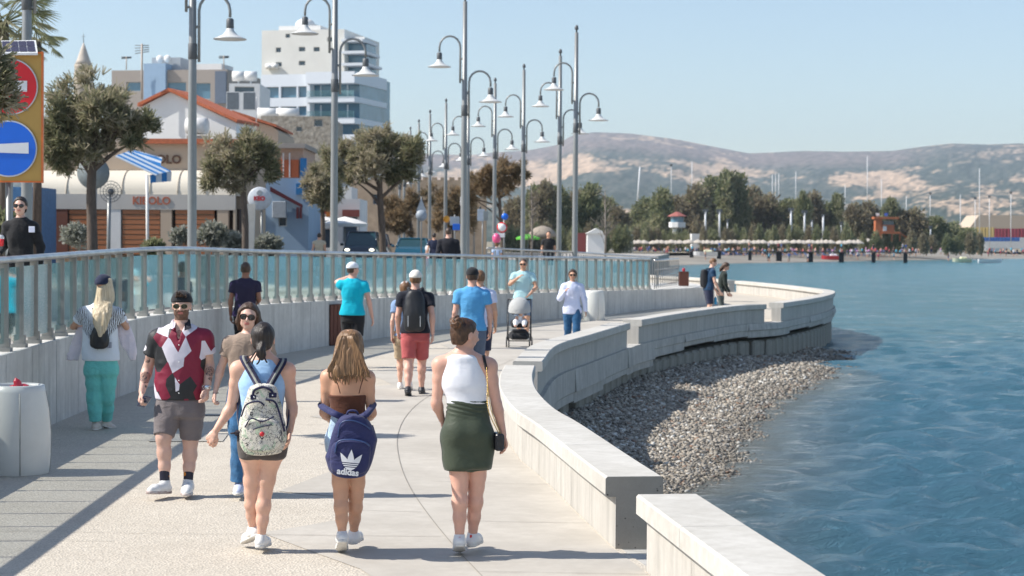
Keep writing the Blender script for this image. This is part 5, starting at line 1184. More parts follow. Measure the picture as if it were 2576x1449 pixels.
# ---------------------------------------------------------------- people of the middle distance, one builder for all
def gz(px, ppm): return F/ppm
def mid(label, px, ppm, ht, away=True, z0=0.0, h=.014, male=True, skin_=None, top=None, topm=None, bot=None, botm=None, botkind='shorts', hair=None, hairm=None, capm=None, capb=None, arms=None, look=None, fwd=None, lean=0, stride=.12, shoes=None, wide=1.0, sleeve=.5, glasses=False, fr=.95, ph=0, hemz=None, longsl=False):
    Y = F/ppm; g0 = at(px, H(px), Y); pos = np.array([g0[0], Y, z0]); s = ht/1.75
    f_ = nrm((*(fwd if fwd else ((0, 1) if away else (0, -1))), 0)); sd_ = np.cross(f_, UP)   # side = right hand of the person
    L = lambda x, y, z: pos+sd_*x*s+f_*y*s+UP*z*s
    sw = (.185 if male else .155)*wide; hw = .095
    J = dict(head=L(0, .02+lean*1.1, 1.64-abs(lean)*.15), neck=L(0, lean*.85, 1.485-abs(lean)*.08))
    for q, sg in (('L', -1), ('R', 1)):
        J['sh'+q] = L(sg*sw, lean*.8, 1.385-abs(lean)*.06); J['hip'+q] = L(sg*hw, 0, .93); st_ = stride*(1 if (q == 'L') ^ bool(ph) else -1)
        J['kn'+q] = L(sg*hw*.95, .05+st_*.6, .49); J['an'+q] = L(sg*hw*.9, st_*1.3-.02, .085 if st_ > 0 else .11)
        J['el'+q] = L(sg*(sw+.05), lean*.8-.06-st_*.3, 1.13); J['wr'+q] = L(sg*(sw+.06), lean*.8+.03-st_*.9, .88)
    for k, v in (arms or {}).items(): J[k] = L(*v)
    w = wide*(1.0 if male else .88)
    tor = [(*L(0, lean*t, z), w*a*s, w*d*s) for z, a, d, t in ((1.49, .07, .055, .85), (1.45, .115, .085, .8), (1.36, .168, .115, .7), (1.25, .172, .12, .55), (1.12, .155, .11, .35), (1.0, .166, .118, .15), (.92, .184, .125, 0), (.85, .184, .125, 0), (.77, .182, .125, 0))]
    sk_ = skin_ or sk_tan
    r_, P = person('person', label, pos, J, h, sk_, f_[:2], look, 'm' if male else 'f', w, w, [(*q[:3], q[3]*.9, q[4]*.84) for q in tor], hs=s*1.02, hsz=s, mats=[sk_, m_lip], mi=face_mi(1))
    P['root'] = r_; st = shift(tor, pos)
    tee(P, [(*q[:3], q[3]*(1.06 if q[2] < 1.06*s else 1), q[4]*(1.06 if q[2] < 1.06*s else 1)) for q in st], topm, top or 'tshirt', sl=sleeve, r=.012, sr=.062*w, hem=(hemz or .88)*s, h=h, long=longsl, fold=.007)
    if botkind == 'shorts': legwear(P, [(*q[:3], q[3]*.93, q[4]*.93) for q in st if q[2] < 1.02*s], botm, bot or 'shorts', frac=fr, r=(.097*w, .099*w, .092*w), top=.97*s, h=h)
    else: legwear(P, [(*q[:3], q[3]*.93, q[4]*.93) for q in st if q[2] < 1.02*s], botm, bot or 'trousers', frac=1.9, r=(.096*w, .092*w, .076*w, .07*w, .062*w), top=1.0*s, h=h)
    hd = P['head']
    if capm: cap(P, capm, brim=capb, s=s)
    if hair != 'none':
        hf = skull(hd, .010 if male else .014, .055, -.05 if male else -.09); 
        if hair == 'long': hf = union([hf, chain([hd.g(0, -.07, .0), hd.g(0, -.085, -.12), hd.g(0, -.075, -.2)], [.06, .05, .02], .02)], .02)
        smesh('hair', hairnoise(hf, .004, 40, 20, 1), h*.85, hairm or h_brown, r_)
    if glasses: specs(r_, hd, s*1.1)
    for q in 'LR': shoe(r_, P, P['J']['an'+q], f_, m1=shoes or m_shoe, m2=shoes or m_sole, h=h*.8, s=s*1.05, pitch=0 if (P['J']['an'+q]@f_) > 0 else .35)
    return r_, P, L
# purple T-shirt
m, n, l, bb = nt('purple_floral'); f = noise(n, l, coords(n, l), 6.5, 3, .6, .4); l.new(ramp(n, l, f, [(.55, (.022, .015, .045)), (.62, (.16, .09, .24)), (.70, (.35, .25, .45))]), bb.inputs['Base Color']); bb.inputs['Roughness'].default_value = .8
mid('suntanned man in a dark purple floral T-shirt walking away behind the couple', 618, 150, 1.81, topm=m, botm=m_black, skin_=skin('deep_tan_skin', (.36, .165, .10)), h=.012, arms={'elL': (-.235, -.02, 1.14), 'wrL': (-.24, .0, .90), 'elR': (.225, -.02, 1.16), 'wrR': (.17, .18, 1.09)}, hairm=h_brown)
# cyan T-shirt, hand at the neck
mid('man in a bright cyan T-shirt and white cap with one hand at his neck', 888, 146, 1.80, topm=cloth('cyan_cotton', (.0, .47, .62), .04), botm=m_black, botkind='shorts', skin_=sk_pink, h=.012, capm=m_white, capb=(.9, .3, 0), look=(.8, .6, -.05), wide=1.06, fr=.9, arms={'elL': (-.27, .05, 1.43), 'wrL': (-.08, .02, 1.52), 'elR': (.27, -.03, 1.14), 'wrR': (.33, .02, .84)})
# salmon shorts with black backpack + companion
r_, P, L = mid('man in a cream cap, black polo shirt and salmon shorts walking away', 1046, 177, 1.76, topm=cloth('black_polo', (.012, .014, .024)), botm=cloth('salmon_twill', (.44, .095, .095), .06), skin_=sk_pink, h=.011, capm=cloth('cream_cap', (.78, .72, .64)), capb=(.05, 1, 0), shoes=m_shoek, wide=1.04, stride=.16, ph=1, fr=.93, hairm=h_chest)
bk = thing('backpack', L(0, -.20, 1.2), 'plain black backpack on the back of the man in salmon shorts', 'backpack'); o_ = np.array(bk.location)
smesh('bag_body', puff(loft([(*(L(0, -.20-.02*(z < 1.3), z)-o_), w_, d) for z, w_, d in ((1.50, .05, .04), (1.46, .10, .07), (1.36, .135, .09), (1.2, .145, .10), (1.05, .15, .10), (.95, .14, .09), (.91, .10, .06))], Rx, AWAY), 0, .006, 8, 2), .010, M('black_nylon', (.014, .014, .017), .5, bmp=.3, bs=20), bk)
for sg in (-1, 1):
    tube_part('strap', catmull([L(sg*.07, -.2, 1.47)-o_, L(sg*.10, -.05, 1.52)-o_, L(sg*.12, .10, 1.42)-o_, L(sg*.13, .12, 1.2)-o_, L(sg*.14, -.1, 1.0)-o_], 5), .016, m_black, bk); b = MB(); b.box(L(sg*.085, -.312, 1.06)-o_, (.010, .006, .15)); b.build('reflective_strip', M('silver_strip', (.6, .6, .6), .3), bk)
mid('short person in a grey-blue shirt and khaki shorts, mostly hidden behind the black backpack', 1021, 171, 1.58, male=False, topm=cloth('dusty_blue', (.22, .32, .50)), botm=cloth('khaki', (.45, .34, .22)), skin_=sk_fair, h=.013, capm=m_white, hairm=h_chest, stride=.1)
# blue shirt with black cap + companion
mid('man in a sky-blue T-shirt and black cap walking away', 1189, 174, 1.80, topm=cloth('sky_blue_jersey', (.10, .36, .66), .05), botm=cloth('slate_shorts', (.10, .13, .19)), skin_=sk_pink, h=.011, capm=m_black, capb=(.15, 1, 0), wide=1.02, ph=1, fr=.93, arms={'elR': (.25, .0, 1.12), 'wrR': (.25, .1, .86)})
mid('man in a white T-shirt walking ahead, mostly hidden by the sky-blue shirt', 1208, 163, 1.74, topm=cloth('lilac_white', (.66, .68, .84)), botm=m_navy, skin_=sk_tan, h=.013, hairm=h_chest)
# father with pushchair
mid('man in a pale aqua T-shirt eating while pushing a grey pushchair', 1317, 112, 1.80, away=False, topm=cloth('pale_aqua', (.44, .68, .72), .05), botm=cloth('denim_shorts', (.18, .24, .34)), skin_=sk_tan, h=.014, wide=1.05, glasses=True, hairm=h_brown, look=(-.1, -1, -.05), arms={'elR': (.29, .05, 1.20), 'wrR': (.10, .20, 1.36), 'elL': (-.28, .08, 1.14), 'wrL': (-.13, .30, .98)})
# woman in white blouse and jeans
mid('woman in a white-blue blouse and navy trousers walking towards the camera', 1441, 125, 1.63, away=False, male=False, topm=cloth('ice_blue_linen', (.66, .70, .88), .04), botm=cloth('navy_trousers', (.02, .09, .20)), botkind='long', skin_=sk_tan, h=.013, wide=1.12, glasses=True, longsl=True, hemz=.80, arms={'elR': (.27, .06, 1.14), 'wrR': (.16, .20, 1.30), 'elL': (-.26, .02, 1.12), 'wrL': (-.29, .05, .86)})
# couple looking over the wall
r_, P, L = mid('man in a navy T-shirt with a dark backpack looking down over the wall', 1783, 91.5, 1.78, fwd=(1, .15), topm=cloth('ink_blue', (.012, .045, .10)), botm=m_navy, skin_=sk_fair, h=.015, lean=.10, look=(1, 0, -.55), hairm=h_chest, stride=.03, arms={'elR': (.22, .12, 1.12), 'wrR': (.20, .28, .84), 'elL': (-.22, .12, 1.12), 'wrL': (-.2, .28, .84)})
bk = thing('backpack', L(0, -.17, 1.2), 'dark grey backpack worn by the man looking over the wall', 'backpack'); o_ = np.array(bk.location)
smesh('bag_body', loft([(*(L(0, -.12, z)-o_), .13, d) for z, d in ((1.45, .05), (1.4, .09), (1.2, .11), (1.0, .10), (.95, .05))], AWAY, Rx), .012, MATS['black_nylon'], bk); tube_part('strap', catmull([L(.1, -.1, 1.46)-o_, L(.11, .06, 1.45)-o_, L(.12, .15, 1.3)-o_, L(.12, .02, 1.05)-o_], 5), .016, m_black, bk)
mid('woman in a dark jacket with brown hair looking down beside the man with the backpack', 1812, 90.5, 1.66, male=False, fwd=(1, .1), topm=cloth('dark_green_jacket', (.018, .026, .022)), botm=cloth('grey_trousers', (.08, .10, .10)), botkind='long', skin_=sk_fair, h=.015, lean=.14, look=(1, -.1, -.6), hair='long', hairm=h_brown, stride=.03, longsl=True, arms={'elR': (.20, .12, 1.12), 'wrR': (.18, .26, .84), 'elL': (-.2, .12, 1.12), 'wrL': (-.18, .26, .84)})
bt = MB(); bt.lathe([(.0, .0), (.036, 0), (.038, .02), (.038, .16), (.018, .20), (.018, .215)], (0, 0, 0), 12); o = bt.build('water_bottle', M('blue_bottle', (.03, .30, .55), .3)); o.location = tuple(at(1800, 766, F/91.5)); tag(o, 'blue water bottle held by the man looking over the wall', 'bottle')
# behind the railing, on the street level
STZ = .62
mid('woman in a black shirt and sunglasses behind the railing at the left edge', 52, 204, 1.72, away=False, male=False, z0=.97, topm=m_black, botm=m_black, botkind='long', skin_=sk_pale, h=.011, hair='short', hairm=h_black, glasses=True, wide=1.05, longsl=True, hemz=.8, look=(.05, -1, .03), arms={'elR': (.22, -.03, 1.14), 'wrR': (.22, .20, 1.05), 'elL': (-.24, -.03, 1.14), 'wrL': (-.25, .05, .90)})
ppmw = 204; wp = at(3, 607, F/ppmw-.25)
cup = thing('iced_drink', wp, 'clear cup of red iced drink in the hand of the woman in black', 'drink'); b = MB(); b.lathe([(.026, -.06), (.034, .0), (.036, .03)], (0, 0, 0), 14); b.build('red_drink', M('red_slush', (.75, .03, .04), .2), cup); b = MB(); b.lathe([(.037, .03), (.039, .045), (.03, .07), (.012, .078)], (0, 0, 0), 14); b.build('lid', M('clear_lid', (.8, .82, .85), .1, alpha=.6), cup)
wb = at(80, 577, F/ppmw-.14); b = MB(); b.box((0, 0, 0), (.075, .012, .075), 0, bev=.004); o = b.build('shirt_badge', M('white_badge', (.7, .72, .85), .4)); o.location = tuple(wb); tag(o, 'small white and blue badge pinned on the black shirt', 'badge')
mid('dark-haired man in a dark jacket above the railing', 1128, 95, 1.82, z0=.72, topm=cloth('dark_blazer', (.012, .012, .018)), botm=m_black, botkind='long', skin_=sk_pink, h=.018, hairm=h_brown, wide=1.12, longsl=True)
mid('man in a black T-shirt with lettering behind the railing, right of the leaning tree', 1380, 68, 1.78, away=False, z0=.80, topm=m_black, botm=m_black, skin_=sk_tan, h=.02, hairm=h_black)
mid('man in a beige top with a rucksack on the pavement left of the lamp post', 803, 66, 1.75, z0=.70, topm=cloth('beige_top', (.50, .43, .32)), botm=m_navy, skin_=sk_tan, h=.022, hairm=h_black, sleeve=.2)
mid('dark-clothed walker left of the man in the dark jacket', 1092, 64, 1.74, z0=.75, topm=m_navy, botm=m_black, skin_=sk_tan, h=.024, hairm=h_black)
mid('child in a pale blue shirt beside the pink balloon', 1250, 66, 1.45, z0=.72, male=False, topm=cloth('baby_blue', (.45, .58, .80)), botm=m_white, skin_=sk_fair, h=.022, hairm=h_chest)
mid('pedestrian in a white top between the jacket man and the parked blue car', 1083, 62, 1.55, z0=.70, male=False, away=False, topm=m_white, botm=cloth('rose_skirt', (.5, .12, .15)), skin_=sk_fair, h=.024, hairm=h_chest)
b = MB(); b.ball((0, 0, 0), (.16, .16, .20), 12, 9); b.tube([(0, 0, -.2), (.02, 0, -.6)], .003, 4); o = b.build('balloon', M('pink_balloon', (.75, .10, .25), .25)); o.location = tuple(at(1249, 600, F/66)); tag(o, 'round pink balloon above the child in pale blue', 'balloon')
# ---------------------------------------------------------------- pushchair with a baby
pc = G(1306, 873); st_ = thing('pushchair', pc, 'grey-hooded pushchair with a dark seat and four small wheels', 'pushchair'); mf = M('black_frame', (.02, .02, .022), .35)
hood = MB(); N_ = 12
vs = []
for i in range(9):
    a = R(-8+i*14.5)
    for j in range(N_+1):
        t = math.pi*j/N_; vs.append((-.235*math.cos(t), .10-.30*math.cos(a)*math.sin(t)**.7+.0, .72+.30*math.sin(a)*math.sin(t)**.8+.02))
fs = [(i*(N_+1)+j, i*(N_+1)+j+1, (i+1)*(N_+1)+j+1, (i+1)*(N_+1)+j) for i in range(8) for j in range(N_)]
hood.add(vs, fs, 0, True); hood.build('hood', cloth('light_grey_canvas', (.42, .42, .41), .05), st_)
b = MB()
for sx in (-1, 1):
    b.tube([(sx*.24, .42, .98), (sx*.24, .12, .62), (sx*.23, -.22, .14)], .014, 6); b.tube([(sx*.24, .10, .62), (sx*.25, .34, .14)], .014, 6); b.tube([(sx*.22, -.12, .40), (sx*.24, .2, .45)], .012, 6)
b.tube([(-.24, .42, .98), (.24, .42, .98)], .018, 8); b.tube([(-.23, -.22, .14), (.23, -.22, .14)], .012, 6); b.build('frame', mf, st_)
for sx in (-1, 1):
    for y, r in ((-.22, .085), (.34, .10)):
        b = MB()
        for dx in (-.025, .025):
            ring = [(sx*.24+dx, y+r*.85*math.cos(t), r+r*.85*math.sin(t)) for t in np.linspace(0, 2*math.pi, 17)]; b.tube(ring, .014, 6, 0, False)
            for k in range(5): t = k*2*math.pi/5; b.tube([(sx*.24+dx, y, r), (sx*.24+dx, y+r*.8*math.cos(t), r+r*.8*math.sin(t))], .006, 4)
        b.build('wheel', mf, st_)
f = union([cone((-.12, .10, .50), (.12, .10, .50), .07, .07), cone((-.13, .16, .72), (.13, .16, .72), .05, .05), cone((-.13, -.05, .46), (.13, -.05, .46), .05, .05), cone((-.12, -.14, .34), (.12, -.14, .34), .035, .035)], .12); smesh('seat', f, .016, cloth('black_seat', (.02, .02, .024)), st_)
f = union([cone((-.12, .14, .24), (.12, .14, .24), .10, .10), cone((-.12, -.02, .22), (.12, -.02, .22), .06, .06)], .06); smesh('basket', f, .016, cloth('dark_basket', (.03, .03, .035)), st_)
pb = np.array([0, -.02, 0]); bo = pc+np.array([.02, -.02, 0]); fb = nrm((0, -1, 0))
by = thing('person', bo, 'baby in white clothes sitting in the pushchair', 'person'); hd = headf((.02, .02, .72), fb, .66)
f = union([hd, chain([(0, .06, .62), (0, .05, .50)], [.06, .085], .03), chain([(-.06, .03, .60), (-.12, -.04, .54), (-.10, -.12, .56)], [.032, .026, .02], .01), chain([(.06, .03, .60), (.12, -.04, .55), (.13, -.10, .55)], [.032, .026, .02], .01), chain([(-.04, .02, .50), (-.10, -.12, .53), (-.10, -.20, .45)], [.05, .042, .03], .02), chain([(.04, .02, .50), (.09, -.12, .53), (.08, -.20, .45)], [.05, .042, .03], .02)], .02); smesh('body', f, .010, sk_fair, by)
smesh('romper', union([chain([(0, .06, .61), (0, .05, .50)], [.068, .094], .03), chain([(-.04, .02, .50), (-.10, -.12, .53), (-.10, -.18, .47)], [.056, .049, .04], .02), chain([(.04, .02, .50), (.09, -.12, .53), (.08, -.18, .47)], [.056, .049, .04], .02)], .02), .011, m_white, by)
smesh('hair', skull(hd, .005, .04, .0, .66), .010, h_chest, by)
# ================================================================ STREET: lamps, signs, buildings, trees, cars, beach
m_lamp = M('lamp_grey', (.25, .255, .25), .4, metal=.35, var=.06); m_lampd = M('lamp_bracket_dark', (.10, .105, .11), .5)
m_head = M('lamp_head_enamel', (.62, .62, .60), .35, var=.04)
# ---- lamp posts
ZG = .75
def lamp_post(first=None):
    t = thing('street_lamp', (0, 0, 0), 'x', 'street lamp', 'lamp posts along the promenade')
    b = MB(); b.lathe([(.105, 0), (.105, .9), (.095, 1.0), (.085, 4.2), (.060, 8.35)], (0, 0, 0), 12); b.build('pole', m_lamp, t)
    b = MB(); b.lathe([(.028, 8.35), (.028, 8.43), (.062, 8.45), (.066, 8.50), (.050, 8.56), (.018, 8.60)], (0, 0, 0), 10); b.build('finial', m_lampd, t)
    b = MB(); b.lathe([(.085, 5.05), (.092, 5.06), (.092, 5.36), (.085, 5.37)], (0, 0, 0), 10); b.build('clamp', m_lampd, t)
    for sx, zt, rch in ((-1, 7.35, .60), (1, 6.35, .62)):
        pts = [(sx*.13, 0, zt-1.35), (sx*.13, 0, zt-.45)]
        for k in range(9): a = math.pi*k/8; pts.append((sx*(.13+rch/2-rch/2*math.cos(a)), 0, zt-.32+.32*math.sin(a)))
        pts.append((sx*(.13+rch), 0, zt-.45))
        b = MB(); b.tube(pts, .030, 7); b.tube([(sx*.02, 0, zt-1.25), (sx*.14, 0, zt-1.25)], .03, 5); b.tube([(sx*.02, 0, zt-.65), (sx*.14, 0, zt-.65)], .03, 5); a_ = b.build('curved_arm', m_lamp, t)
        b = MB(); c_ = (sx*(.13+rch), 0, zt-.47)
        b.lathe([(.05, 0), (.075, -.03), (.078, -.20), (.068, -.22)], c_, 12); b.build('lamp_neck', m_lampd, a_)
        b = MB(); b.lathe([(.07, -.19), (.085, -.25), (.15, -.33), (.29, -.395), (.335, -.41), (.335, -.425), (.28, -.41), (.12, -.37), (.05, -.36)], c_, 18); b.build('lamp_shade', m_head, a_)
    return t
lamps = [(67, 152), (483, 125), (840, 103), (1166, 87), (1446, 76), (1406, 67.6), (1315, 62.3), (1243, 57.4), (1176, 53), (1120, 50), (1080, 46), (1052, 42.6), (1031, 40), (1016, 37.5), (1004, 35.5)]
lab = ['grey lamp post behind the orange sign board at the left edge', 'tall double-arm lamp post in front of the tan restaurant', 'double-arm lamp post in front of the white tower block', 'double-arm lamp post beside the man in the dark jacket', 'rightmost double-arm lamp post, nearest the bay', 'double-arm lamp post just left of the rightmost one', 'double-arm lamp post in front of the bare round hill, third from the right', 'double-arm lamp post directly left of the one before the hill', 'double-arm lamp post half hidden behind the post by the jacket man', 'double-arm lamp post above the parked blue car', 'double-arm lamp post at the right edge of the big umbrella pine', 'small far lamp post behind the umbrella pine crown', 'very far lamp post left of the umbrella pine edge', 'second farthest lamp post of the promenade row', 'farthest lamp post of the promenade row']
t0 = lamp_post(); km = None
for i, ((px, ppm), lb) in enumerate(zip(lamps, lab)):
    Y = F/ppm; p = at(px, H(px), Y); p = (p[0], Y, ZG if i > 0 else .9)
    if i == 0: t0.location = p; t0['label'] = lb; km = kids_map()
    else: t = copy_tree(t0, loc=p, label=lb, km=km)

# ---- orange sign board with solar panel
Y = 25.0; sb = thing('road_sign_board', (*at(23, 607, Y)[:2], .9), 'tall orange board with a red no-entry disc above a blue disc and a solar panel on top', 'road sign'); o_ = np.array(sb.location); q = lambda x, y, d=0: at(x, y, Y-d)-o_
w_ = 130/F*Y/2*1.0; b = MB(); c = q(42, 295); b.box(c, (130/F*Y, .045, 323/F*Y), bev=.008); b.build('board', M('ochre_board', (.52, .31, .075), .5, var=.04), sb)
b = MB(); hw_, hh = 65/F*Y, 161.5/F*Y
for cc, dd in (((hw_, 0), (.02, .06, 2*hh+.03)), ((-hw_, 0), (.02, .06, 2*hh+.03)), ((0, hh), (2*hw_-.02, .06, .02)), ((0, -hh), (2*hw_-.02, .06, .02))): b.box(c+np.array([cc[0], 0, cc[1]]), dd)
b.build('orange_edge', M('orange_reflective', (.75, .16, .02), .4), sb)
def disc(name, x, y, r, d, m, par, yy=.0):
    b = MB(); n_ = 40; c = q(x, y, d); vs = [c+np.array([r*math.cos(2*math.pi*k/n_), 0, r*math.sin(2*math.pi*k/n_)]) for k in range(n_)]; vb = [v_+AWAY*.006 for v_ in vs]
    b.add(vs+vb, [list(range(n_))]+[(k, (k+1) % n_, (k+1) % n_+n_, k+n_) for k in range(n_)]); return b.build(name, m, par)
mw = M('sign_white', (.78, .78, .80), .35, var=.03); k_ = Y/F
d1 = disc('no_entry_disc', 24, 218, 71*k_, .05, mw, sb); disc('disc_face', 24, 218, 67.5*k_, .062, M('sign_red', (.72, .008, .02), .35, var=.04), d1)
b = MB(); b.box(q(24, 216.5, .07), (88*k_, .006, 27*k_)); b.build('white_bar', mw, d1)
d2 = disc('blue_disc', 22, 374, 71*k_, .05, mw, sb); disc('disc_face', 22, 374, 67.5*k_, .062, M('sign_blue', (.005, .14, .70), .35, var=.04), d2)
b = MB(); pts = [q(-25, 370, .07), q(0, 362, .07), q(72, 358.5, .07), q(72, 386.5, .07), q(0, 384, .07), q(-25, 382, .07)]; b.add(pts+[p+AWAY*.004 for p in pts], [list(range(6))]); b.build('white_arrow', mw, d2)
b = MB(); b.box(q(23, 560, -.03), (16*k_, .07, 230*k_)); b.tube([q(23, 460, -.03), (0, .03, 0)], .045, 10); b.build('sign_post', m_lamp, sb)
b = MB(); p = [q(-60, 133, .12), q(95, 133, .12), q(90, 101, -.18), q(-60, 103, -.18)]; b.add(p+[v_-UP*.03 for v_ in p], [(0, 1, 2, 3), (7, 6, 5, 4), (0, 1, 5, 4), (1, 2, 6, 5), (2, 3, 7, 6), (3, 0, 4, 7)])
sp = b.build('solar_panel', M('panel_frame', (.7, .7, .7), .4), sb); mc = M('solar_cell', (.05, .045, .075), .2, var=.1)
b = MB()
for i in range(7):
    for j in range(2):
        def lp(u, v_): return (np.array(p[0])*(1-u)+np.array(p[1])*u)*(1-v_)+(np.array(p[3])*(1-u)+np.array(p[2])*u)*v_+UP*.006+TOW*.004
        u0, u1, v0, v1 = .03+i*.135, .03+i*.135+.125, .08+j*.43, .08+j*.43+.40; b.add([lp(u0, v0), lp(u1, v0), lp(u1, v1), lp(u0, v1)], [(0, 1, 2, 3)])
b.build('solar_cells', mc, sp)

# ---- planters / bins
def bin_(label, px, py, s=1.0, bag=True):
    g0 = G(px, py); t = thing('litter_bin', g0, label, 'litter bin', 'white barrel litter bins'); mwb = M('glossy_white_bin', (.66, .66, .62), .35, var=.04)
    def prof(f): return [(f(0), 0), (f(.03), .012), (f(.2), .18), (f(.45), .42), (f(.7), .66), (f(.93), .86), (f(1), .93)]
    fr_ = lambda u: (.255+.10*math.sin(math.pi*min(1, u*.62+.28))**1.0)*s*1.0
    pr = [(r, z*s*1.02) for r, z in prof(fr_)]
    b = MB(); b.lathe(pr+[(pr[-1][0]-.02, pr[-1][1]+.005), (pr[-1][0]-.035, pr[-1][1]-.02), (pr[-1][0]-.04, .6)], (0, 0, 0), 40); bo = b.build('barrel', mwb, t)
    b = MB()
    for a0 in (20, 200, -70, 110):
        pts = [((r+.002)*math.cos(R(a0))*1.0, (r+.002)*math.sin(R(a0)), z) for r, z in pr[1:-1]]; b.tube(pts, .006, 5)
    b.build('panel_seam', M('seam_grey', (.35, .35, .33), .6), bo)
    if bag:
        f = union([cone((.04, -.1, .81), (.02, -.12, .90), .05, .012), cone((.10, -.12, .80), (.16, -.14, .84), .035, .012), cone((-.05, 0, .79), (.08, -.05, .80), .03, .04)], .02)
        o = smesh('bin_liner', puff(f, 0, .02, 14, 3), .012, M('red_plastic_bag', (.62, .035, .06), .3, alpha=.9), t)
    return t
bin_('white barrel-shaped litter bin with a red plastic bag at the left edge', 43, 1190, s=.87)
bin_('white barrel-shaped litter bin behind the woman in the white-blue blouse', 1494, 806, bag=False, s=.88)
m_slat = M('red_brown_slats', (.16, .050, .028), .6, var=.3, vs=3, stretch=(14, 14, .6), bmp=.3, bs=6)
def slat_box(label, px, py, w, hgt, d=.5, rz=0):
    g0 = G(px, py); t = thing('wooden_cabinet', g0, label, 'cabinet'); b = MB(); b.box((0, 0, hgt/2), (w, d, hgt), bev=.01); bo = b.build('cabinet_body', M('dark_cabinet', (.08, .03, .02), .7), t)
    for i in range(7): b = MB(); b.box((-w/2+(i+.5)*w/7, -d/2-.012, hgt/2), (w/7-.012, .02, hgt-.04)); b.build('slat', m_slat, t)
    t.rotation_euler = (0, 0, rz); return t
slat_box('red-brown slatted cabinet recessed in the ramp wall beside the man in cyan', 851, 868, .62, .86, .3, R(38))
gq = at(1721, 730, 67); 
t = thing('litter_bin', (gq[0], 67.2, .64), 'brown slatted litter bin at the end of the ramp beside the couple', 'litter bin')
b = MB(); b.box((0, 0, .26), (.34, .34, .52), bev=.01); b.build('bin_body', MATS['dark_cabinet'], t)
for i in range(5): b = MB(); b.box((-.14+i*.07, -.18, .26), (.05, .02, .5)); b.build('slat', m_slat, t)
# red flag-like litter bag on top
b = MB(); b.ball((0, 0, .58), (.06, .06, .08), 8, 6); b.build('red_bag', MATS['red_plastic_bag'], t)

# ---- trees made of many small leaves
def leafmat(name, cols):
    m, n, l, b = nt(name); a = n.new('ShaderNodeAttribute'); a.attribute_name = 'leaf'
    l.new(ramp(n, l, a.outputs['Fac'], [(i/(len(cols)-1), c) for i, c in enumerate(cols)]), b.inputs['Base Color']); b.inputs['Roughness'].default_value = .7; b.inputs['Specular IOR Level'].default_value = .2
    tr = n.new('ShaderNodeBsdfTranslucent'); mx = n.new('ShaderNodeMixShader'); mx.inputs[0].default_value = .42; cs_ = b.inputs['Base Color'].links[0].from_socket; l.new(cs_, tr.inputs[0]); l.new(b.outputs[0], mx.inputs[1]); l.new(tr.outputs[0], mx.inputs[2]); l.new(mx.outputs[0], n['Material Output'].inputs[0])
    return m
lf_pine = leafmat('pine_needles', [(.14, .15, .08), (.29, .28, .16), (.44, .38, .27), (.52, .46, .35)])
lf_dry = leafmat('dry_needles', [(.16, .135, .08), (.27, .20, .115), (.36, .25, .15), (.34, .29, .19)])
lf_green = leafmat('broad_leaves', [(.10, .12, .06), (.20, .22, .11), (.30, .30, .17), (.36, .33, .21)])
lf_brown = leafmat('brownish_leaves', [(.15, .125, .085), (.25, .21, .14), (.32, .28, .18), (.24, .26, .13)])
lf_silver = leafmat('silver_leaves', [(.18, .19, .15), (.30, .31, .26), (.42, .42, .37), (.15, .17, .10)])
m_bark = M('bark', (.12, .09, .07), .9, var=.35, vs=4, stretch=(6, 6, 1), bmp=.6, bs=12, bd=.02); m_bark2 = M('pale_bark', (.24, .21, .18), .9, var=.3, bmp=.4)
def crown(name, blobs, n_, ls, mat, parent, seed=0, tuft=True, up=.35, pos=None):
    """blobs: (centre, radii); n_ leaf clusters; each cluster is a tuft of thin blades or a few leaf faces"""
    g_ = np.random.default_rng(seed); vol = np.array([np.prod(r) for _, r in blobs])**(2/3); k = g_.choice(len(blobs), n_, p=vol/vol.sum())
    C_ = np.array([c for c, _ in blobs])[k]; R_ = np.array([r for _, r in blobs])[k]
    d = g_.normal(size=(n_, 3)); d /= np.linalg.norm(d, axis=1)[:, None]; rad = g_.random(n_)**.40*(1+.24*g_.normal(size=n_)*(g_.random(n_) < .35))
    c = C_+d*R_*rad[:, None]
    if n_ > 900 and tuft:
        M_ = n_//24; j_ = g_.integers(0, M_, n_); w_ = R_[j_].mean(1)[:, None]*.17; d = d[j_]*.75+g_.normal(0, .5, (n_, 3)); c = c[j_]+g_.normal(size=(n_, 3))*w_*g_.uniform(.5, 1.4, M_)[j_][:, None]; k = k[j_]
    m_ = 7 if tuft else 4; V = []; tone = []
    ax = d*.7+np.array([0, 0, up]); ax /= np.linalg.norm(ax, axis=1)[:, None]+1e-9
    for j in range(m_):
        a = ax+g_.normal(0, .55, (n_, 3)); a /= np.linalg.norm(a, axis=1)[:, None]; s_ = np.cross(a, g_.normal(size=(n_, 3))); s_ /= np.linalg.norm(s_, axis=1)[:, None]+1e-9
        L = ls*g_.uniform(.6, 1.25, n_)[:, None]; w = L*(.13 if tuft else .42); o = g_.normal(0, ls*.35, (n_, 3)) if not tuft else 0
        p0 = c+o
        V.append(np.stack([p0-s_*w*(.5 if tuft else .3), p0+s_*w*(.5 if tuft else .3), p0+a*L+s_*w*(.35 if tuft else .5), p0+a*L-s_*w*(.35 if tuft else .5)], 1)); tone.append(np.clip(g_.normal(.42, .22, n_)+.25*np.sin(k*2.1), 0, 1))
    V = np.concatenate(V).reshape(-1, 3); N = len(V)//4; Q = np.arange(N*4).reshape(N, 4); o = npmesh(name, V, Q, mat, parent, smooth=False)
    q = o.data.attributes.new('leaf', 'FLOAT', 'POINT'); q.data.foreach_set('value', np.repeat(np.concatenate(tone), 4).astype(np.float32)); return o
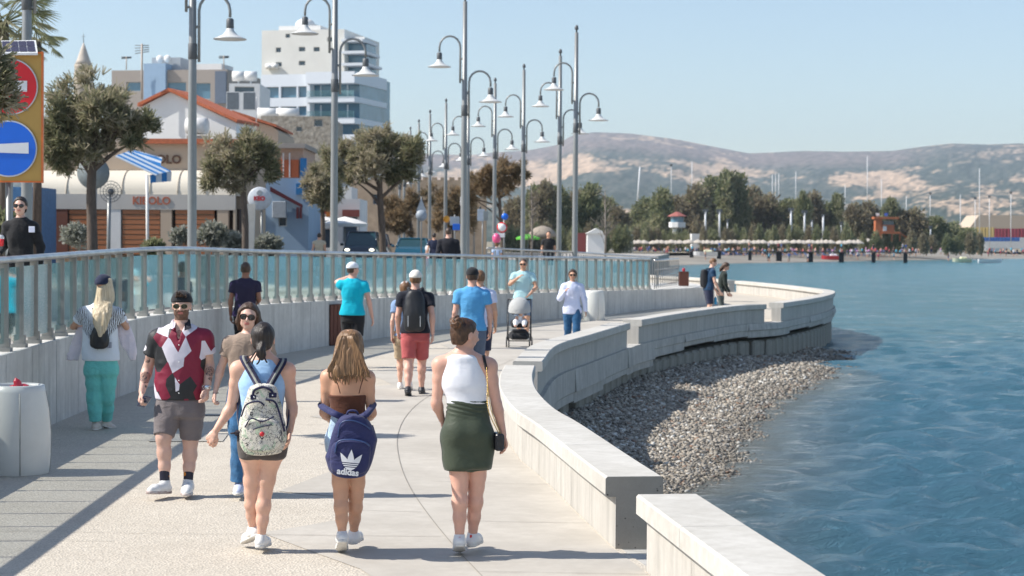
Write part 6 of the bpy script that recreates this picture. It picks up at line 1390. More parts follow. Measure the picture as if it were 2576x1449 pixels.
def tree(name, label, px, ppm, zg, trunk, limbs, blobs, n_, ls, mat, cat='tree', group=None, tuft=True, seed=0, bark=None, rt=(.16, .08)):
    """coordinates of trunk, limbs and blobs are photo pixels (x, y[, depth m]) at the tree's distance"""
    Y = F/ppm; p0 = at(px, H(px), Y); pos = np.array([p0[0], Y, zg]); t = thing(name, pos, label, cat, group)
    q = lambda x, y, dy=0: at(x, y, Y+dy)-pos
    b = MB(); tp = [q(*p) for p in trunk]; tp[0][2] = -.1; pts = catmull(tp, 5); b.tube(pts, np.linspace(rt[0], rt[1], len(pts)), 9); tk = b.build('trunk', bark or m_bark, t)
    for lm in limbs: b = MB(); pts = catmull([q(*p) for p in lm], 4); b.tube(pts, np.linspace(rt[1]*.8, rt[1]*.22, len(pts)), 6); b.build('limb', bark or m_bark, tk)
    crown('crown', [(q(b_[0], b_[1], b_[4] if len(b_) > 4 else 0), np.array([b_[2]/ppm, (b_[2]+b_[3])/2/ppm, b_[3]/ppm])) for b_ in blobs], n_, ls, mat, t, seed, tuft)
    return t
tree('pine_tree', 'shaggy grey-green pine tree right of the orange sign board', 235, 84, .9, [(234, 640), (231, 560), (229, 490), (232, 420), (238, 370)], [[(231, 440), (200, 400), (170, 380)], [(232, 430), (280, 390), (330, 360)], [(236, 380), (240, 330), (225, 270)], [(234, 400), (290, 330), (320, 290)]],
     [(190, 255, 62, 58), (250, 240, 50, 45, .4), (165, 330, 55, 60, -.3), (230, 330, 62, 62), (300, 320, 62, 55, .2), (345, 325, 48, 42), (200, 385, 60, 40), (262, 382, 36, 30), (150, 390, 40, 40), (250, 290, 60, 50, -.5), (130, 290, 30, 45), (365, 305, 30, 25)], 3300, .27, lf_pine, seed=1, rt=(.17, .12))
tree('pine_tree', 'small bushy pine tree behind the tall lamp post by the restaurant', 613, 66, .8, [(616, 640), (617, 560), (612, 490), (612, 430)], [[(612, 470), (570, 440), (540, 430)], [(612, 460), (650, 420), (675, 400)], [(612, 440), (620, 380), (622, 350)]],
     [(620, 355, 45, 38), (580, 390, 50, 40), (650, 395, 50, 42), (545, 430, 38, 38), (605, 425, 55, 38), (660, 430, 34, 34), (530, 455, 25, 25), (585, 460, 25, 22)], 2000, .28, lf_pine, seed=2, rt=(.14, .10))
tree('pine_tree', 'wide umbrella pine with a leaning trunk above the two cars', 955, 56, .8, [(966, 640), (960, 560), (956, 500), (955, 450)], [[(957, 520), (935, 490), (900, 460)], [(957, 500), (1000, 460), (1040, 430)], [(955, 470), (930, 430), (860, 410)], [(955, 460), (970, 420), (990, 370)], [(956, 480), (900, 450), (830, 440)]],
     [(905, 370, 55, 32), (960, 362, 50, 30), (1015, 370, 48, 32), (870, 410, 50, 34), (930, 410, 55, 36, -.5), (990, 405, 55, 36), (1045, 395, 34, 34), (840, 440, 40, 34), (1000, 435, 40, 22), (890, 450, 45, 22), (855, 375, 30, 22)], 2700, .30, lf_pine, seed=3, rt=(.17, .12))
tree('pine_tree', 'dark pine crown left of the lamp post by the white tower', 806, 58, .8, [(812, 640), (812, 560), (808, 480)], [[(810, 520), (790, 480), (785, 450)], [(810, 510), (830, 470), (840, 440)]],
     [(820, 420, 38, 38), (800, 465, 32, 42), (830, 470, 30, 40), (808, 505, 34, 26)], 1300, .26, lf_pine, seed=4, rt=(.12, .08))
tree('pine_tree', 'sparse brown pine leaning left beside the man in the black T-shirt', 1262, 52, .8, [(1266, 640), (1262, 580), (1258, 530), (1256, 480)], [[(1262, 560), (1235, 530), (1190, 500)], [(1258, 530), (1240, 490), (1220, 460)], [(1257, 500), (1290, 470), (1310, 445)], [(1258, 520), (1210, 505), (1170, 500)]],
     [(1215, 455, 42, 26), (1260, 435, 42, 26), (1300, 440, 30, 20), (1195, 480, 32, 18), (1240, 470, 48, 18), (1180, 500, 25, 12), (1290, 465, 35, 14)], 1900, .24, lf_dry, seed=5, rt=(.11, .07))
tree('pine_tree', 'low brownish pine bush between the umbrella pine and the signs', 1020, 45, .8, [(1040, 640), (1035, 580), (1030, 540)], [[(1033, 560), (1000, 540), (980, 530)]], [(1000, 545, 38, 34), (1045, 520, 35, 26), (1070, 500, 26, 16), (985, 520, 24, 20), (1020, 575, 25, 20)], 1500, .28, lf_dry, seed=6, rt=(.10, .07))
tree('pine_tree', 'brown scrubby tree behind the yellow globe lamp', 1140, 42, .8, [(1140, 640), (1140, 560), (1138, 520)], [], [(1120, 520, 34, 34), (1160, 500, 36, 28), (1150, 545, 40, 36), (1180, 540, 36, 36), (1110, 560, 25, 30)], 1500, .30, lf_dry, seed=7, rt=(.10, .07))
# pine needles reaching in from the left, in front of the board
pn = thing('pine_branch', at(5, 240, 20.5), 'grey-green pine branch reaching in over the left edge of the orange board', 'tree'); pp = np.array(pn.location); q = lambda x, y, d=0: at(x, y, 20.5+d)-pp
b = MB(); b.tube(catmull([q(-95, 640, .3), q(-85, 430, .2), q(-60, 330, .1), q(-10, 230, 0), q(12, 170, 0)], 5), np.linspace(.07, .015, 21), 7); b.build('branch', m_bark, pn)
crown('needles', [(q(-6, 190), np.array([.10, .15, .22])), (q(-2, 245), np.array([.15, .15, .20])), (q(-30, 220), np.array([.18, .2, .35])), (q(-10, 140), np.array([.08, .1, .12]))], 330, .17, lf_pine, pn, 9)
# palms at the top left
def palm(label, x, y, ppm, zg, nf=26, L=1.7, px=None):
    Y = F/ppm; c = at(x, y, Y); t = thing('palm_tree', (c[0], Y, zg), label, 'palm tree'); hgt = c[2]-zg; b = MB(); b.tube([(0, 0, 0), (.05, 0, hgt*.5), (0, 0, hgt)], [.2, .17, .2], 9); b.build('trunk', m_bark, t); g_ = np.random.default_rng(int(x)+5)
    for i in range(nf):
        a = g_.uniform(0, 6.28); e0 = g_.uniform(-.5, 1.2); b = MB(); pts = []; l_ = L*g_.uniform(.75, 1.1)
        for k in range(6): u = k/5; pts.append(np.array([math.cos(a)*l_*.6*u, math.sin(a)*l_*.6*u, hgt+l_*.6*(e0*u-.3*u*u)]))
        b.tube(pts, [.025]*5+[.012], 4); f_ = nrm(pts[-1]-pts[-2]); s_ = nrm(np.cross(f_, UP))
        for j in range(15):
            an = (j/14-.5)*2.9; dd = nrm(f_*math.cos(an)+s_*math.sin(an)+UP*(-.15-.3*abs(an))); e_ = pts[-1]+dd*l_*.55; w = np.cross(dd, UP)*.022
            b.add([pts[-1]-w, pts[-1]+w, pts[-1]*.4+e_*.6+w*1.3, e_-UP*.08, pts[-1]*.4+e_*.6-w*1.3], [(0, 1, 2, 3, 4)])
        o = b.build('frond', lf_green, t); at2 = o.data.attributes.new('leaf', 'FLOAT', 'POINT'); at2.data.foreach_set('value', np.full(len(o.data.vertices), g_.uniform(.2, 1), np.float32))
    return t
palm('large fan palm crown at the top left corner', 8, 62, 70, .9, 34, 1.9); palm('smaller fan palm frond cluster right of the leftmost lamp post', 92, 105, 62, .9, 16, 1.1)

# ---- buildings
def facade(name, label, x0, x1, ytop, ppm, depth_, mat, zg=.6, wins=(), winm=None, cat='building', rz=0.0, fr=True, roof=None, ins=.10, wt=.12):
    """box building whose front is at the distance F/ppm; wins: (x0, y0, x1, y1[, kind]) in photo pixels"""
    Y = F/ppm; a = at(x0, H(x0), Y); b_ = at(x1, H(x1), Y); zt = at((x0+x1)/2, ytop, Y)[2]; pos = np.array([(a[0]+b_[0])/2, Y, zg]); t = thing(name, pos, label, cat); W = b_[0]-a[0]; hgt = zt-zg
    q = lambda x, y, d=0: at(x, y, Y)-pos+TOW*d
    # front wall with real openings: split the rectangle into a grid of cells
    wr = [(q(w[0], w[3])[0], q(w[0], w[3])[2], q(w[2], w[1])[0], q(w[2], w[1])[2]) for w in wins]
    xs = sorted(set([-W/2, W/2]+[round(v_, 4) for w in wr for v_ in (w[0], w[2])])); zs = sorted(set([0, hgt]+[round(v_, 4) for w in wr for v_ in (w[1], w[3])]))
    b = MB()
    for i in range(len(xs)-1):
        for j in range(len(zs)-1):
            cx_, cz = (xs[i]+xs[i+1])/2, (zs[j]+zs[j+1])/2
            if not any(w[0] < cx_ < w[2] and w[1] < cz < w[3] for w in wr): b.add([(xs[i], 0, zs[j]), (xs[i+1], 0, zs[j]), (xs[i+1], 0, zs[j+1]), (xs[i], 0, zs[j+1])], [(0, 1, 2, 3)])
    for w in wr: x_, z_, X_, Z_ = w; b.add([(x_, 0, z_), (X_, 0, z_), (X_, 0, Z_), (x_, 0, Z_), (x_, ins, z_), (X_, ins, z_), (X_, ins, Z_), (x_, ins, Z_)], [(0, 1, 5, 4), (1, 2, 6, 5), (2, 3, 7, 6), (3, 0, 4, 7)])
    b.add([(-W/2, 0, 0), (W/2, 0, 0), (W/2, depth_, 0), (-W/2, depth_, 0), (-W/2, 0, hgt), (W/2, 0, hgt), (W/2, depth_, hgt), (-W/2, depth_, hgt)], [(4, 5, 6, 7), (1, 2, 6, 5), (2, 3, 7, 6), (3, 0, 4, 7)])
    b.build('wall', mat, t)
    for w, r in zip(wins, wr):
        m = w[4] if len(w) > 4 else (winm or m_win); x_, z_, X_, Z_ = r; fwd_ = ins*.9; b = MB()
        tw = min(.06, (X_-x_)*.12)
        b.box(((x_+X_)/2, fwd_, z_+tw/2), (X_-x_, .05, tw)); b.box(((x_+X_)/2, fwd_, Z_-tw/2), (X_-x_, .05, tw)); b.box((x_+tw/2, fwd_, (z_+Z_)/2), (tw, .05, Z_-z_-2*tw)); b.box((X_-tw/2, fwd_, (z_+Z_)/2), (tw, .05, Z_-z_-2*tw)); f_ = b.build('window', m_wframe, t)
        b = MB(); b.add([(x_+.01, ins+.02, z_+.01), (X_-.01, ins+.02, z_+.01), (X_-.01, ins+.02, Z_-.01), (x_+.01, ins+.02, Z_-.01)], [(0, 1, 2, 3)]); b.build('pane', m, f_)
    return t, q, W, hgt
m_win = M('window_glass', (.05, .08, .11), .1, var=.2, vs=.5, spec=.8); m_winb = M('blue_window_glass', (.10, .21, .29), .12, var=.25, vs=.3, spec=.8); m_wframe = M('window_frame_grey', (.45, .45, .45), .5)
m_tower = M('tower_render', (.78, .755, .70), .85, var=.05, vs=.3); m_cream = M('tan_plaster', (.50, .39, .29), .85, var=.06, vs=.5); m_wht = M('white_plaster', (.74, .73, .71), .85, var=.05, vs=.5); m_bluew = M('pale_blue_plaster', (.30, .42, .56), .8, var=.07, vs=.6)
m_balw = M('white_balcony_band', (.74, .77, .81), .6, var=.04); m_terra = M('terracotta_tiles', (.48, .13, .055), .8, var=.3, vs=5, stretch=(5, 1, 1), bmp=.6, bs=10, bd=.05); m_greyb = M('taupe_render', (.36, .31, .27), .85, var=.06)
m_stone = M('rubble_stone', (.36, .30, .235), .95, var=.35, vs=3, bmp=.8, bs=5, bd=.08, col2=(.55, .48, .39)); m_sandst = M('sandstone_wall', (.42, .31, .215), .95, var=.2, vs=1.2, bmp=.5, bs=6, bd=.05)
def addbox(t, q, name, x0, y0, x1, y1, d0, d1, mat, parent=None, bev=0):
    a = q(x0, y1); c = q(x1, y0); b = MB(); b.box(((a[0]+c[0])/2, (d0+d1)/2, (a[2]+c[2])/2), (abs(c[0]-a[0]), d1-d0, abs(c[2]-a[2])), bev=bev); return b.build(name, mat, parent or t)
# white tower
wt_ = [(690, 118, 704, 130), (751, 118, 768, 129), (790, 119, 806, 130), (690, 155, 706, 166), (751, 153, 768, 164), (826, 95, 842, 106), (716, 84, 728, 94)]
t, q, W, hg = facade('apartment_tower', 'white apartment tower block with small windows and balconies on its right side', 651, 868, 75, 12.2, 14, m_tower, wins=wt_, ins=.4)
addbox(t, q, 'roof_parapet', 690, 62, 800, 78, 2, 8, m_wht); addbox(t, q, 'lift_house', 735, 54, 775, 66, 3, 9, m_wht); t.rotation_euler = (0, 0, R(-12)); b = MB(); c = q(752, 60); b.ball((c[0], 4, c[2]), (2.2, 2.2, 1.6)); b.build('roof_dome', m_wht, t)
addbox(t, q, 'rounded_wing', 868, 92, 912, 340, 3, 14, m_tower)
for k in range(8): addbox(t, q, 'balcony', 866, 102+k*30, 940-max(0, 3-k)*6, 108+k*30, -1.0, 10, m_balw); addbox(t, q, 'balcony_shade', 868, 109+k*30, 918, 131+k*30, 2.9, 10, m_winb)
for x in (676, 690, 740, 765, 800):
    b = MB(); c = q(x, 166); b.tube([(c[0]-.7, -.6, c[2]), (c[0]+.7, -.6, c[2])], .55, 10)
    if x in (676, 690): b.build('water_tank', m_wht, t)
# blue-white hotel
rows_ = [(218, 246), (268, 292), (316, 338)]; ws = [(x0, y0, x1, y1, m_winb) for y0, y1 in rows_ for x0, x1 in ((663, 700), (705, 748), (752, 775))]
t, q, W, hg = facade('hotel_building', 'low white and blue hotel with glass balconies in front of the tower', 650, 782, 187, 16, 16, m_balw, wins=ws, ins=.5)
addbox(t, q, 'right_wing', 782, 190, 905, 350, 2.0, 16, m_winb)
t.rotation_euler = (0, 0, R(-16))
for y in (185, 247, 300, 342): addbox(t, q, 'floor_band', 778, y, 908, y+(28 if y == 185 else 13), -.8, 14, m_balw)
for y in (232, 283): addbox(t, q, 'glass_balustrade', 782, y, 906, y+15, -.9, -.75, m_glass)
for y in (214, 264): 
    for x in (800, 838, 872): addbox(t, q, 'pillar', x, y, x+3, y+36, 1.8, 2.1, m_balw)
# grey office building left
ws = [(312, 205, 350, 228, m_winb), (420, 207, 470, 230, m_winb), (492, 210, 534, 250, m_winb), (384, 192, 394, 216, m_win)]
t, q, W, hg = facade('office_building', 'taupe and pale blue flat-roofed office building behind the white gable', 272, 577, 176, 18, 15, m_greyb, wins=ws, ins=.3)
addbox(t, q, 'blue_stair_tower', 362, 160, 420, 300, -.6, 4, m_bluew); addbox(t, q, 'roof_hut', 366, 141, 442, 178, 2, 8, M('grey_roof_hut', (.40, .43, .46), .7)); addbox(t, q, 'roof_hut', 470, 157, 545, 180, 3, 8, m_wht)
for x in (391, 411): b = MB(); c = q(x, 145); b.ball((c[0], 1.5, c[2]), (.55, .3, .55)); b.build('satellite_dish', m_wht, t)
addbox(t, q, 'dark_side', 548, 182, 577, 262, -.4, 3, M('slate_panel', (.13, .16, .21), .5))
t.rotation_euler = (0, 0, R(-10))
# rooftop water tanks building
t, q, W, hg = facade('apartment_building', 'small white building with rooftop water tanks left of the hotel', 575, 652, 210, 20, 10, m_wht, wins=[(590, 218, 640, 232, m_win)], ins=.3)
for x in (597, 628): b = MB(); c = q(x, 190); b.tube([(c[0]-.75, 1, c[2]), (c[0]+.75, 1, c[2])], .62, 12); b.tube([(c[0], 1, c[2]), (c[0], 1, c[2]-1.4)], .12, 6); b.build('water_tank', m_wht, t)
# minaret-like spire
Y = F/14; c = at(210, 190, Y); t = thing('church_spire', (c[0], Y, .6), 'pale conical stone spire on a round drum behind the pine', 'spire'); z_ = lambda y: at(210, y, Y)[2]-.6
b = MB(); b.lathe([(1.9, 0), (1.75, z_(196)), (1.55, z_(172)), (1.62, z_(170)), (1.62, z_(163))], (0, 0, 0), 18); b.build('drum', m_stone, t); b = MB(); b.lathe([(1.55, z_(163)), (1.2, z_(152)), (.55, z_(125)), (.1, z_(108))], (0, 0, 0), 18); b.build('cone', M('pale_spire_stone', (.50, .44, .38), .9, bmp=.3, bs=6), t); b = MB(); b.tube([(0, 0, z_(109)), (0, 0, z_(85))], .06, 5); b.tube([(-.3, 0, z_(92)), (.3, 0, z_(92))], .05, 5); b.build('finial', m_lampd, t)
for sx in (-28, 22, 40): pass
# white gable building with red roof
Y = F/50; a = at(357, 610, Y); pos = np.array([a[0], Y, .7]); t = thing('gable_house', pos, 'white gable-fronted house with an orange tiled roof behind the restaurant', 'house'); q = lambda x, y: at(x, y, Y)-pos
g5 = [q(x, y) for x, y in ((357, 640), (606, 640), (606, 312), (432, 233), (357, 268))]; b = MB(); b.prism([(p[0], p[2]) for p in g5], 0, 3); b.build('wall', m_wht, t)
def roofslab(p, r, th, y0, y1): b = MB(); b.prism([(p[0], p[2]), (r[0], r[2]), (r[0], r[2]+th), (p[0], p[2]+th)], y0, y1); return b.build('roof', m_terra, t)
roofslab(q(350, 268), q(432, 231), .16, -.25, 3.2); roofslab(q(432, 231), q(612, 312), .16, -.25, 3.2)
b = MB(); c = q(520, 322); b.tube([(c[0]-.55, -.9, c[2]), (c[0]-.5, -.9, c[2]), (c[0]+.5, -.9, c[2]), (c[0]+.55, -.9, c[2])], [.30, .42, .42, .30], 14); b.build('water_tank', M('white_tank', (.72, .70, .68), .35), t)
b = MB(); b.box((c[0], -.9, c[2]-.55), (.9, .5, .15)); b.build('tank_cradle', m_greyb, t)
t.rotation_euler = (0, 0, R(-11))
t2 = thing('tiled_house', at(640, 610, F/44)*[1, 1, 0]+[0, 0, .7], 'low house with orange tiled roof slope and solar panel right of the gable house', 'house'); p2_ = np.array(t2.location); q2 = lambda x, y: at(x, y, F/44)-p2_
b = MB(); b.prism([(q2(x, y)[0], q2(x, y)[2]) for x, y in ((590, 640), (700, 640), (700, 330), (684, 318), (590, 290))], 0, 8); b.build('wall', m_cream, t2)
b = MB(); b.prism([(q2(x, y)[0], q2(x, y)[2]) for x, y in ((586, 286), (696, 320), (696, 314), (586, 278))], -.3, 8); b.build('roof', m_terra, t2)
for x in (570, 611):
    b = MB(); c = q2(x+20, 256); b.box((c[0], -.6, c[2]), (.74, .05, 1.05)); fr_ = b.build('solar_panel', m_wht, t2); b = MB(); b.box((c[0], -.635, c[2]), (.66, .02, .95)); b.build('panel_glass', M('grey_panel_glass', (.16, .18, .20), .2), fr_)
b = MB(); c = q2(648, 290); b.tube([(c[0], -.5, c[2]-.8), (c[0], -.5, c[2]+1.0)], .03, 5); b.build('pipe', m_wht, t2)
# restaurant
Y = F/58; a = at(350, 610, Y); pos = np.array([a[0], Y, .7]); t = thing('restaurant', pos, 'tan seafront restaurant with a cream awning and orange timber screens', 'restaurant'); q = lambda x, y: at(x, y, Y)-pos
rb = MB(); A0, A1 = q(95, 640), q(606, 640); T0 = q(350, 356)
rb.box(((A0[0]+A1[0])/2, 3.2, T0[2]/2), (A1[0]-A0[0], 5.6, T0[2])); rb.build('wall', m_cream, t); addbox(t, q, 'roof_edge', 330, 350, 610, 360, .1, .5, m_terra)
def curved_awn(x0, x1, yt, yb, d, mat, name='awning'):
    b = MB(); n_ = 8; vs = []; p0, p1 = q(x0, yt), q(x1, yt); zb = q(x0, yb)[2]
    for k in range(n_+1): u = k/n_; a = u*math.pi/2; vs += [(p0[0], -d*math.sin(a)+.35, zb+(p0[2]-zb)*math.cos(a)), (p1[0], -d*math.sin(a)+.35, zb+(p1[2]-zb)*math.cos(a))]
    b.add(vs, [(2*k, 2*k+1, 2*k+3, 2*k+2) for k in range(n_)], 0, True); b.add([vs[2*k] for k in range(n_+1)]+[(p0[0], .35, zb)], [list(range(n_+2))]); b.add([vs[2*k+1] for k in range(n_+1)]+[(p1[0], .35, zb)], [list(range(n_+2))]); return b.build(name, mat, t)
aw = curved_awn(100, 606, 428, 490, 1.3, M('cream_canvas', (.66, .60, .50), .85, var=.05, vs=.6))
for x in (180, 250, 320, 390, 460, 530): b = MB(); p0, z1 = q(x, 428), q(x, 490)[2]; b.tube([(p0[0], -1.3*math.sin(k*math.pi/16)+.33, z1+(p0[2]-z1)*math.cos(k*math.pi/16)+.01) for k in range(9)], .02, 4); b.build('awning_rib', M('rib_cream', (.5, .44, .36), .8), aw)
addbox(t, q, 'fascia', 96, 492, 606, 526, -1.0, -.85, M('pale_fascia', (.50, .47, .43), .6, var=.05, vs=1))
text_curve('KIBOLO', .46, 'fascia_letters', M('rust_letters', (.42, .12, .06), .5), t, np.array([q(396, 505)[0], -1.01, q(396, 507)[2]]), (R(90), 0, 0), .02, bold=.012)
text_curve('KIBOLO', .52, 'wall_letters', M('brown_letters', (.14, .07, .04), .5), t, np.array([q(398, 398)[0], .36, q(398, 401)[2]]), (R(90), 0, 0), .03, bold=.014)
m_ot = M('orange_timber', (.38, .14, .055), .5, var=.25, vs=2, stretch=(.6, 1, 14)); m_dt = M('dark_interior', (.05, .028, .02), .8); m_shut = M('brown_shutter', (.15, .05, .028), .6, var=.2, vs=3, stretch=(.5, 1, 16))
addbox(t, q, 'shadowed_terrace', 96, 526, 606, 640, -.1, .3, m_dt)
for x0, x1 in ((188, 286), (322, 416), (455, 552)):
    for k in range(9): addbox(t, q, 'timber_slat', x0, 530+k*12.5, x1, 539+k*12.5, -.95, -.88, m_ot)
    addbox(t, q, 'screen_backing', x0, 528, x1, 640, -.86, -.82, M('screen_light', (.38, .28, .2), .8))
addbox(t, q, 'rolling_shutter', 96, 510, 184, 640, -.98, -.9, m_shut)
for x in (290, 418, 560, 600): addbox(t, q, 'pillar', x, 526, x+(28 if x != 600 else 6), 640, -.98, -.7, m_wht if x == 290 else m_cream)
t.rotation_euler = (0, 0, R(-3))
# small awning with blue stripes, on a pole
Y = F/64; pos = at(372, 607, Y)*[1, 1, 0]+[0, 0, .75]; t = thing('striped_awning', pos, 'blue and white striped awning on a white post before the restaurant', 'awning'); q = lambda x, y, dy=0: at(x, y, Y+dy)-pos
m, n, l, bb = nt('blue_white_stripe'); w = n.new('ShaderNodeTexWave'); w.bands_direction = 'X'; w.inputs['Scale'].default_value = .8; l.new(coords(n, l), w.inputs['Vector']); l.new(ramp(n, l, w.outputs['Fac'], [(.5, (.62, .68, .74)), (.52, (.02, .20, .52))], 'CONSTANT'), bb.inputs['Base Color']); bb.inputs['Roughness'].default_value = .7; m_stripe = m; m_stripe2 = m.copy(); next(x for x in m_stripe2.node_tree.nodes if x.type == 'TEX_WAVE').bands_direction = 'Y'
p = [q(290, 392), q(330, 378, 1.2), q(430, 430, 1.0), q(392, 440)]; b = MB(); b.add(p+[v_-UP*.04 for v_ in p], [(0, 1, 2, 3), (7, 6, 5, 4), (0, 1, 5, 4), (1, 2, 6, 5), (2, 3, 7, 6), (3, 0, 4, 7)]); aw = b.build('canopy', m_stripe2, t)
b = MB(); e = [q(376, 440), q(432, 432, .4), q(430, 456, .4), q(378, 460)]; b.add(e+[v_+AWAY*.02 for v_ in e], [(0, 1, 2, 3), (7, 6, 5, 4)]); b.build('valance', m_stripe, aw)
p = [q(315, 385, 1.3), q(340, 377, 2), q(408, 396, 2), q(404, 416, 1.3)]; b = MB(); b.add(p, [(0, 1, 2, 3)]); b.build('rear_canopy', m_stripe2, t)
b = MB(); b.tube([(0, 0, 0), q(370, 440)], .06, 8); b.build('post', m_wht, t)
# fan, box sign back, parasol pole
Y = F/70; pos = at(272, 607, Y)*[1, 1, 0]+[0, 0, .75]; t = thing('standing_fan', pos, 'black cage fan on a grey pole beside the pine trunk', 'fan'); q = lambda x, y, dy=0: at(x, y, Y+dy)-pos
b = MB(); b.tube([(0, 0, 0), q(275, 490)], .07, 8); b.build('pole', m_lamp, t); b = MB(); c = q(279, 482)
for r in (.16, .27, .38): b.tube([c+np.array([r*math.cos(a), -.08*(1-r), r*math.sin(a)]) for a in np.linspace(0, 2*math.pi, 21)], .012, 4, 0, False)
for k in range(16): a = k*math.pi/8; b.tube([c, c+np.array([.38*math.cos(a), 0, .38*math.sin(a)])], .007, 4)
b.build('cage', m_lampd, t); b = MB(); b.ball(c, (.12, .12, .12)); b.build('motor', m_lampd, t)
sg = MB(); r = .62; sg.lathe([(.02, 0), (r, 0), (r, .03), (.02, .03)], (0, 0, 0), 28); Y = F/66; o = thing('road_sign', at(235, 607, Y)*[1, 1, 0]+[0, 0, .75], 'grey back of a large round road sign behind the pine trunk', 'road sign'); so_ = sg.build('sign_back', M('sign_back_grey', (.20, .23, .24), .5), o); so_.rotation_euler = (R(90), 0, 0); so_.location = tuple(at(235, 435, Y)-np.array(o.location)); b = MB(); b.tube([(0, .05, 0), tuple(at(244, 420, Y)-np.array(o.location))], .035, 6); b.build('sign_post', m_lamp, o)
# antenna posts on roofs
for x, y0, y1, ppm, lb in ((357, 110, 250, 50, 'television antenna mast with a wide aerial on the white gable house'), (318, 142, 176, 18, 'slim roof antenna left of the stair tower'), (563, 140, 180, 18, 'lattice roof antenna at the right end of the office roof')):
    Y = F/ppm-.6; c0 = at(x, y1, Y); t = thing('roof_antenna', c0, lb, 'antenna'); top = at(x, y0, Y)-c0; b = MB(); b.tube([(0, 0, 0), top], .05*50/ppm**1.0 if ppm > 30 else .08, 6); b.build('mast', M('antenna_buff', (.45, .38, .32), .6), t); b = MB()
    for k in range(4): z = top[2]*(.97-.05*k); w = (.35 if ppm > 30 else .7); b.tube([(-w, 0, z), (w, 0, z+.04*k)], .02 if ppm > 30 else .04, 4)
    b.build('aerial', m_lampd, t)
# blue café with beer sign
t, q, W, hg = facade('blue_cafe', 'pale blue rendered cafe with a dark red retractable awning frame', 668, 776, 448, 52, 6, m_bluew, wins=[(700, 540, 722, 570, m_win)], zg=.7, ins=.08)
a0, a1 = q(660, 452), q(740, 448); b = MB(); p = [q(*v_) for v_ in ((682, 470), (762, 515), (762, 523), (682, 482))]; b.add([v_+TOW*.4 for v_ in p]+[v_+TOW*.1 for v_ in p], [(0, 1, 2, 3), (7, 6, 5, 4), (0, 1, 5, 4), (2, 3, 7, 6)]); b.build('awning_arm', M('dark_maroon', (.10, .012, .02), .6), t)
for x in (748, 756): addbox(t, q, 'folded_canvas', x, 522, x+6, 550, -.5, -.3, MATS['dark_maroon'])
addbox(t, q, 'air_conditioner', 688, 507, 722, 548, -.5, -.05, M('ac_grey', (.42, .46, .50), .5), bev=.02); addbox(t, q, 'blue_door', 650, 540, 668, 640, -.05, .2, M('door_blue', (.03, .15, .32), .5)); addbox(t, q, 'blue_blind', 746, 462, 776, 490, -.25, -.03, M('blind_blue', (.02, .18, .42), .6))
Y = F/60; pos = at(654, 607, Y)*[1, 1, 0]+[0, 0, .75]; t = thing('round_beer_sign', pos, 'round illuminated white sign with red letters on a pole beside the blue cafe', 'sign'); q = lambda x, y, dy=0: at(x, y, Y+dy)-pos
b = MB(); c = q(654, 500); r = .49; b.lathe([(.02, 0), (r-.04, 0), (r, .04), (r, .16), (r-.04, .2), (.02, .2)], (0, 0, 0), 32); o = b.build('disc', M('sign_pale_grey', (.55, .58, .62), .4), t); o.rotation_euler = (R(90), 0, 0); o.location = tuple(c)
text_curve('KEO', .24, 'sign_letters', M('sign_letter_red', (.55, .02, .03), .4), t, c+TOW*.215, (R(90), 0, 0), .01, bold=.012)
b = MB(); b.lathe([(.10, 0), (.12, 0), (.12, .01), (.10, .01)], (0, 0, 0), 20); o = b.build('emblem_ring', M('ring_silver', (.4, .42, .44), .4), t); o.rotation_euler = (R(90), 0, 0); o.location = tuple(c+UP*.25+TOW*.21)
b = MB(); b.tube([(.08, .1, 0), c-UP*.45+np.array([.08, -.1, 0])], .05, 8); b.build('pole', m_lamp, t)
t = thing('menu_board', at(632, 607, F/63)*[1, 1, 0]+[0, 0, .75], 'tall pale menu pillar in front of the beer sign', 'sign'); pm = np.array(t.location); q = lambda x, y: at(x, y, F/63)-pm
b = MB(); b.prism([(q(x, y)[0], q(x, y)[2]) for x, y in ((626, 640), (638, 640), (643, 513), (622, 513))], -.08, .08); b.build('panel', M('pillar_white', (.60, .58, .54), .6, var=.1, vs=3), t)
# stone and brick houses further along
t, q, W, hg = facade('stone_house', 'old rubble stone house left of the umbrella pine', 655, 830, 292, 34, 10, m_stone, wins=[(790, 300, 812, 318, m_win), (745, 318, 760, 330, m_win)], zg=.6, ins=.2)
for x in (672, 720): b = MB(); c = q(x, 285); b.tube([(c[0]-.8, .8, c[2]), (c[0]+.8, .8, c[2])], .45, 10); b.build('water_tank', m_wht, t)
t, q, W, hg = facade('orange_brick_house', 'small house with an orange brick upper wall beside the blue cafe', 690, 762, 372, 46, 6, M('salmon_plaster', (.52, .34, .25), .8), wins=[], zg=.7)
addbox(t, q, 'brick_wall', 700, 402, 752, 446, -.12, .1, M('orange_brick', (.52, .13, .05), .85, var=.25, vs=8, stretch=(1, 1, 4))); 
for x in (712, 728): addbox(t, q, 'white_pipe', x, 385, x+3, 446, -.2, -.13, m_wht)
addbox(t, q, 'roof', 684, 362, 770, 373, -.5, 6, m_greyb); addbox(t, q, 'blue_shutter', 756, 398, 772, 448, -.2, .0, MATS['blind_blue'])
t, q, W, hg = facade('shop_row', 'low shops with a red sign and white parasols under the pine', 776, 905, 500, 40, 6, m_wht, wins=[(785, 575, 835, 625, m_win), (862, 545, 900, 610, m_win)], zg=.6)
addbox(t, q, 'red_sign', 780, 515, 822, 538, -.3, -.1, M('shop_red', (.35, .03, .03), .5)); addbox(t, q, 'dark_fascia', 862, 528, 905, 545, -.3, -.1, M('brick_red_band', (.3, .08, .06), .6)); addbox(t, q, 'orange_post', 822, 512, 832, 545, -.35, -.1, M('orange_paint', (.6, .2, .04), .5))
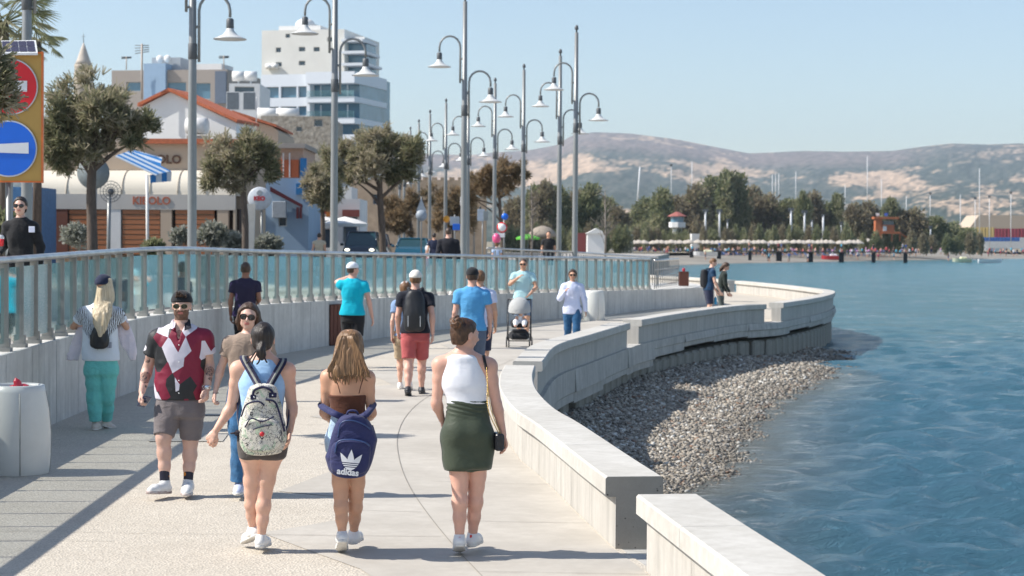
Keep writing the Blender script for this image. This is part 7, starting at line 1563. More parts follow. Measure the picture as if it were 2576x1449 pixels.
t, q, W, hg = facade('castle_wall', 'tall sandstone fort wall behind the umbrella pine', 880, 1190, 452, 27, 14, m_sandst, wins=[(938, 488, 953, 514, m_win)], zg=.5, ins=.3)
for x in range(888, 1180, 22): addbox(t, q, 'merlon', x, 446, x+13, 452, 0, .8, m_sandst)
t, q, W, hg = facade('white_house', 'whitewashed house gable left of the fort wall', 850, 884, 470, 30, 6, m_wht, wins=[(862, 500, 872, 516, m_win)], zg=.5)
t, q, W, hg = facade('sandstone_tower', 'narrow sandstone tower right of the globe lamp', 1195, 1222, 498, 30, 5, m_sandst, wins=[(1205, 520, 1211, 534, m_win)], zg=.5)
t, q, W, hg = facade('far_hotel', 'dark-glazed far hotel wing between the tower and the umbrella pine', 905, 972, 298, 13, 10, m_balw, wins=[(930, 305, 970, 330, MATS['slate_panel']), (908, 320, 925, 332, m_winb)], zg=.5, ins=.4)
# parasols of the shops
def parasol(label, px, py, ppm, r, mat, zg=.7, group=None, slope=.45):
    Y = F/ppm; c = at(px, py, Y); t = thing('parasol', (c[0], Y, zg), label, 'parasol', group); h_ = c[2]-zg; b = MB(); b.lathe([(.03, h_), (r*.55, h_-r*slope*.42), (r, h_-r*slope), (r-.02, h_-r*slope-.16), (r*.5, h_-r*slope*.6)], (0, 0, 0), 12, smooth=False); b.build('canopy', mat, t); b = MB(); b.tube([(0, 0, 0), (0, 0, h_)], .03, 6); b.build('pole', m_lamp, t); return t
m_cv = M('white_canvas', (.74, .72, .68), .85, var=.04); parasol('broad white parasol in front of the red shop sign', 806, 543, 46, 1.0, m_cv, slope=.25); parasol('white square parasol right of the lamp post by the shops', 868, 545, 48, 1.2, m_cv, slope=.3)
# shrubs along the street
def shrub(name, label, px, py, ppm, r, mat, n_=500, ls=.16, zg=.7, seed=0, group=None):
    Y = F/ppm; c = at(px, py, Y); pos = np.array([c[0], Y, zg]); t = thing(name, pos, label, 'shrub', group); b = MB()
    for k in range(4): b.tube([(0, 0, -.05), (r*.4*math.cos(k*1.6), .1*k, (c[2]-zg)*.6), (r*.6*math.cos(k*1.6), .1, c[2]-zg)], [.02, .015, .006], 5)
    b.build('stems', m_bark2, t); crown('foliage', [(c-pos+np.array([dx*r, 0, dz*r]), np.array([r*.6, r*.6, r*.5])) for dx, dz in ((0, .15), (-.5, -.2), (.5, -.15), (.1, -.5))], n_, ls, mat, t, seed, tuft=False); return t
shrub('silver_bush', 'silvery olive bush before the brown shutter', 190, 585, 66, .45, lf_silver, seed=11); shrub('silver_bush', 'silvery bush at the foot of the tall lamp post', 535, 585, 64, .55, lf_silver, 600, seed=12); shrub('silver_bush', 'small silvery bush left of the tall lamp post', 455, 590, 64, .35, lf_silver, 300, seed=13)
shrub('dry_bush', 'dry beige bush below the air conditioner', 672, 612, 62, .5, lf_silver, 500, seed=14); shrub('dark_bush', 'dark low bush beneath the timber screen', 385, 622, 66, .35, lf_green, 350, seed=15); shrub('dry_bush', 'pale dry bush between the timber screen and the menu pillar', 590, 605, 62, .42, lf_silver, 350, seed=16); shrub('green_shrub', 'green shrub behind the woman in black at the left edge', 8, 565, 95, .5, lf_green, 500, seed=17)
# ---- cars (front/rear seen over the railing)
def car(label, px, ppm, zg, paint, front=True, suv=False, wd=1.78, pm=None):
    Y = F/ppm; c = at(px, H(px), Y); t = thing('parked_car', (c[0], Y, zg), label, 'car', 'cars on the seafront road'); hh = 1.66 if suv else 1.42; L_ = 4.3; s_ = -1 if front else 1; b = MB()
    def sec(y, pts): return [(x, y, z) for x, z in pts]
    half = lambda w, z0_, z1_, tw: [(-w, z0_), (-w, (z0_+z1_)/2), (-tw, z1_), (tw, z1_), (w, (z0_+z1_)/2), (w, z0_)]
    W2 = wd/2; st = [(0, half(W2*.90, .35, .62, W2*.8)), (.12, half(W2*.97, .25, .86, W2*.88)), (1.05, half(W2, .22, .98, W2*.92)), (1.7, half(W2, .22, 1.0, W2*.95)), (3.6, half(W2, .22, 1.0, W2*.95)), (4.15, half(W2*.97, .25, .95, W2*.9)), (4.3, half(W2*.9, .35, .7, W2*.8))]
    vs = [v_ for y, pts in st for v_ in sec(y, pts)]; K = 6; fs = [(i*K+k, i*K+(k+1) % K, (i+1)*K+(k+1) % K, (i+1)*K+k) for i in range(len(st)-1) for k in range(K)]+[list(range(K)), [(len(st)-1)*K+k for k in range(K)]]
    b.add(vs, fs, 0, False); b.build('car_body', paint, t)
    b = MB(); cab = [(1.05, .98, .99, .90), (1.75, hh-.03, hh, .74), (3.3, hh-.02, hh, .74), (4.05, .97, .98, .88)]; vs = []
    for y, z0_, z1_, w in cab: vs += [(-W2*w, y, z1_), (W2*w, y, z1_)]
    base = [(-W2*.92, 1.05, .97), (W2*.92, 1.05, .97), (-W2*.92, 4.05, .96), (W2*.92, 4.05, .96)]
    A_ = [(-W2*.90, 1.02, .98), (W2*.90, 1.02, .98), (W2*.72, 1.72, hh-.05), (-W2*.72, 1.72, hh-.05), (-W2*.72, 3.3, hh-.05), (W2*.72, 3.3, hh-.05), (W2*.86, 4.05, .98), (-W2*.86, 4.05, .98)]
    b.add(A_, [(0, 1, 2, 3), (4, 5, 6, 7), (1, 2, 5, 6), (0, 3, 4, 7)]); b.build('windows', M('car_glass', (.015, .05, .055), .06, spec=.9), t)
    b = MB(); b.box((0, 2.5, hh-.03), (W2*1.48, 1.66, .07), bev=.03); rf = b.build('roof', paint, t)
    for sx in (-1, 1): b = MB(); b.tube([(sx*W2*.91, 1.0, .99), (sx*W2*.73, 1.72, hh-.04)], .035, 5); b.build('window_pillar', paint, t); b = MB(); b.tube([(sx*W2*.87, 4.07, .97), (sx*W2*.73, 3.32, hh-.04)], .04, 5); b.build('window_pillar', paint, t)
    if front:
        for sx in (-1, 1): b = MB(); b.ball((sx*W2*.68, .06, .74), (.13, .08, .07), 12, 8); m_, n_, l_, bb_ = nt('headlight_on') if 'hl' not in MATS else (MATS['hl'], 0, 0, 0); 
        if 'hl' not in MATS: bb_.inputs['Base Color'].default_value = (.8, .8, .7, 1); bb_.inputs['Emission Color'].default_value = (1, .95, .75, 1); bb_.inputs['Emission Strength'].default_value = 2.2; MATS['hl'] = m_
        for sx in (-1, 1): b = MB(); b.ball((sx*W2*.68, .06, .74), (.13, .08, .07), 12, 8); b.build('headlight', MATS['hl'], t)
        b = MB(); b.box((0, .10, .58), (W2*.8, .06, .16), bev=.02); b.build('grille', m_lampd, t)
    for sx in (-1, 1):
        b = MB(); b.box((sx*(W2+.1), 1.35, 1.0), (.18, .10, .13), bev=.03); b.build('wing_mirror', paint, t)
        for y in (.8, 3.4): b = MB(); b.tube([(sx*(W2-.2), y, .31), (sx*(W2-.02), y, .31)], .31, 18); b.build('wheel', m_lampd, t)
    if not front: t.rotation_euler = (0, 0, 0)
    return t
p_dk = M('dark_car_paint', (.018, .028, .045), .25, coat=1, var=.05); car('dark car with lit headlights driving towards the camera under the pine', 904, 51, .98, p_dk, True, True); car('teal-blue parked car with a tinted rear window above the railing', 1034, 50, .92, M('teal_car_paint', (.012, .10, .16), .25, coat=1, var=.05), False); car('dark blue car partly hidden behind the car with lit headlights', 938, 42, .95, M('navy_car_paint', (.012, .02, .06), .25, coat=1), True, True)
# ================================================================ FAR SHORE
ORD = ['first', 'second', 'third', 'fourth', 'fifth', 'sixth', 'seventh', 'eighth', 'ninth', 'tenth', 'eleventh', 'twelfth', 'thirteenth', 'fourteenth', 'fifteenth', 'sixteenth', 'seventeenth', 'eighteenth', 'nineteenth', 'twentieth']
def base_at(px, ppm, z): Y = F/ppm; p = at(px, H(px), Y); return np.array([p[0], Y, z])
# bar fence and street signs right of the pines
fz = catmull([base_at(1225, 80, .66)[:2], base_at(1330, 78, .66)[:2], base_at(1440, 76, .66)[:2], base_at(1520, 73, .66)[:2], base_at(1600, 70.5, .66)[:2], base_at(1655, 69, .66)[:2]], 6)
zt0 = 1.98
t = thing('bar_fence', (fz[0][0], fz[0][1], .6), 'grey vertical-bar fence on the street side behind the glass railing', 'fence'); o_ = np.array(t.location); P_ = resample(fz, n=56)
b = MB(); b.tube([(p[0]-o_[0], p[1]-o_[1], zt0-.6-.006*(i)) for i, p in enumerate(P_)], .035, 6); b.build('top_rail', m_steel, t)
for i, p in enumerate(P_): b = MB(); b.box((p[0]-o_[0], p[1]-o_[1], .66-.003*i), (.035, .035, 1.32-.006*i)); b.build('bar', m_post, t)
def signpost(label, px, ppm, ytop, plates, zg=.7, name='road_sign', r=.035):
    Y = F/ppm; pos = base_at(px, ppm, zg); t = thing(name, pos, label, 'road sign'); q = lambda x, y: at(x, y, Y)-pos
    b = MB(); b.tube([(0, .03, 0), q(px, ytop)+AWAY*.03], r, 7); b.build('sign_post', m_lamp, t)
    for k, (sh, x, y, w, h_, m) in enumerate(plates):
        b = MB(); c = q(x, y)
        if sh == 'disc': b.lathe([(.005, 0), (w/ppm, 0), (w/ppm, .03), (.005, .03)], (0, 0, 0), 22); o = b.build('plate', m, t); o.rotation_euler = (R(90), 0, 0); o.location = tuple(c-AWAY*(.0+.012*k))
        elif sh == 'tri': b.prism([(c[0]-w/ppm, c[2]-h_/ppm), (c[0]+w/ppm, c[2]-h_/ppm), (c[0], c[2]+h_/ppm)], -.03-.02*k, .0-.02*k); b.build('plate', m, t)
        elif sh == 'ball': b.ball(c, w/ppm, 16, 10); b.build('globe', m, t)
        else: b.box(c-AWAY*(.02*k), (2*w/ppm, .03, 2*h_/ppm), bev=.008); b.build('plate', m, t)
    return t
m_back = MATS['sign_back_grey']; m_sb = MATS['sign_blue']; mwh = MATS['sign_white']; m_lb = M('pale_sign_back', (.34, .40, .48), .5)
signpost('grey backs of a triangular and a round road sign before the fort wall', 1060, 55, 494, [('tri', 1060, 515, 13, 17, m_lb), ('disc', 1060, 542, 14, 0, m_lb)])
signpost('yellow globe beacon on a grey post', 1123, 56, 540, [('ball', 1123, 551, 9, 0, M('amber_globe', (.75, .33, .03), .35))], name='beacon')
signpost('blue and pale rectangular sign beside the yellow beacon', 1144, 55, 540, [('rect', 1144, 556, 12, 11, m_lb), ('rect', 1148, 571, 9, 8, m_sb)])
signpost('white box sign on a post touching the lamp post', 1173, 70, 494, [('rect', 1165, 506, 7, 11, mwh)], r=.03)
signpost('pale rectangular sign backs left of the leaning brown pine', 1214, 60, 528, [('rect', 1210, 541, 9, 15, m_lb), ('rect', 1222, 543, 6, 12, m_back)])
signpost('round blue sign above a red-ringed white sign behind the brown pine', 1268, 58, 530, [('disc', 1270, 545, 8.5, 0, m_sb), ('disc', 1263, 572, 13, 0, MATS['sign_red']), ('disc', 1263, 572, 10, 0, mwh), ('rect', 1256, 592, 14, 5, mwh)])
# bare young trees
def bare(label, px, ppm, ytop, spread, seed):
    g_ = np.random.default_rng(seed); Y = F/ppm; pos = base_at(px, ppm, .6); t = thing('bare_tree', pos, label, 'tree'); top = at(px, ytop, Y)-pos; b = MB(); b.tube([(0, 0, 0), top*.5+[.03, 0, 0], top], [.07, .045, .012], 6); tk = b.build('trunk', m_bark2, t); b = MB()
    for i in range(26):
        u = g_.uniform(.35, .95); s_ = top*u; a = g_.uniform(0, 6.28); l_ = spread*(1.15-u)*g_.uniform(.6, 1.2); e_ = s_+np.array([math.cos(a)*l_, math.sin(a)*l_*.6, l_*1.1]); b.tube([s_, (s_+e_)/2+UP*.05, e_], [.018, .012, .004], 4)
        for j in range(3): f_ = s_+(e_-s_)*g_.uniform(.4, .95); b.tube([f_, f_+g_.normal(0, .16, 3)+UP*.15], [.007, .003], 3)
    b.build('twigs', m_bark2, tk); return t
bare('bare pale young tree left of the rightmost lamp posts', 1337, 62, 468, .7, 1); bare('bare pale sapling right of the rightmost lamp post', 1522, 60, 480, .9, 2)
# far trees: five crowns built once, then copied
protos = []
for k, (mt, lb) in enumerate(((lf_green, 'green'), (lf_brown, 'brown'), (lf_green, 'tall green'), (lf_brown, 'dark brown'), (lf_green, 'low green'))):
    g_ = np.random.default_rng(40+k); t = thing('broadleaf_tree', (0, -300-20*k, -50), 'x', 'tree', 'trees behind the far beach'); b = MB(); b.tube([(0, 0, 0), (.02, 0, 1.5)], [.07, .05], 6); b.build('trunk', m_bark, t)
    bl = [(np.array([g_.uniform(-.62, .62), g_.uniform(-.4, .4), g_.uniform(.6, 2.1)]), np.array([g_.uniform(.3, .45), .38, g_.uniform(.26, .42)])) for _ in range(15)]+[(np.array([0, 0, 2.15]), np.array([.42, .4, .36])), (np.array([0, 0, .8]), np.array([.75, .5, .6]))]
    crown('crown', bl, 1700, .16, mt, t, 60+k, tuft=False, up=0); protos.append(t)
km = kids_map(); used = [False]*5
spec = [(1345, 468, 38, 0), (1372, 456, 34, 1), (1405, 470, 40, 0), (1452, 478, 36, 1), (1486, 464, 44, 0), (1525, 498, 40, 0), (1555, 520, 28, 1), (1300, 500, 34, 3),
        (1622, 500, 46, 0), (1664, 476, 42, 0), (1704, 494, 46, 1), (1747, 468, 50, 3), (1790, 446, 46, 0), (1826, 432, 34, 2), (1858, 438, 34, 0), (1892, 470, 44, 1), (1934, 492, 46, 3), (1985, 503, 40, 0), (2018, 484, 22, 2), (2048, 486, 38, 3), (2082, 512, 36, 0), (2104, 489, 24, 2), (2150, 512, 34, 1), (2184, 508, 40, 1), (2238, 500, 24, 2), (2298, 526, 46, 3), (2352, 545, 34, 0), (2396, 560, 36, 4), (2436, 574, 38, 0), (2262, 540, 30, 1)]
desc = ['dense green tree', 'brownish broad tree', 'tall narrow green tree', 'dark brown tree', 'low green tree']
cnt_tree = {}
spec.sort()
def lab_where(px): return 'right of the last lamp post' if px < 1580 else 'left of the white lifeguard tower' if px < 1690 else 'on the hump behind the far beach' if px < 1910 else 'right of the hump of trees' if px < 2190 else 'near the orange lifeguard tower' if px < 2330 else 'towards the container yard'
for i, (px, yt, hw, k) in enumerate(spec):
    ppm = (11.0 if px > 1580 else 14.5)+rng.uniform(-.5, .5); p = base_at(px, ppm, .5); z = at(px, yt, p[1])[2]-.5; s_ = hw/ppm/.85; z = z/2.5
    where = lab_where(px)
    kw = dict(loc=p, rz=rng.uniform(0, 6.28), label=f'{desc[k]} {where}', scale=(s_, s_, z))
    cnt_ = cnt_tree.setdefault(kw['label'], 0); cnt_tree[kw['label']] += 1
    if sum(1 for x in spec if x[3] == k and lab_where(x[0]) == where) > 1: kw['label'] = ORD[cnt_]+' '+kw['label']+', from the left'
    t = protos[k]
    if not used[k]: used[k] = True; t.location = tuple(p); t.rotation_euler = (0, 0, kw['rz']); t['label'] = kw['label']; t.scale = (s_, s_, z)
    else: copy_tree(t, km=km, **kw)
# bushes and small palms in front of them
bp_ = thing('seaside_bush', (0, -420, -50), 'x', 'bush', 'low bushes in front of the far trees'); crown('crown', [(np.array([0, 0, .45]), np.array([.6, .5, .5])), (np.array([.5, 0, .35]), np.array([.4, .4, .35])), (np.array([-.5, 0, .3]), np.array([.4, .4, .3]))], 500, .14, lf_green, bp_, 90, tuft=False)
bp2 = thing('seaside_bush', (0, -440, -50), 'x', 'bush', 'low bushes in front of the far trees'); crown('crown', [(np.array([0, 0, .5]), np.array([.5, .5, .5])), (np.array([.4, 0, .3]), np.array([.5, .4, .3]))], 500, .15, lf_brown, bp2, 91, tuft=False)
km = kids_map(); first = [True, True]
xs_ = list(np.linspace(1290, 1570, 14))+list(np.linspace(1600, 2130, 30))+list(np.linspace(2140, 2470, 12))
for i, px in enumerate(xs_):
    px += rng.uniform(-6, 6); ppm = 12.2 if px > 1580 else 15.5; p = base_at(px, ppm+rng.uniform(-.3, .3), .5); yt = (rng.uniform(560, 582) if px < 2140 else rng.uniform(578, 594)); z = at(px, yt, p[1])[2]-.5; k = int(rng.random() < .4); s_ = rng.uniform(1.3, 2.0)
    lb = ('brownish' if k else 'green')+' low bush '+('by the far end of the promenade' if px < 1580 else 'behind the cream parasols' if px < 2140 else 'below the container yard'); t = (bp_, bp2)[k]
    if first[k]: first[k] = False; t.location = tuple(p); t['label'] = lb; t.scale = (s_, s_, z)
    else: copy_tree(t, loc=p, rz=rng.uniform(0, 6), label=lb, km=km, scale=(s_, s_, z))
# beach parasols
pa = parasol('x', 1600, 600, 12, 1.25, M('cream_thatch', (.46, .41, .35), .9, var=.15, vs=3), zg=.3, group='cream parasols in rows on the far beach', slope=.50); km = kids_map(); n0 = 0
for r_i, (ppm, y0, st_) in enumerate(((11.6, 600.5, 9.5), (12.6, 603.5, 11.5))):
    for px in np.arange(1585, 2165 if r_i else 2225, st_):
        if rng.random() < .07: continue
        xx = px+rng.uniform(-2, 2); c = at(xx, y0+rng.uniform(-1.2, 1.2), F/ppm); lb = 'cream parasol in the '+('back' if r_i == 0 else 'front')+' row on the far beach'
        if n0 == 0: pa.location = (c[0], c[1], .3); pa['label'] = lb; zref = at(1600, 600, F/12)[2]-.3
        else: copy_tree(pa, loc=(c[0], c[1], c[2]-zref), label=lb, km=km)
        n0 += 1
# bathers: a few figures built once, then copied
def fig(shirt, shorts, pose, seed, sit=False):
    f = fwd = np.array([0, -1, 0.]); a_ = .12 if pose else .05
    body = union([ell((0, 0, 1.63), np.array([.08, .09, .11])), chain([(0, 0, 1.5), (0, 0, 1.3), (0, 0, 1.0)], [.07, .15, .14], .05), chain([(-.18, 0, 1.42), (-.24, -.05*pose, 1.15), (-.22, -.12*pose, .92)], [.05, .04, .03], .02), chain([(.18, 0, 1.42), (.25, .06*pose, 1.15), (.2+.05*pose, -.1, .95+.3*pose)], [.05, .04, .03], .02),
                  chain([(-.09, 0, .92), (-.10, -a_, .5), (-.10, a_*.5, .05)], [.10, .07, .045], .03), chain([(.09, 0, .92), (.10, a_, .5), (.10, a_*1.6, .05)], [.10, .07, .045], .03)], .04)
    V, Q = nets(body, .034); c = V[Q].mean(1); k = np.zeros(len(Q), int); k[(c[:, 2] > 1.0) & (c[:, 2] < 1.48) & (np.abs(c[:, 0]) < .24)] = 1; k[(c[:, 2] <= 1.0) & (c[:, 2] > .62)] = 2; k[c[:, 2] > 1.66] = 3
    return V, Q, k
cols_ = [((.60, .58, .62), (.03, .05, .12)), ((.05, .10, .28), (.30, .28, .26)), ((.50, .06, .07), (.02, .02, .03)), ((.02, .02, .03), (.05, .08, .2)), ((.55, .27, .17), (.5, .05, .12)), ((.05, .35, .50), (.03, .03, .04)), ((.62, .35, .25), (.03, .04, .10)), ((.45, .22, .40), (.6, .6, .62))]
cn_ = ['white top', 'navy shirt', 'red shirt', 'black top', 'pink swimsuit', 'turquoise shirt', 'bare chest and dark trunks', 'mauve top']
bath = []
for i, (a, c_) in enumerate(cols_):
    V, Q, k = fig(a, c_, i % 2, i); o = npmesh('person', V, Q, [M('bather_skin_%d' % (i % 3), [(.50, .28, .19), (.36, .19, .12), (.60, .36, .26)][i % 3], .6), M('bather_top_%d' % i, a, .8), M('bather_bottom_%d' % i, c_, .8), h_brown], None, k); tag(o, 'x', 'person', 'people on the far beach'); o.location = (0, -500-i, -50); bath.append(o)
spots = [('pier', px, 14.0, .72) for px in (1810, 1885, 1934, 1958, 1966, 2036, 2042, 2117, 2197, 2271, 2279)]
spots += [('shore', 1775, 16.2, -.55), ('shore', 1985, 15.5, -.9), ('shore', 2033, 14.5, -1.0), ('shore', 2158, 13.4, -.85), ('shore', 2249, 13.2, -.9), ('shore', 2386, 12.6, -1.15), ('shore', 2210, 13.3, -.8), ('shore', 1935, 15.4, -.95)]
spots += [('row', float(px), rng.uniform(12.2, 13.4), rng.uniform(-.5, .0)) for px in np.linspace(1570, 2300, 120)+rng.uniform(-4, 4, 120)]
spots += [('sand', float(px), rng.uniform(10.6, 12.2), rng.uniform(-.4, .2)) for px in np.concatenate([np.linspace(2300, 2600, 44)+rng.uniform(-6, 6, 44), np.linspace(1620, 2290, 34)+rng.uniform(-12, 12, 34)])]
used = set(); txt = {'pier': 'on the low pier over the water', 'shore': 'at the water edge of the far beach', 'row': 'among the cream parasols', 'sand': 'on the open sand of the far beach'}
for kind, px, ppm, z in spots:
    i = int(rng.integers(0, 8)); Y = F/ppm; p = base_at(px, ppm, z); lb = f'far bather with {cn_[i]} {txt[kind]}'; s_ = rng.uniform(.88, 1.05); rz = rng.uniform(0, 6.28)
    o = bath[i] if i not in used else bath[i].copy()
    if i in used: COL.objects.link(o)
    used.add(i); o.location = tuple(p); o.rotation_euler = (0, 0, rz); o.scale = (s_,)*3; o['label'] = lb
# sun loungers between the parasols
lo = MB(); lo.box((0, 0, .28), (.6, 1.3, .07)); lo.add([(-.3, .65, .30), (.3, .65, .30), (.3, 1.1, .68), (-.3, 1.1, .68), (-.3, .65, .24), (.3, .65, .24), (.3, 1.13, .63), (-.3, 1.13, .63)], [(0, 1, 2, 3), (7, 6, 5, 4), (0, 3, 7, 4), (1, 5, 6, 2)])
for sx in (-.27, .27):
    for y in (-.6, .6): lo.box((sx, y, .12), (.04, .04, .25))
l0 = lo.build('sun_lounger', M('lounger_blue', (.10, .16, .34), .7)); tag(l0, 'low blue sun lounger on the far sand in front of the parasols', 'sun lounger', 'sun loungers on the far beach'); first_ = True
for px in np.arange(1590, 2190, 17):
    p = base_at(px+rng.uniform(-5, 5), 12.9, -.25); o = l0 if first_ else l0.copy(); 
    if not first_: COL.objects.link(o)
    first_ = False; o.location = tuple(p); o.rotation_euler = (0, 0, rng.uniform(-.5, .5)+1.2)
# the pier
ppm = 14.0; Yp = F/ppm; pz = at(2000, 633, Yp)[2]; pr = thing('pier', base_at(1900, ppm, SEA), 'low dark pier on thick square piles crossing in front of the far beach', 'pier'); o_ = np.array(pr.location)
b = MB(); x0, x1 = base_at(1740, ppm, 0)[0], base_at(2300, ppm, 0)[0]; b.box(((x0+x1)/2-o_[0], 0, pz-SEA), (x1-x0, 2.2, .16)); b.build('deck', M('dark_deck', (.05, .045, .045), .8), pr)
for px, w in ((1740, 9), (1809, 9), (1887, 7), (1934, 5), (1960, 13), (2038, 14), (2117, 11), (2198, 8), (2278, 8)):
    b = MB(); x = base_at(px, ppm, 0)[0]-o_[0]; b.box((x, 0, (pz-SEA)/2-.4), (w/ppm, .9, pz-SEA+.8-.2)); b.build('pile', M('black_pile', (.012, .012, .014), .8), pr)
# boats
def boat(label, px, ppm, z, L, hull, top, rz, stripe=None, cabin=True):
    p = base_at(px, ppm, z); t = thing('small_boat', p, label, 'boat'); b = MB(); st_ = []
    for u in np.linspace(0, 1, 9): w = .85*(1-max(0, (u-.45)/.55)**2.2)+.02; st_.append([(w*s_*k1, (u-.5)*L, z1+.25*max(0, u-.5)) for s_, k1, z1 in ((-1, .55, -.15), (-1, 1, .55), (1, 1, .55), (1, .55, -.15))])
    vs = [v_ for s_ in st_ for v_ in s_]; b.add(vs, [(i*4+k, i*4+(k+1) % 4, (i+1)*4+(k+1) % 4, (i+1)*4+k) for i in range(8) for k in range(4)]+[(0, 1, 2, 3)]); b.build('hull', hull, t)
    if cabin: b = MB(); b.box((0, -.1*L, .72), (.8, .35*L, .42), bev=.12); b.build('cabin', top, t)
    if stripe: b = MB(); b.box((0, -.05*L, -.02), (1.75, L*.86, .16)); b.build('stripe', stripe, t)
    t.rotation_euler = (0, 0, rz); return t
m_bw = M('boat_white', (.74, .74, .74), .4, var=.04); m_by = M('boat_cream', (.72, .70, .48), .4, var=.05); m_br = M('boat_red', (.50, .03, .04), .4)
boat('white pedal boat with a red keel drawn up on the far beach', 2092, 13.0, -.75, 3.9, m_br, m_bw, R(90)); boat('pale yellow motor boat afloat off the far beach', 2419, 13.5, -.98, 3.5, m_by, m_by, R(98)); boat('white dinghy afloat at the right edge off the far beach', 2491, 13.7, -.98, 4.2, m_bw, m_bw, R(-96), cabin=False); boat('white boat lying on the far sand behind the couple', 1775, 14.5, .05, 4.2, m_bw, m_by, R(85)); boat('white boat hull standing below the container yard', 2500, 10.5, .9, 5.5, m_bw, m_br, R(90), cabin=False)
# lifeguard towers
ppm = 12.0; p = base_at(1703, ppm, .5); t = thing('lifeguard_tower', p, 'white lifeguard tower with a red roof before the far trees', 'tower'); q = lambda x, y: at(x, y, F/ppm)-p; zq = lambda y: q(1703, y)[2]
b = MB(); b.box((0, 0, zq(573)/2), (1.9, 1.9, zq(573)), bev=.05); b.build('shaft', m_wht, t); b = MB(); b.lathe([(1.2, zq(575)), (1.75, zq(572)), (1.75, zq(559)), (1.6, zq(559))], (0, 0, 0), 8, smooth=False); b.build('balcony', m_wht, t); b = MB(); b.lathe([(1.35, zq(560)), (1.35, zq(545))], (0, 0, 0), 8, smooth=False); b.build('cabin_glass', m_winb, t); b = MB(); b.lathe([(2.0, zq(545)), (2.0, zq(543.5)), (.3, zq(533))], (0, 0, 0), 8, smooth=False); b.build('roof', M('dull_red_roof', (.32, .10, .08), .7), t)
ppm = 12.0; p = base_at(2230, ppm, .4); t = thing('lifeguard_tower', p, 'orange timber lifeguard tower with outside stairs and two flags', 'tower'); q = lambda x, y: at(x, y, F/ppm)-p; m_or = M('orange_wood', (.42, .12, .04), .7, var=.15, vs=2, stretch=(1, 1, 8))
def bx_(n_, x0, y0, x1, y1, d0, d1, m): a = q(x0, y1); c = q(x1, y0); b = MB(); b.box(((a[0]+c[0])/2, (d0+d1)/2, (a[2]+c[2])/2), (abs(c[0]-a[0]), d1-d0, abs(c[2]-a[2]))); return b.build(n_, m, t)
bx_('tall_panel', 2200, 550, 2217, 607, -1, 1, m_or); bx_('platform', 2217, 583, 2262, 588, -1.2, 1.2, m_or); bx_('cabin_wall', 2217, 566, 2248, 583, -1, 1, m_or); bx_('cabin_window', 2220, 556, 2246, 566, -.9, .9, m_win); bx_('roof', 2196, 546, 2258, 551, -1.4, 1.4, m_or); bx_('white_board', 2219, 569, 2228, 581, -1.08, -1.02, m_wht)
for x in (2240, 2260): bx_('leg', x, 588, x+3, 607, -1, -.7, m_or)
b = MB(); a, c = q(2262, 584), q(2300, 607); b.add([(a[0], -.6, a[2]), (a[0], .6, a[2]), (c[0], .6, c[2]), (c[0], -.6, c[2]), (a[0], -.6, a[2]-.3), (a[0], .6, a[2]-.3), (c[0], .6, c[2]-.3), (c[0], -.6, c[2]-.3)], [(0, 1, 2, 3), (7, 6, 5, 4), (0, 3, 7, 4), (1, 5, 6, 2)]); b.build('stairs', m_or, t)
for x, m in ((2208, m_wht), (2229, M('flag_blue', (.05, .12, .5), .7))): b = MB(); c = q(x, 548); b.tube([c, c+UP*.9], .04, 5); b.box(c+UP*.7+Rx*.0, (.75, .03, .6)); b.build('flag', m, t)
# masts and light poles
def pole(name, label, px, yt, yb, ppm, r, group, head=None, lean=0):
    Y = F/ppm; p = at(px, yb, Y); t = thing(name, (p[0], Y, p[2]), label, 'mast' if 'mast' in name else 'light pole', group); top = at(px+lean, yt, Y)-p; b = MB(); b.tube([(0, 0, 0), top], [r, r*.75], 6); b.build('pole', M('mast_white', (.66, .67, .68), .5), t)
    if head: b = MB(); b.box(top, (head, .4, head*.55)); b.box(top-UP*head*.5, (head*.7, .3, .2)); b.build('floodlights', m_lampd if head < 1.5 else MATS['mast_white'], t)
    return t
for i, (px, yt) in enumerate(((1774.6, 530), (1810, 530), (1830, 553), (1949, 574), (1990, 527), (2024, 533), (2042, 555), (2071, 541), (2116, 560), (2341, 570))):
    pole('light_pole', f'{ORD[i]} white light pole from the left behind the far parasols', px, yt, 604, 11.8, .28 if px not in (1830, 1949, 2116, 2341) else .16, 'light poles on the far beach', head=1.2 if px in (1774.6, 1810, 1990, 2024) else .7)
for i, (px, yt, yb, ln) in enumerate(((1603, 420, 492, 7), (1688.5, 415, 490, 0), (1740.6, 407, 480, 0), (1943, 440, 505, 0), (1951, 437, 505, 0), (1959, 436, 510, 0), (2002, 432, 505, 0), (2126, 465, 520, 0), (2182, 393, 520, 0), (2217.5, 451, 525, 0), (2280, 494, 545, 0), (2340, 486, 545, 0), (2416, 490, 585, 0), (2453, 498, 592, 0), (2464, 424, 590, 0), (2489, 494, 590, 0), (2543, 484, 590, 0))):
    pole('boat_mast', f'{ORD[i]} pale mast from the left behind the far trees', px, yt, yb+30, 7.2, .14 if i != 0 else .36, 'boat masts behind the far trees', lean=ln, head=None if i not in (1, 11, 13, 15, 16) else .9)
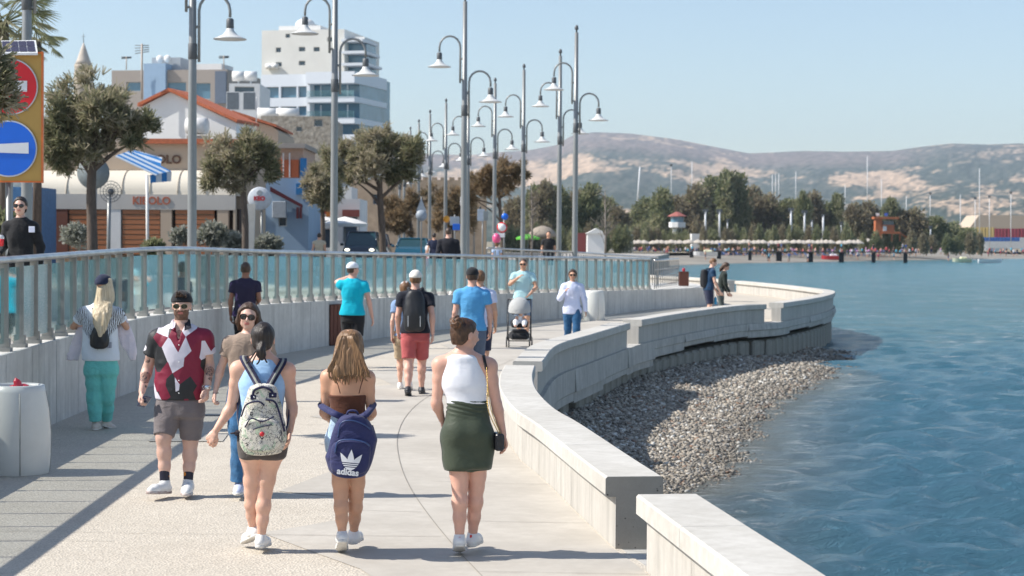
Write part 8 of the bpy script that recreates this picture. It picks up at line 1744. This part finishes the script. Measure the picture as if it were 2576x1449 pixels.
# container yard and hangar
t, q, W, hg = facade('warehouse', 'long beige-roofed warehouse at the right edge behind the containers', 2435, 2700, 574, 6.4, 20, m_wht, zg=.5); b = MB(); a, c = q(2437, 574), q(2700, 574); e = q(2462, 541); b.prism([(a[0], a[2]), (c[0], c[2]), (c[0], e[2]), (e[0], e[2])], -1, 20); b.build('roof', M('beige_roof', (.46, .37, .28), .8, var=.05), t)
def container(label, x0, y0, x1, y1, ppm, col_, nm):
    Y = F/ppm; a = at(x0, y1, Y); c = at(x1, y0, Y); o = MB(); W = c[0]-a[0]; hh = c[2]-a[2]; n_ = max(6, int(W/.55)); vs = []
    for i in range(n_+1): x = -W/2+W*i/n_; vs += [(x, -.12*(i % 2), 0), (x, -.12*(i % 2), hh)]
    o.add(vs, [(2*i, 2*i+2, 2*i+3, 2*i+1) for i in range(n_)]); o.add([(-W/2, 0, 0), (W/2, 0, 0), (W/2, 2.4, 0), (-W/2, 2.4, 0), (-W/2, 0, hh), (W/2, 0, hh), (W/2, 2.4, hh), (-W/2, 2.4, hh)], [(4, 5, 6, 7), (1, 2, 6, 5), (2, 3, 7, 6), (3, 0, 4, 7)]); ob = o.build('shipping_container', M(nm, col_, .5, var=.08)); ob.location = ((a[0]+c[0])/2, Y, a[2]); tag(ob, label, 'container', 'shipping containers at the right edge')
for i, x in enumerate(range(2414, 2500, 22)): container(f'{ORD[i]} yellow shipping container from the left', x, 572, x+21.5, 597, 7.0, (.56, .40, .14), 'container_yellow')
for i, x in enumerate(range(2501, 2600, 33)): container(f'{ORD[i]} dark red shipping container from the left', x, 575, x+32, 597, 7.0, (.30, .03, .05), 'container_red')
for i, x in enumerate(range(2446, 2560, 30)): container(f'{ORD[i]} blue shipping container from the left', x, 597, x+29, 607, 7.2, (.03, .12, .38), 'container_blue')
# huts near the far end of the promenade
t, q, W, hg = facade('beach_hut', 'white tent-like beach kiosk right of the last lamp post', 1478, 1524, 588, 18, 4, m_wht, zg=.4); b = MB(); a, c, e = q(1474, 588), q(1528, 588), q(1500, 574); b.prism([(a[0], a[2]), (c[0], c[2]), (e[0], e[2])], -.3, 4.2); b.build('roof', m_cv, t)
t, q, W, hg = facade('beach_hut', 'dark red hut between the two rightmost lamp posts', 1452, 1474, 586, 17, 4, M('hut_red', (.28, .06, .05), .7), zg=.4)
t, q, W, hg = facade('beach_hut', 'white flat-roofed hut behind the far end of the glass railing', 1555, 1592, 590, 15, 4, m_wht, zg=.3, wins=[(1562, 594, 1572, 602, m_win)]); t, q, W, hg = facade('beach_hut', 'white box hut left of the first floodlight pole', 1740, 1768, 588, 12.4, 4, m_wht, zg=.3)
p = base_at(1365, 22, .5); t = thing('thatched_hut', p, 'grey-brown domed thatched shelter behind the man in black', 'hut'); zz_ = lambda y: at(1365, y, F/22)[2]-.5; b = MB(); b.lathe([(1.75, zz_(596)), (1.5, zz_(585)), (.9, zz_(573)), (.2, zz_(568))], (0, 0, 0), 14); b.build('roof', M('grey_thatch', (.30, .25, .20), .95, var=.2, bmp=.5, bs=8), t); b = MB()
for sx in (-1.3, 1.3): b.tube([(sx, 0, 0), (sx, 0, zz_(596))], .08, 6)
b.build('posts', m_bark, t)
parasol('bright green parasol left of the man in the black T-shirt', 1328, 589, 30, 1.0, M('lime_canvas', (.12, .50, .05), .7), slope=.3)
# blue kiosk behind the sign board at the far left
t, q, W, hg = facade('blue_kiosk', 'blue and timber kiosk behind the woman in black', -60, 96, 470, 62, 3, M('kiosk_blue', (.06, .17, .34), .7, var=.2), zg=.7)
for k in range(8): addbox(t, q, 'timber_slat', -60, 530+k*13, 40, 540+k*13, -.2, -.1, m_ot)
for x in (30, 80): addbox(t, q, 'white_post', x-5, 478, x+6, 640, -.5, -.3, m_wht)
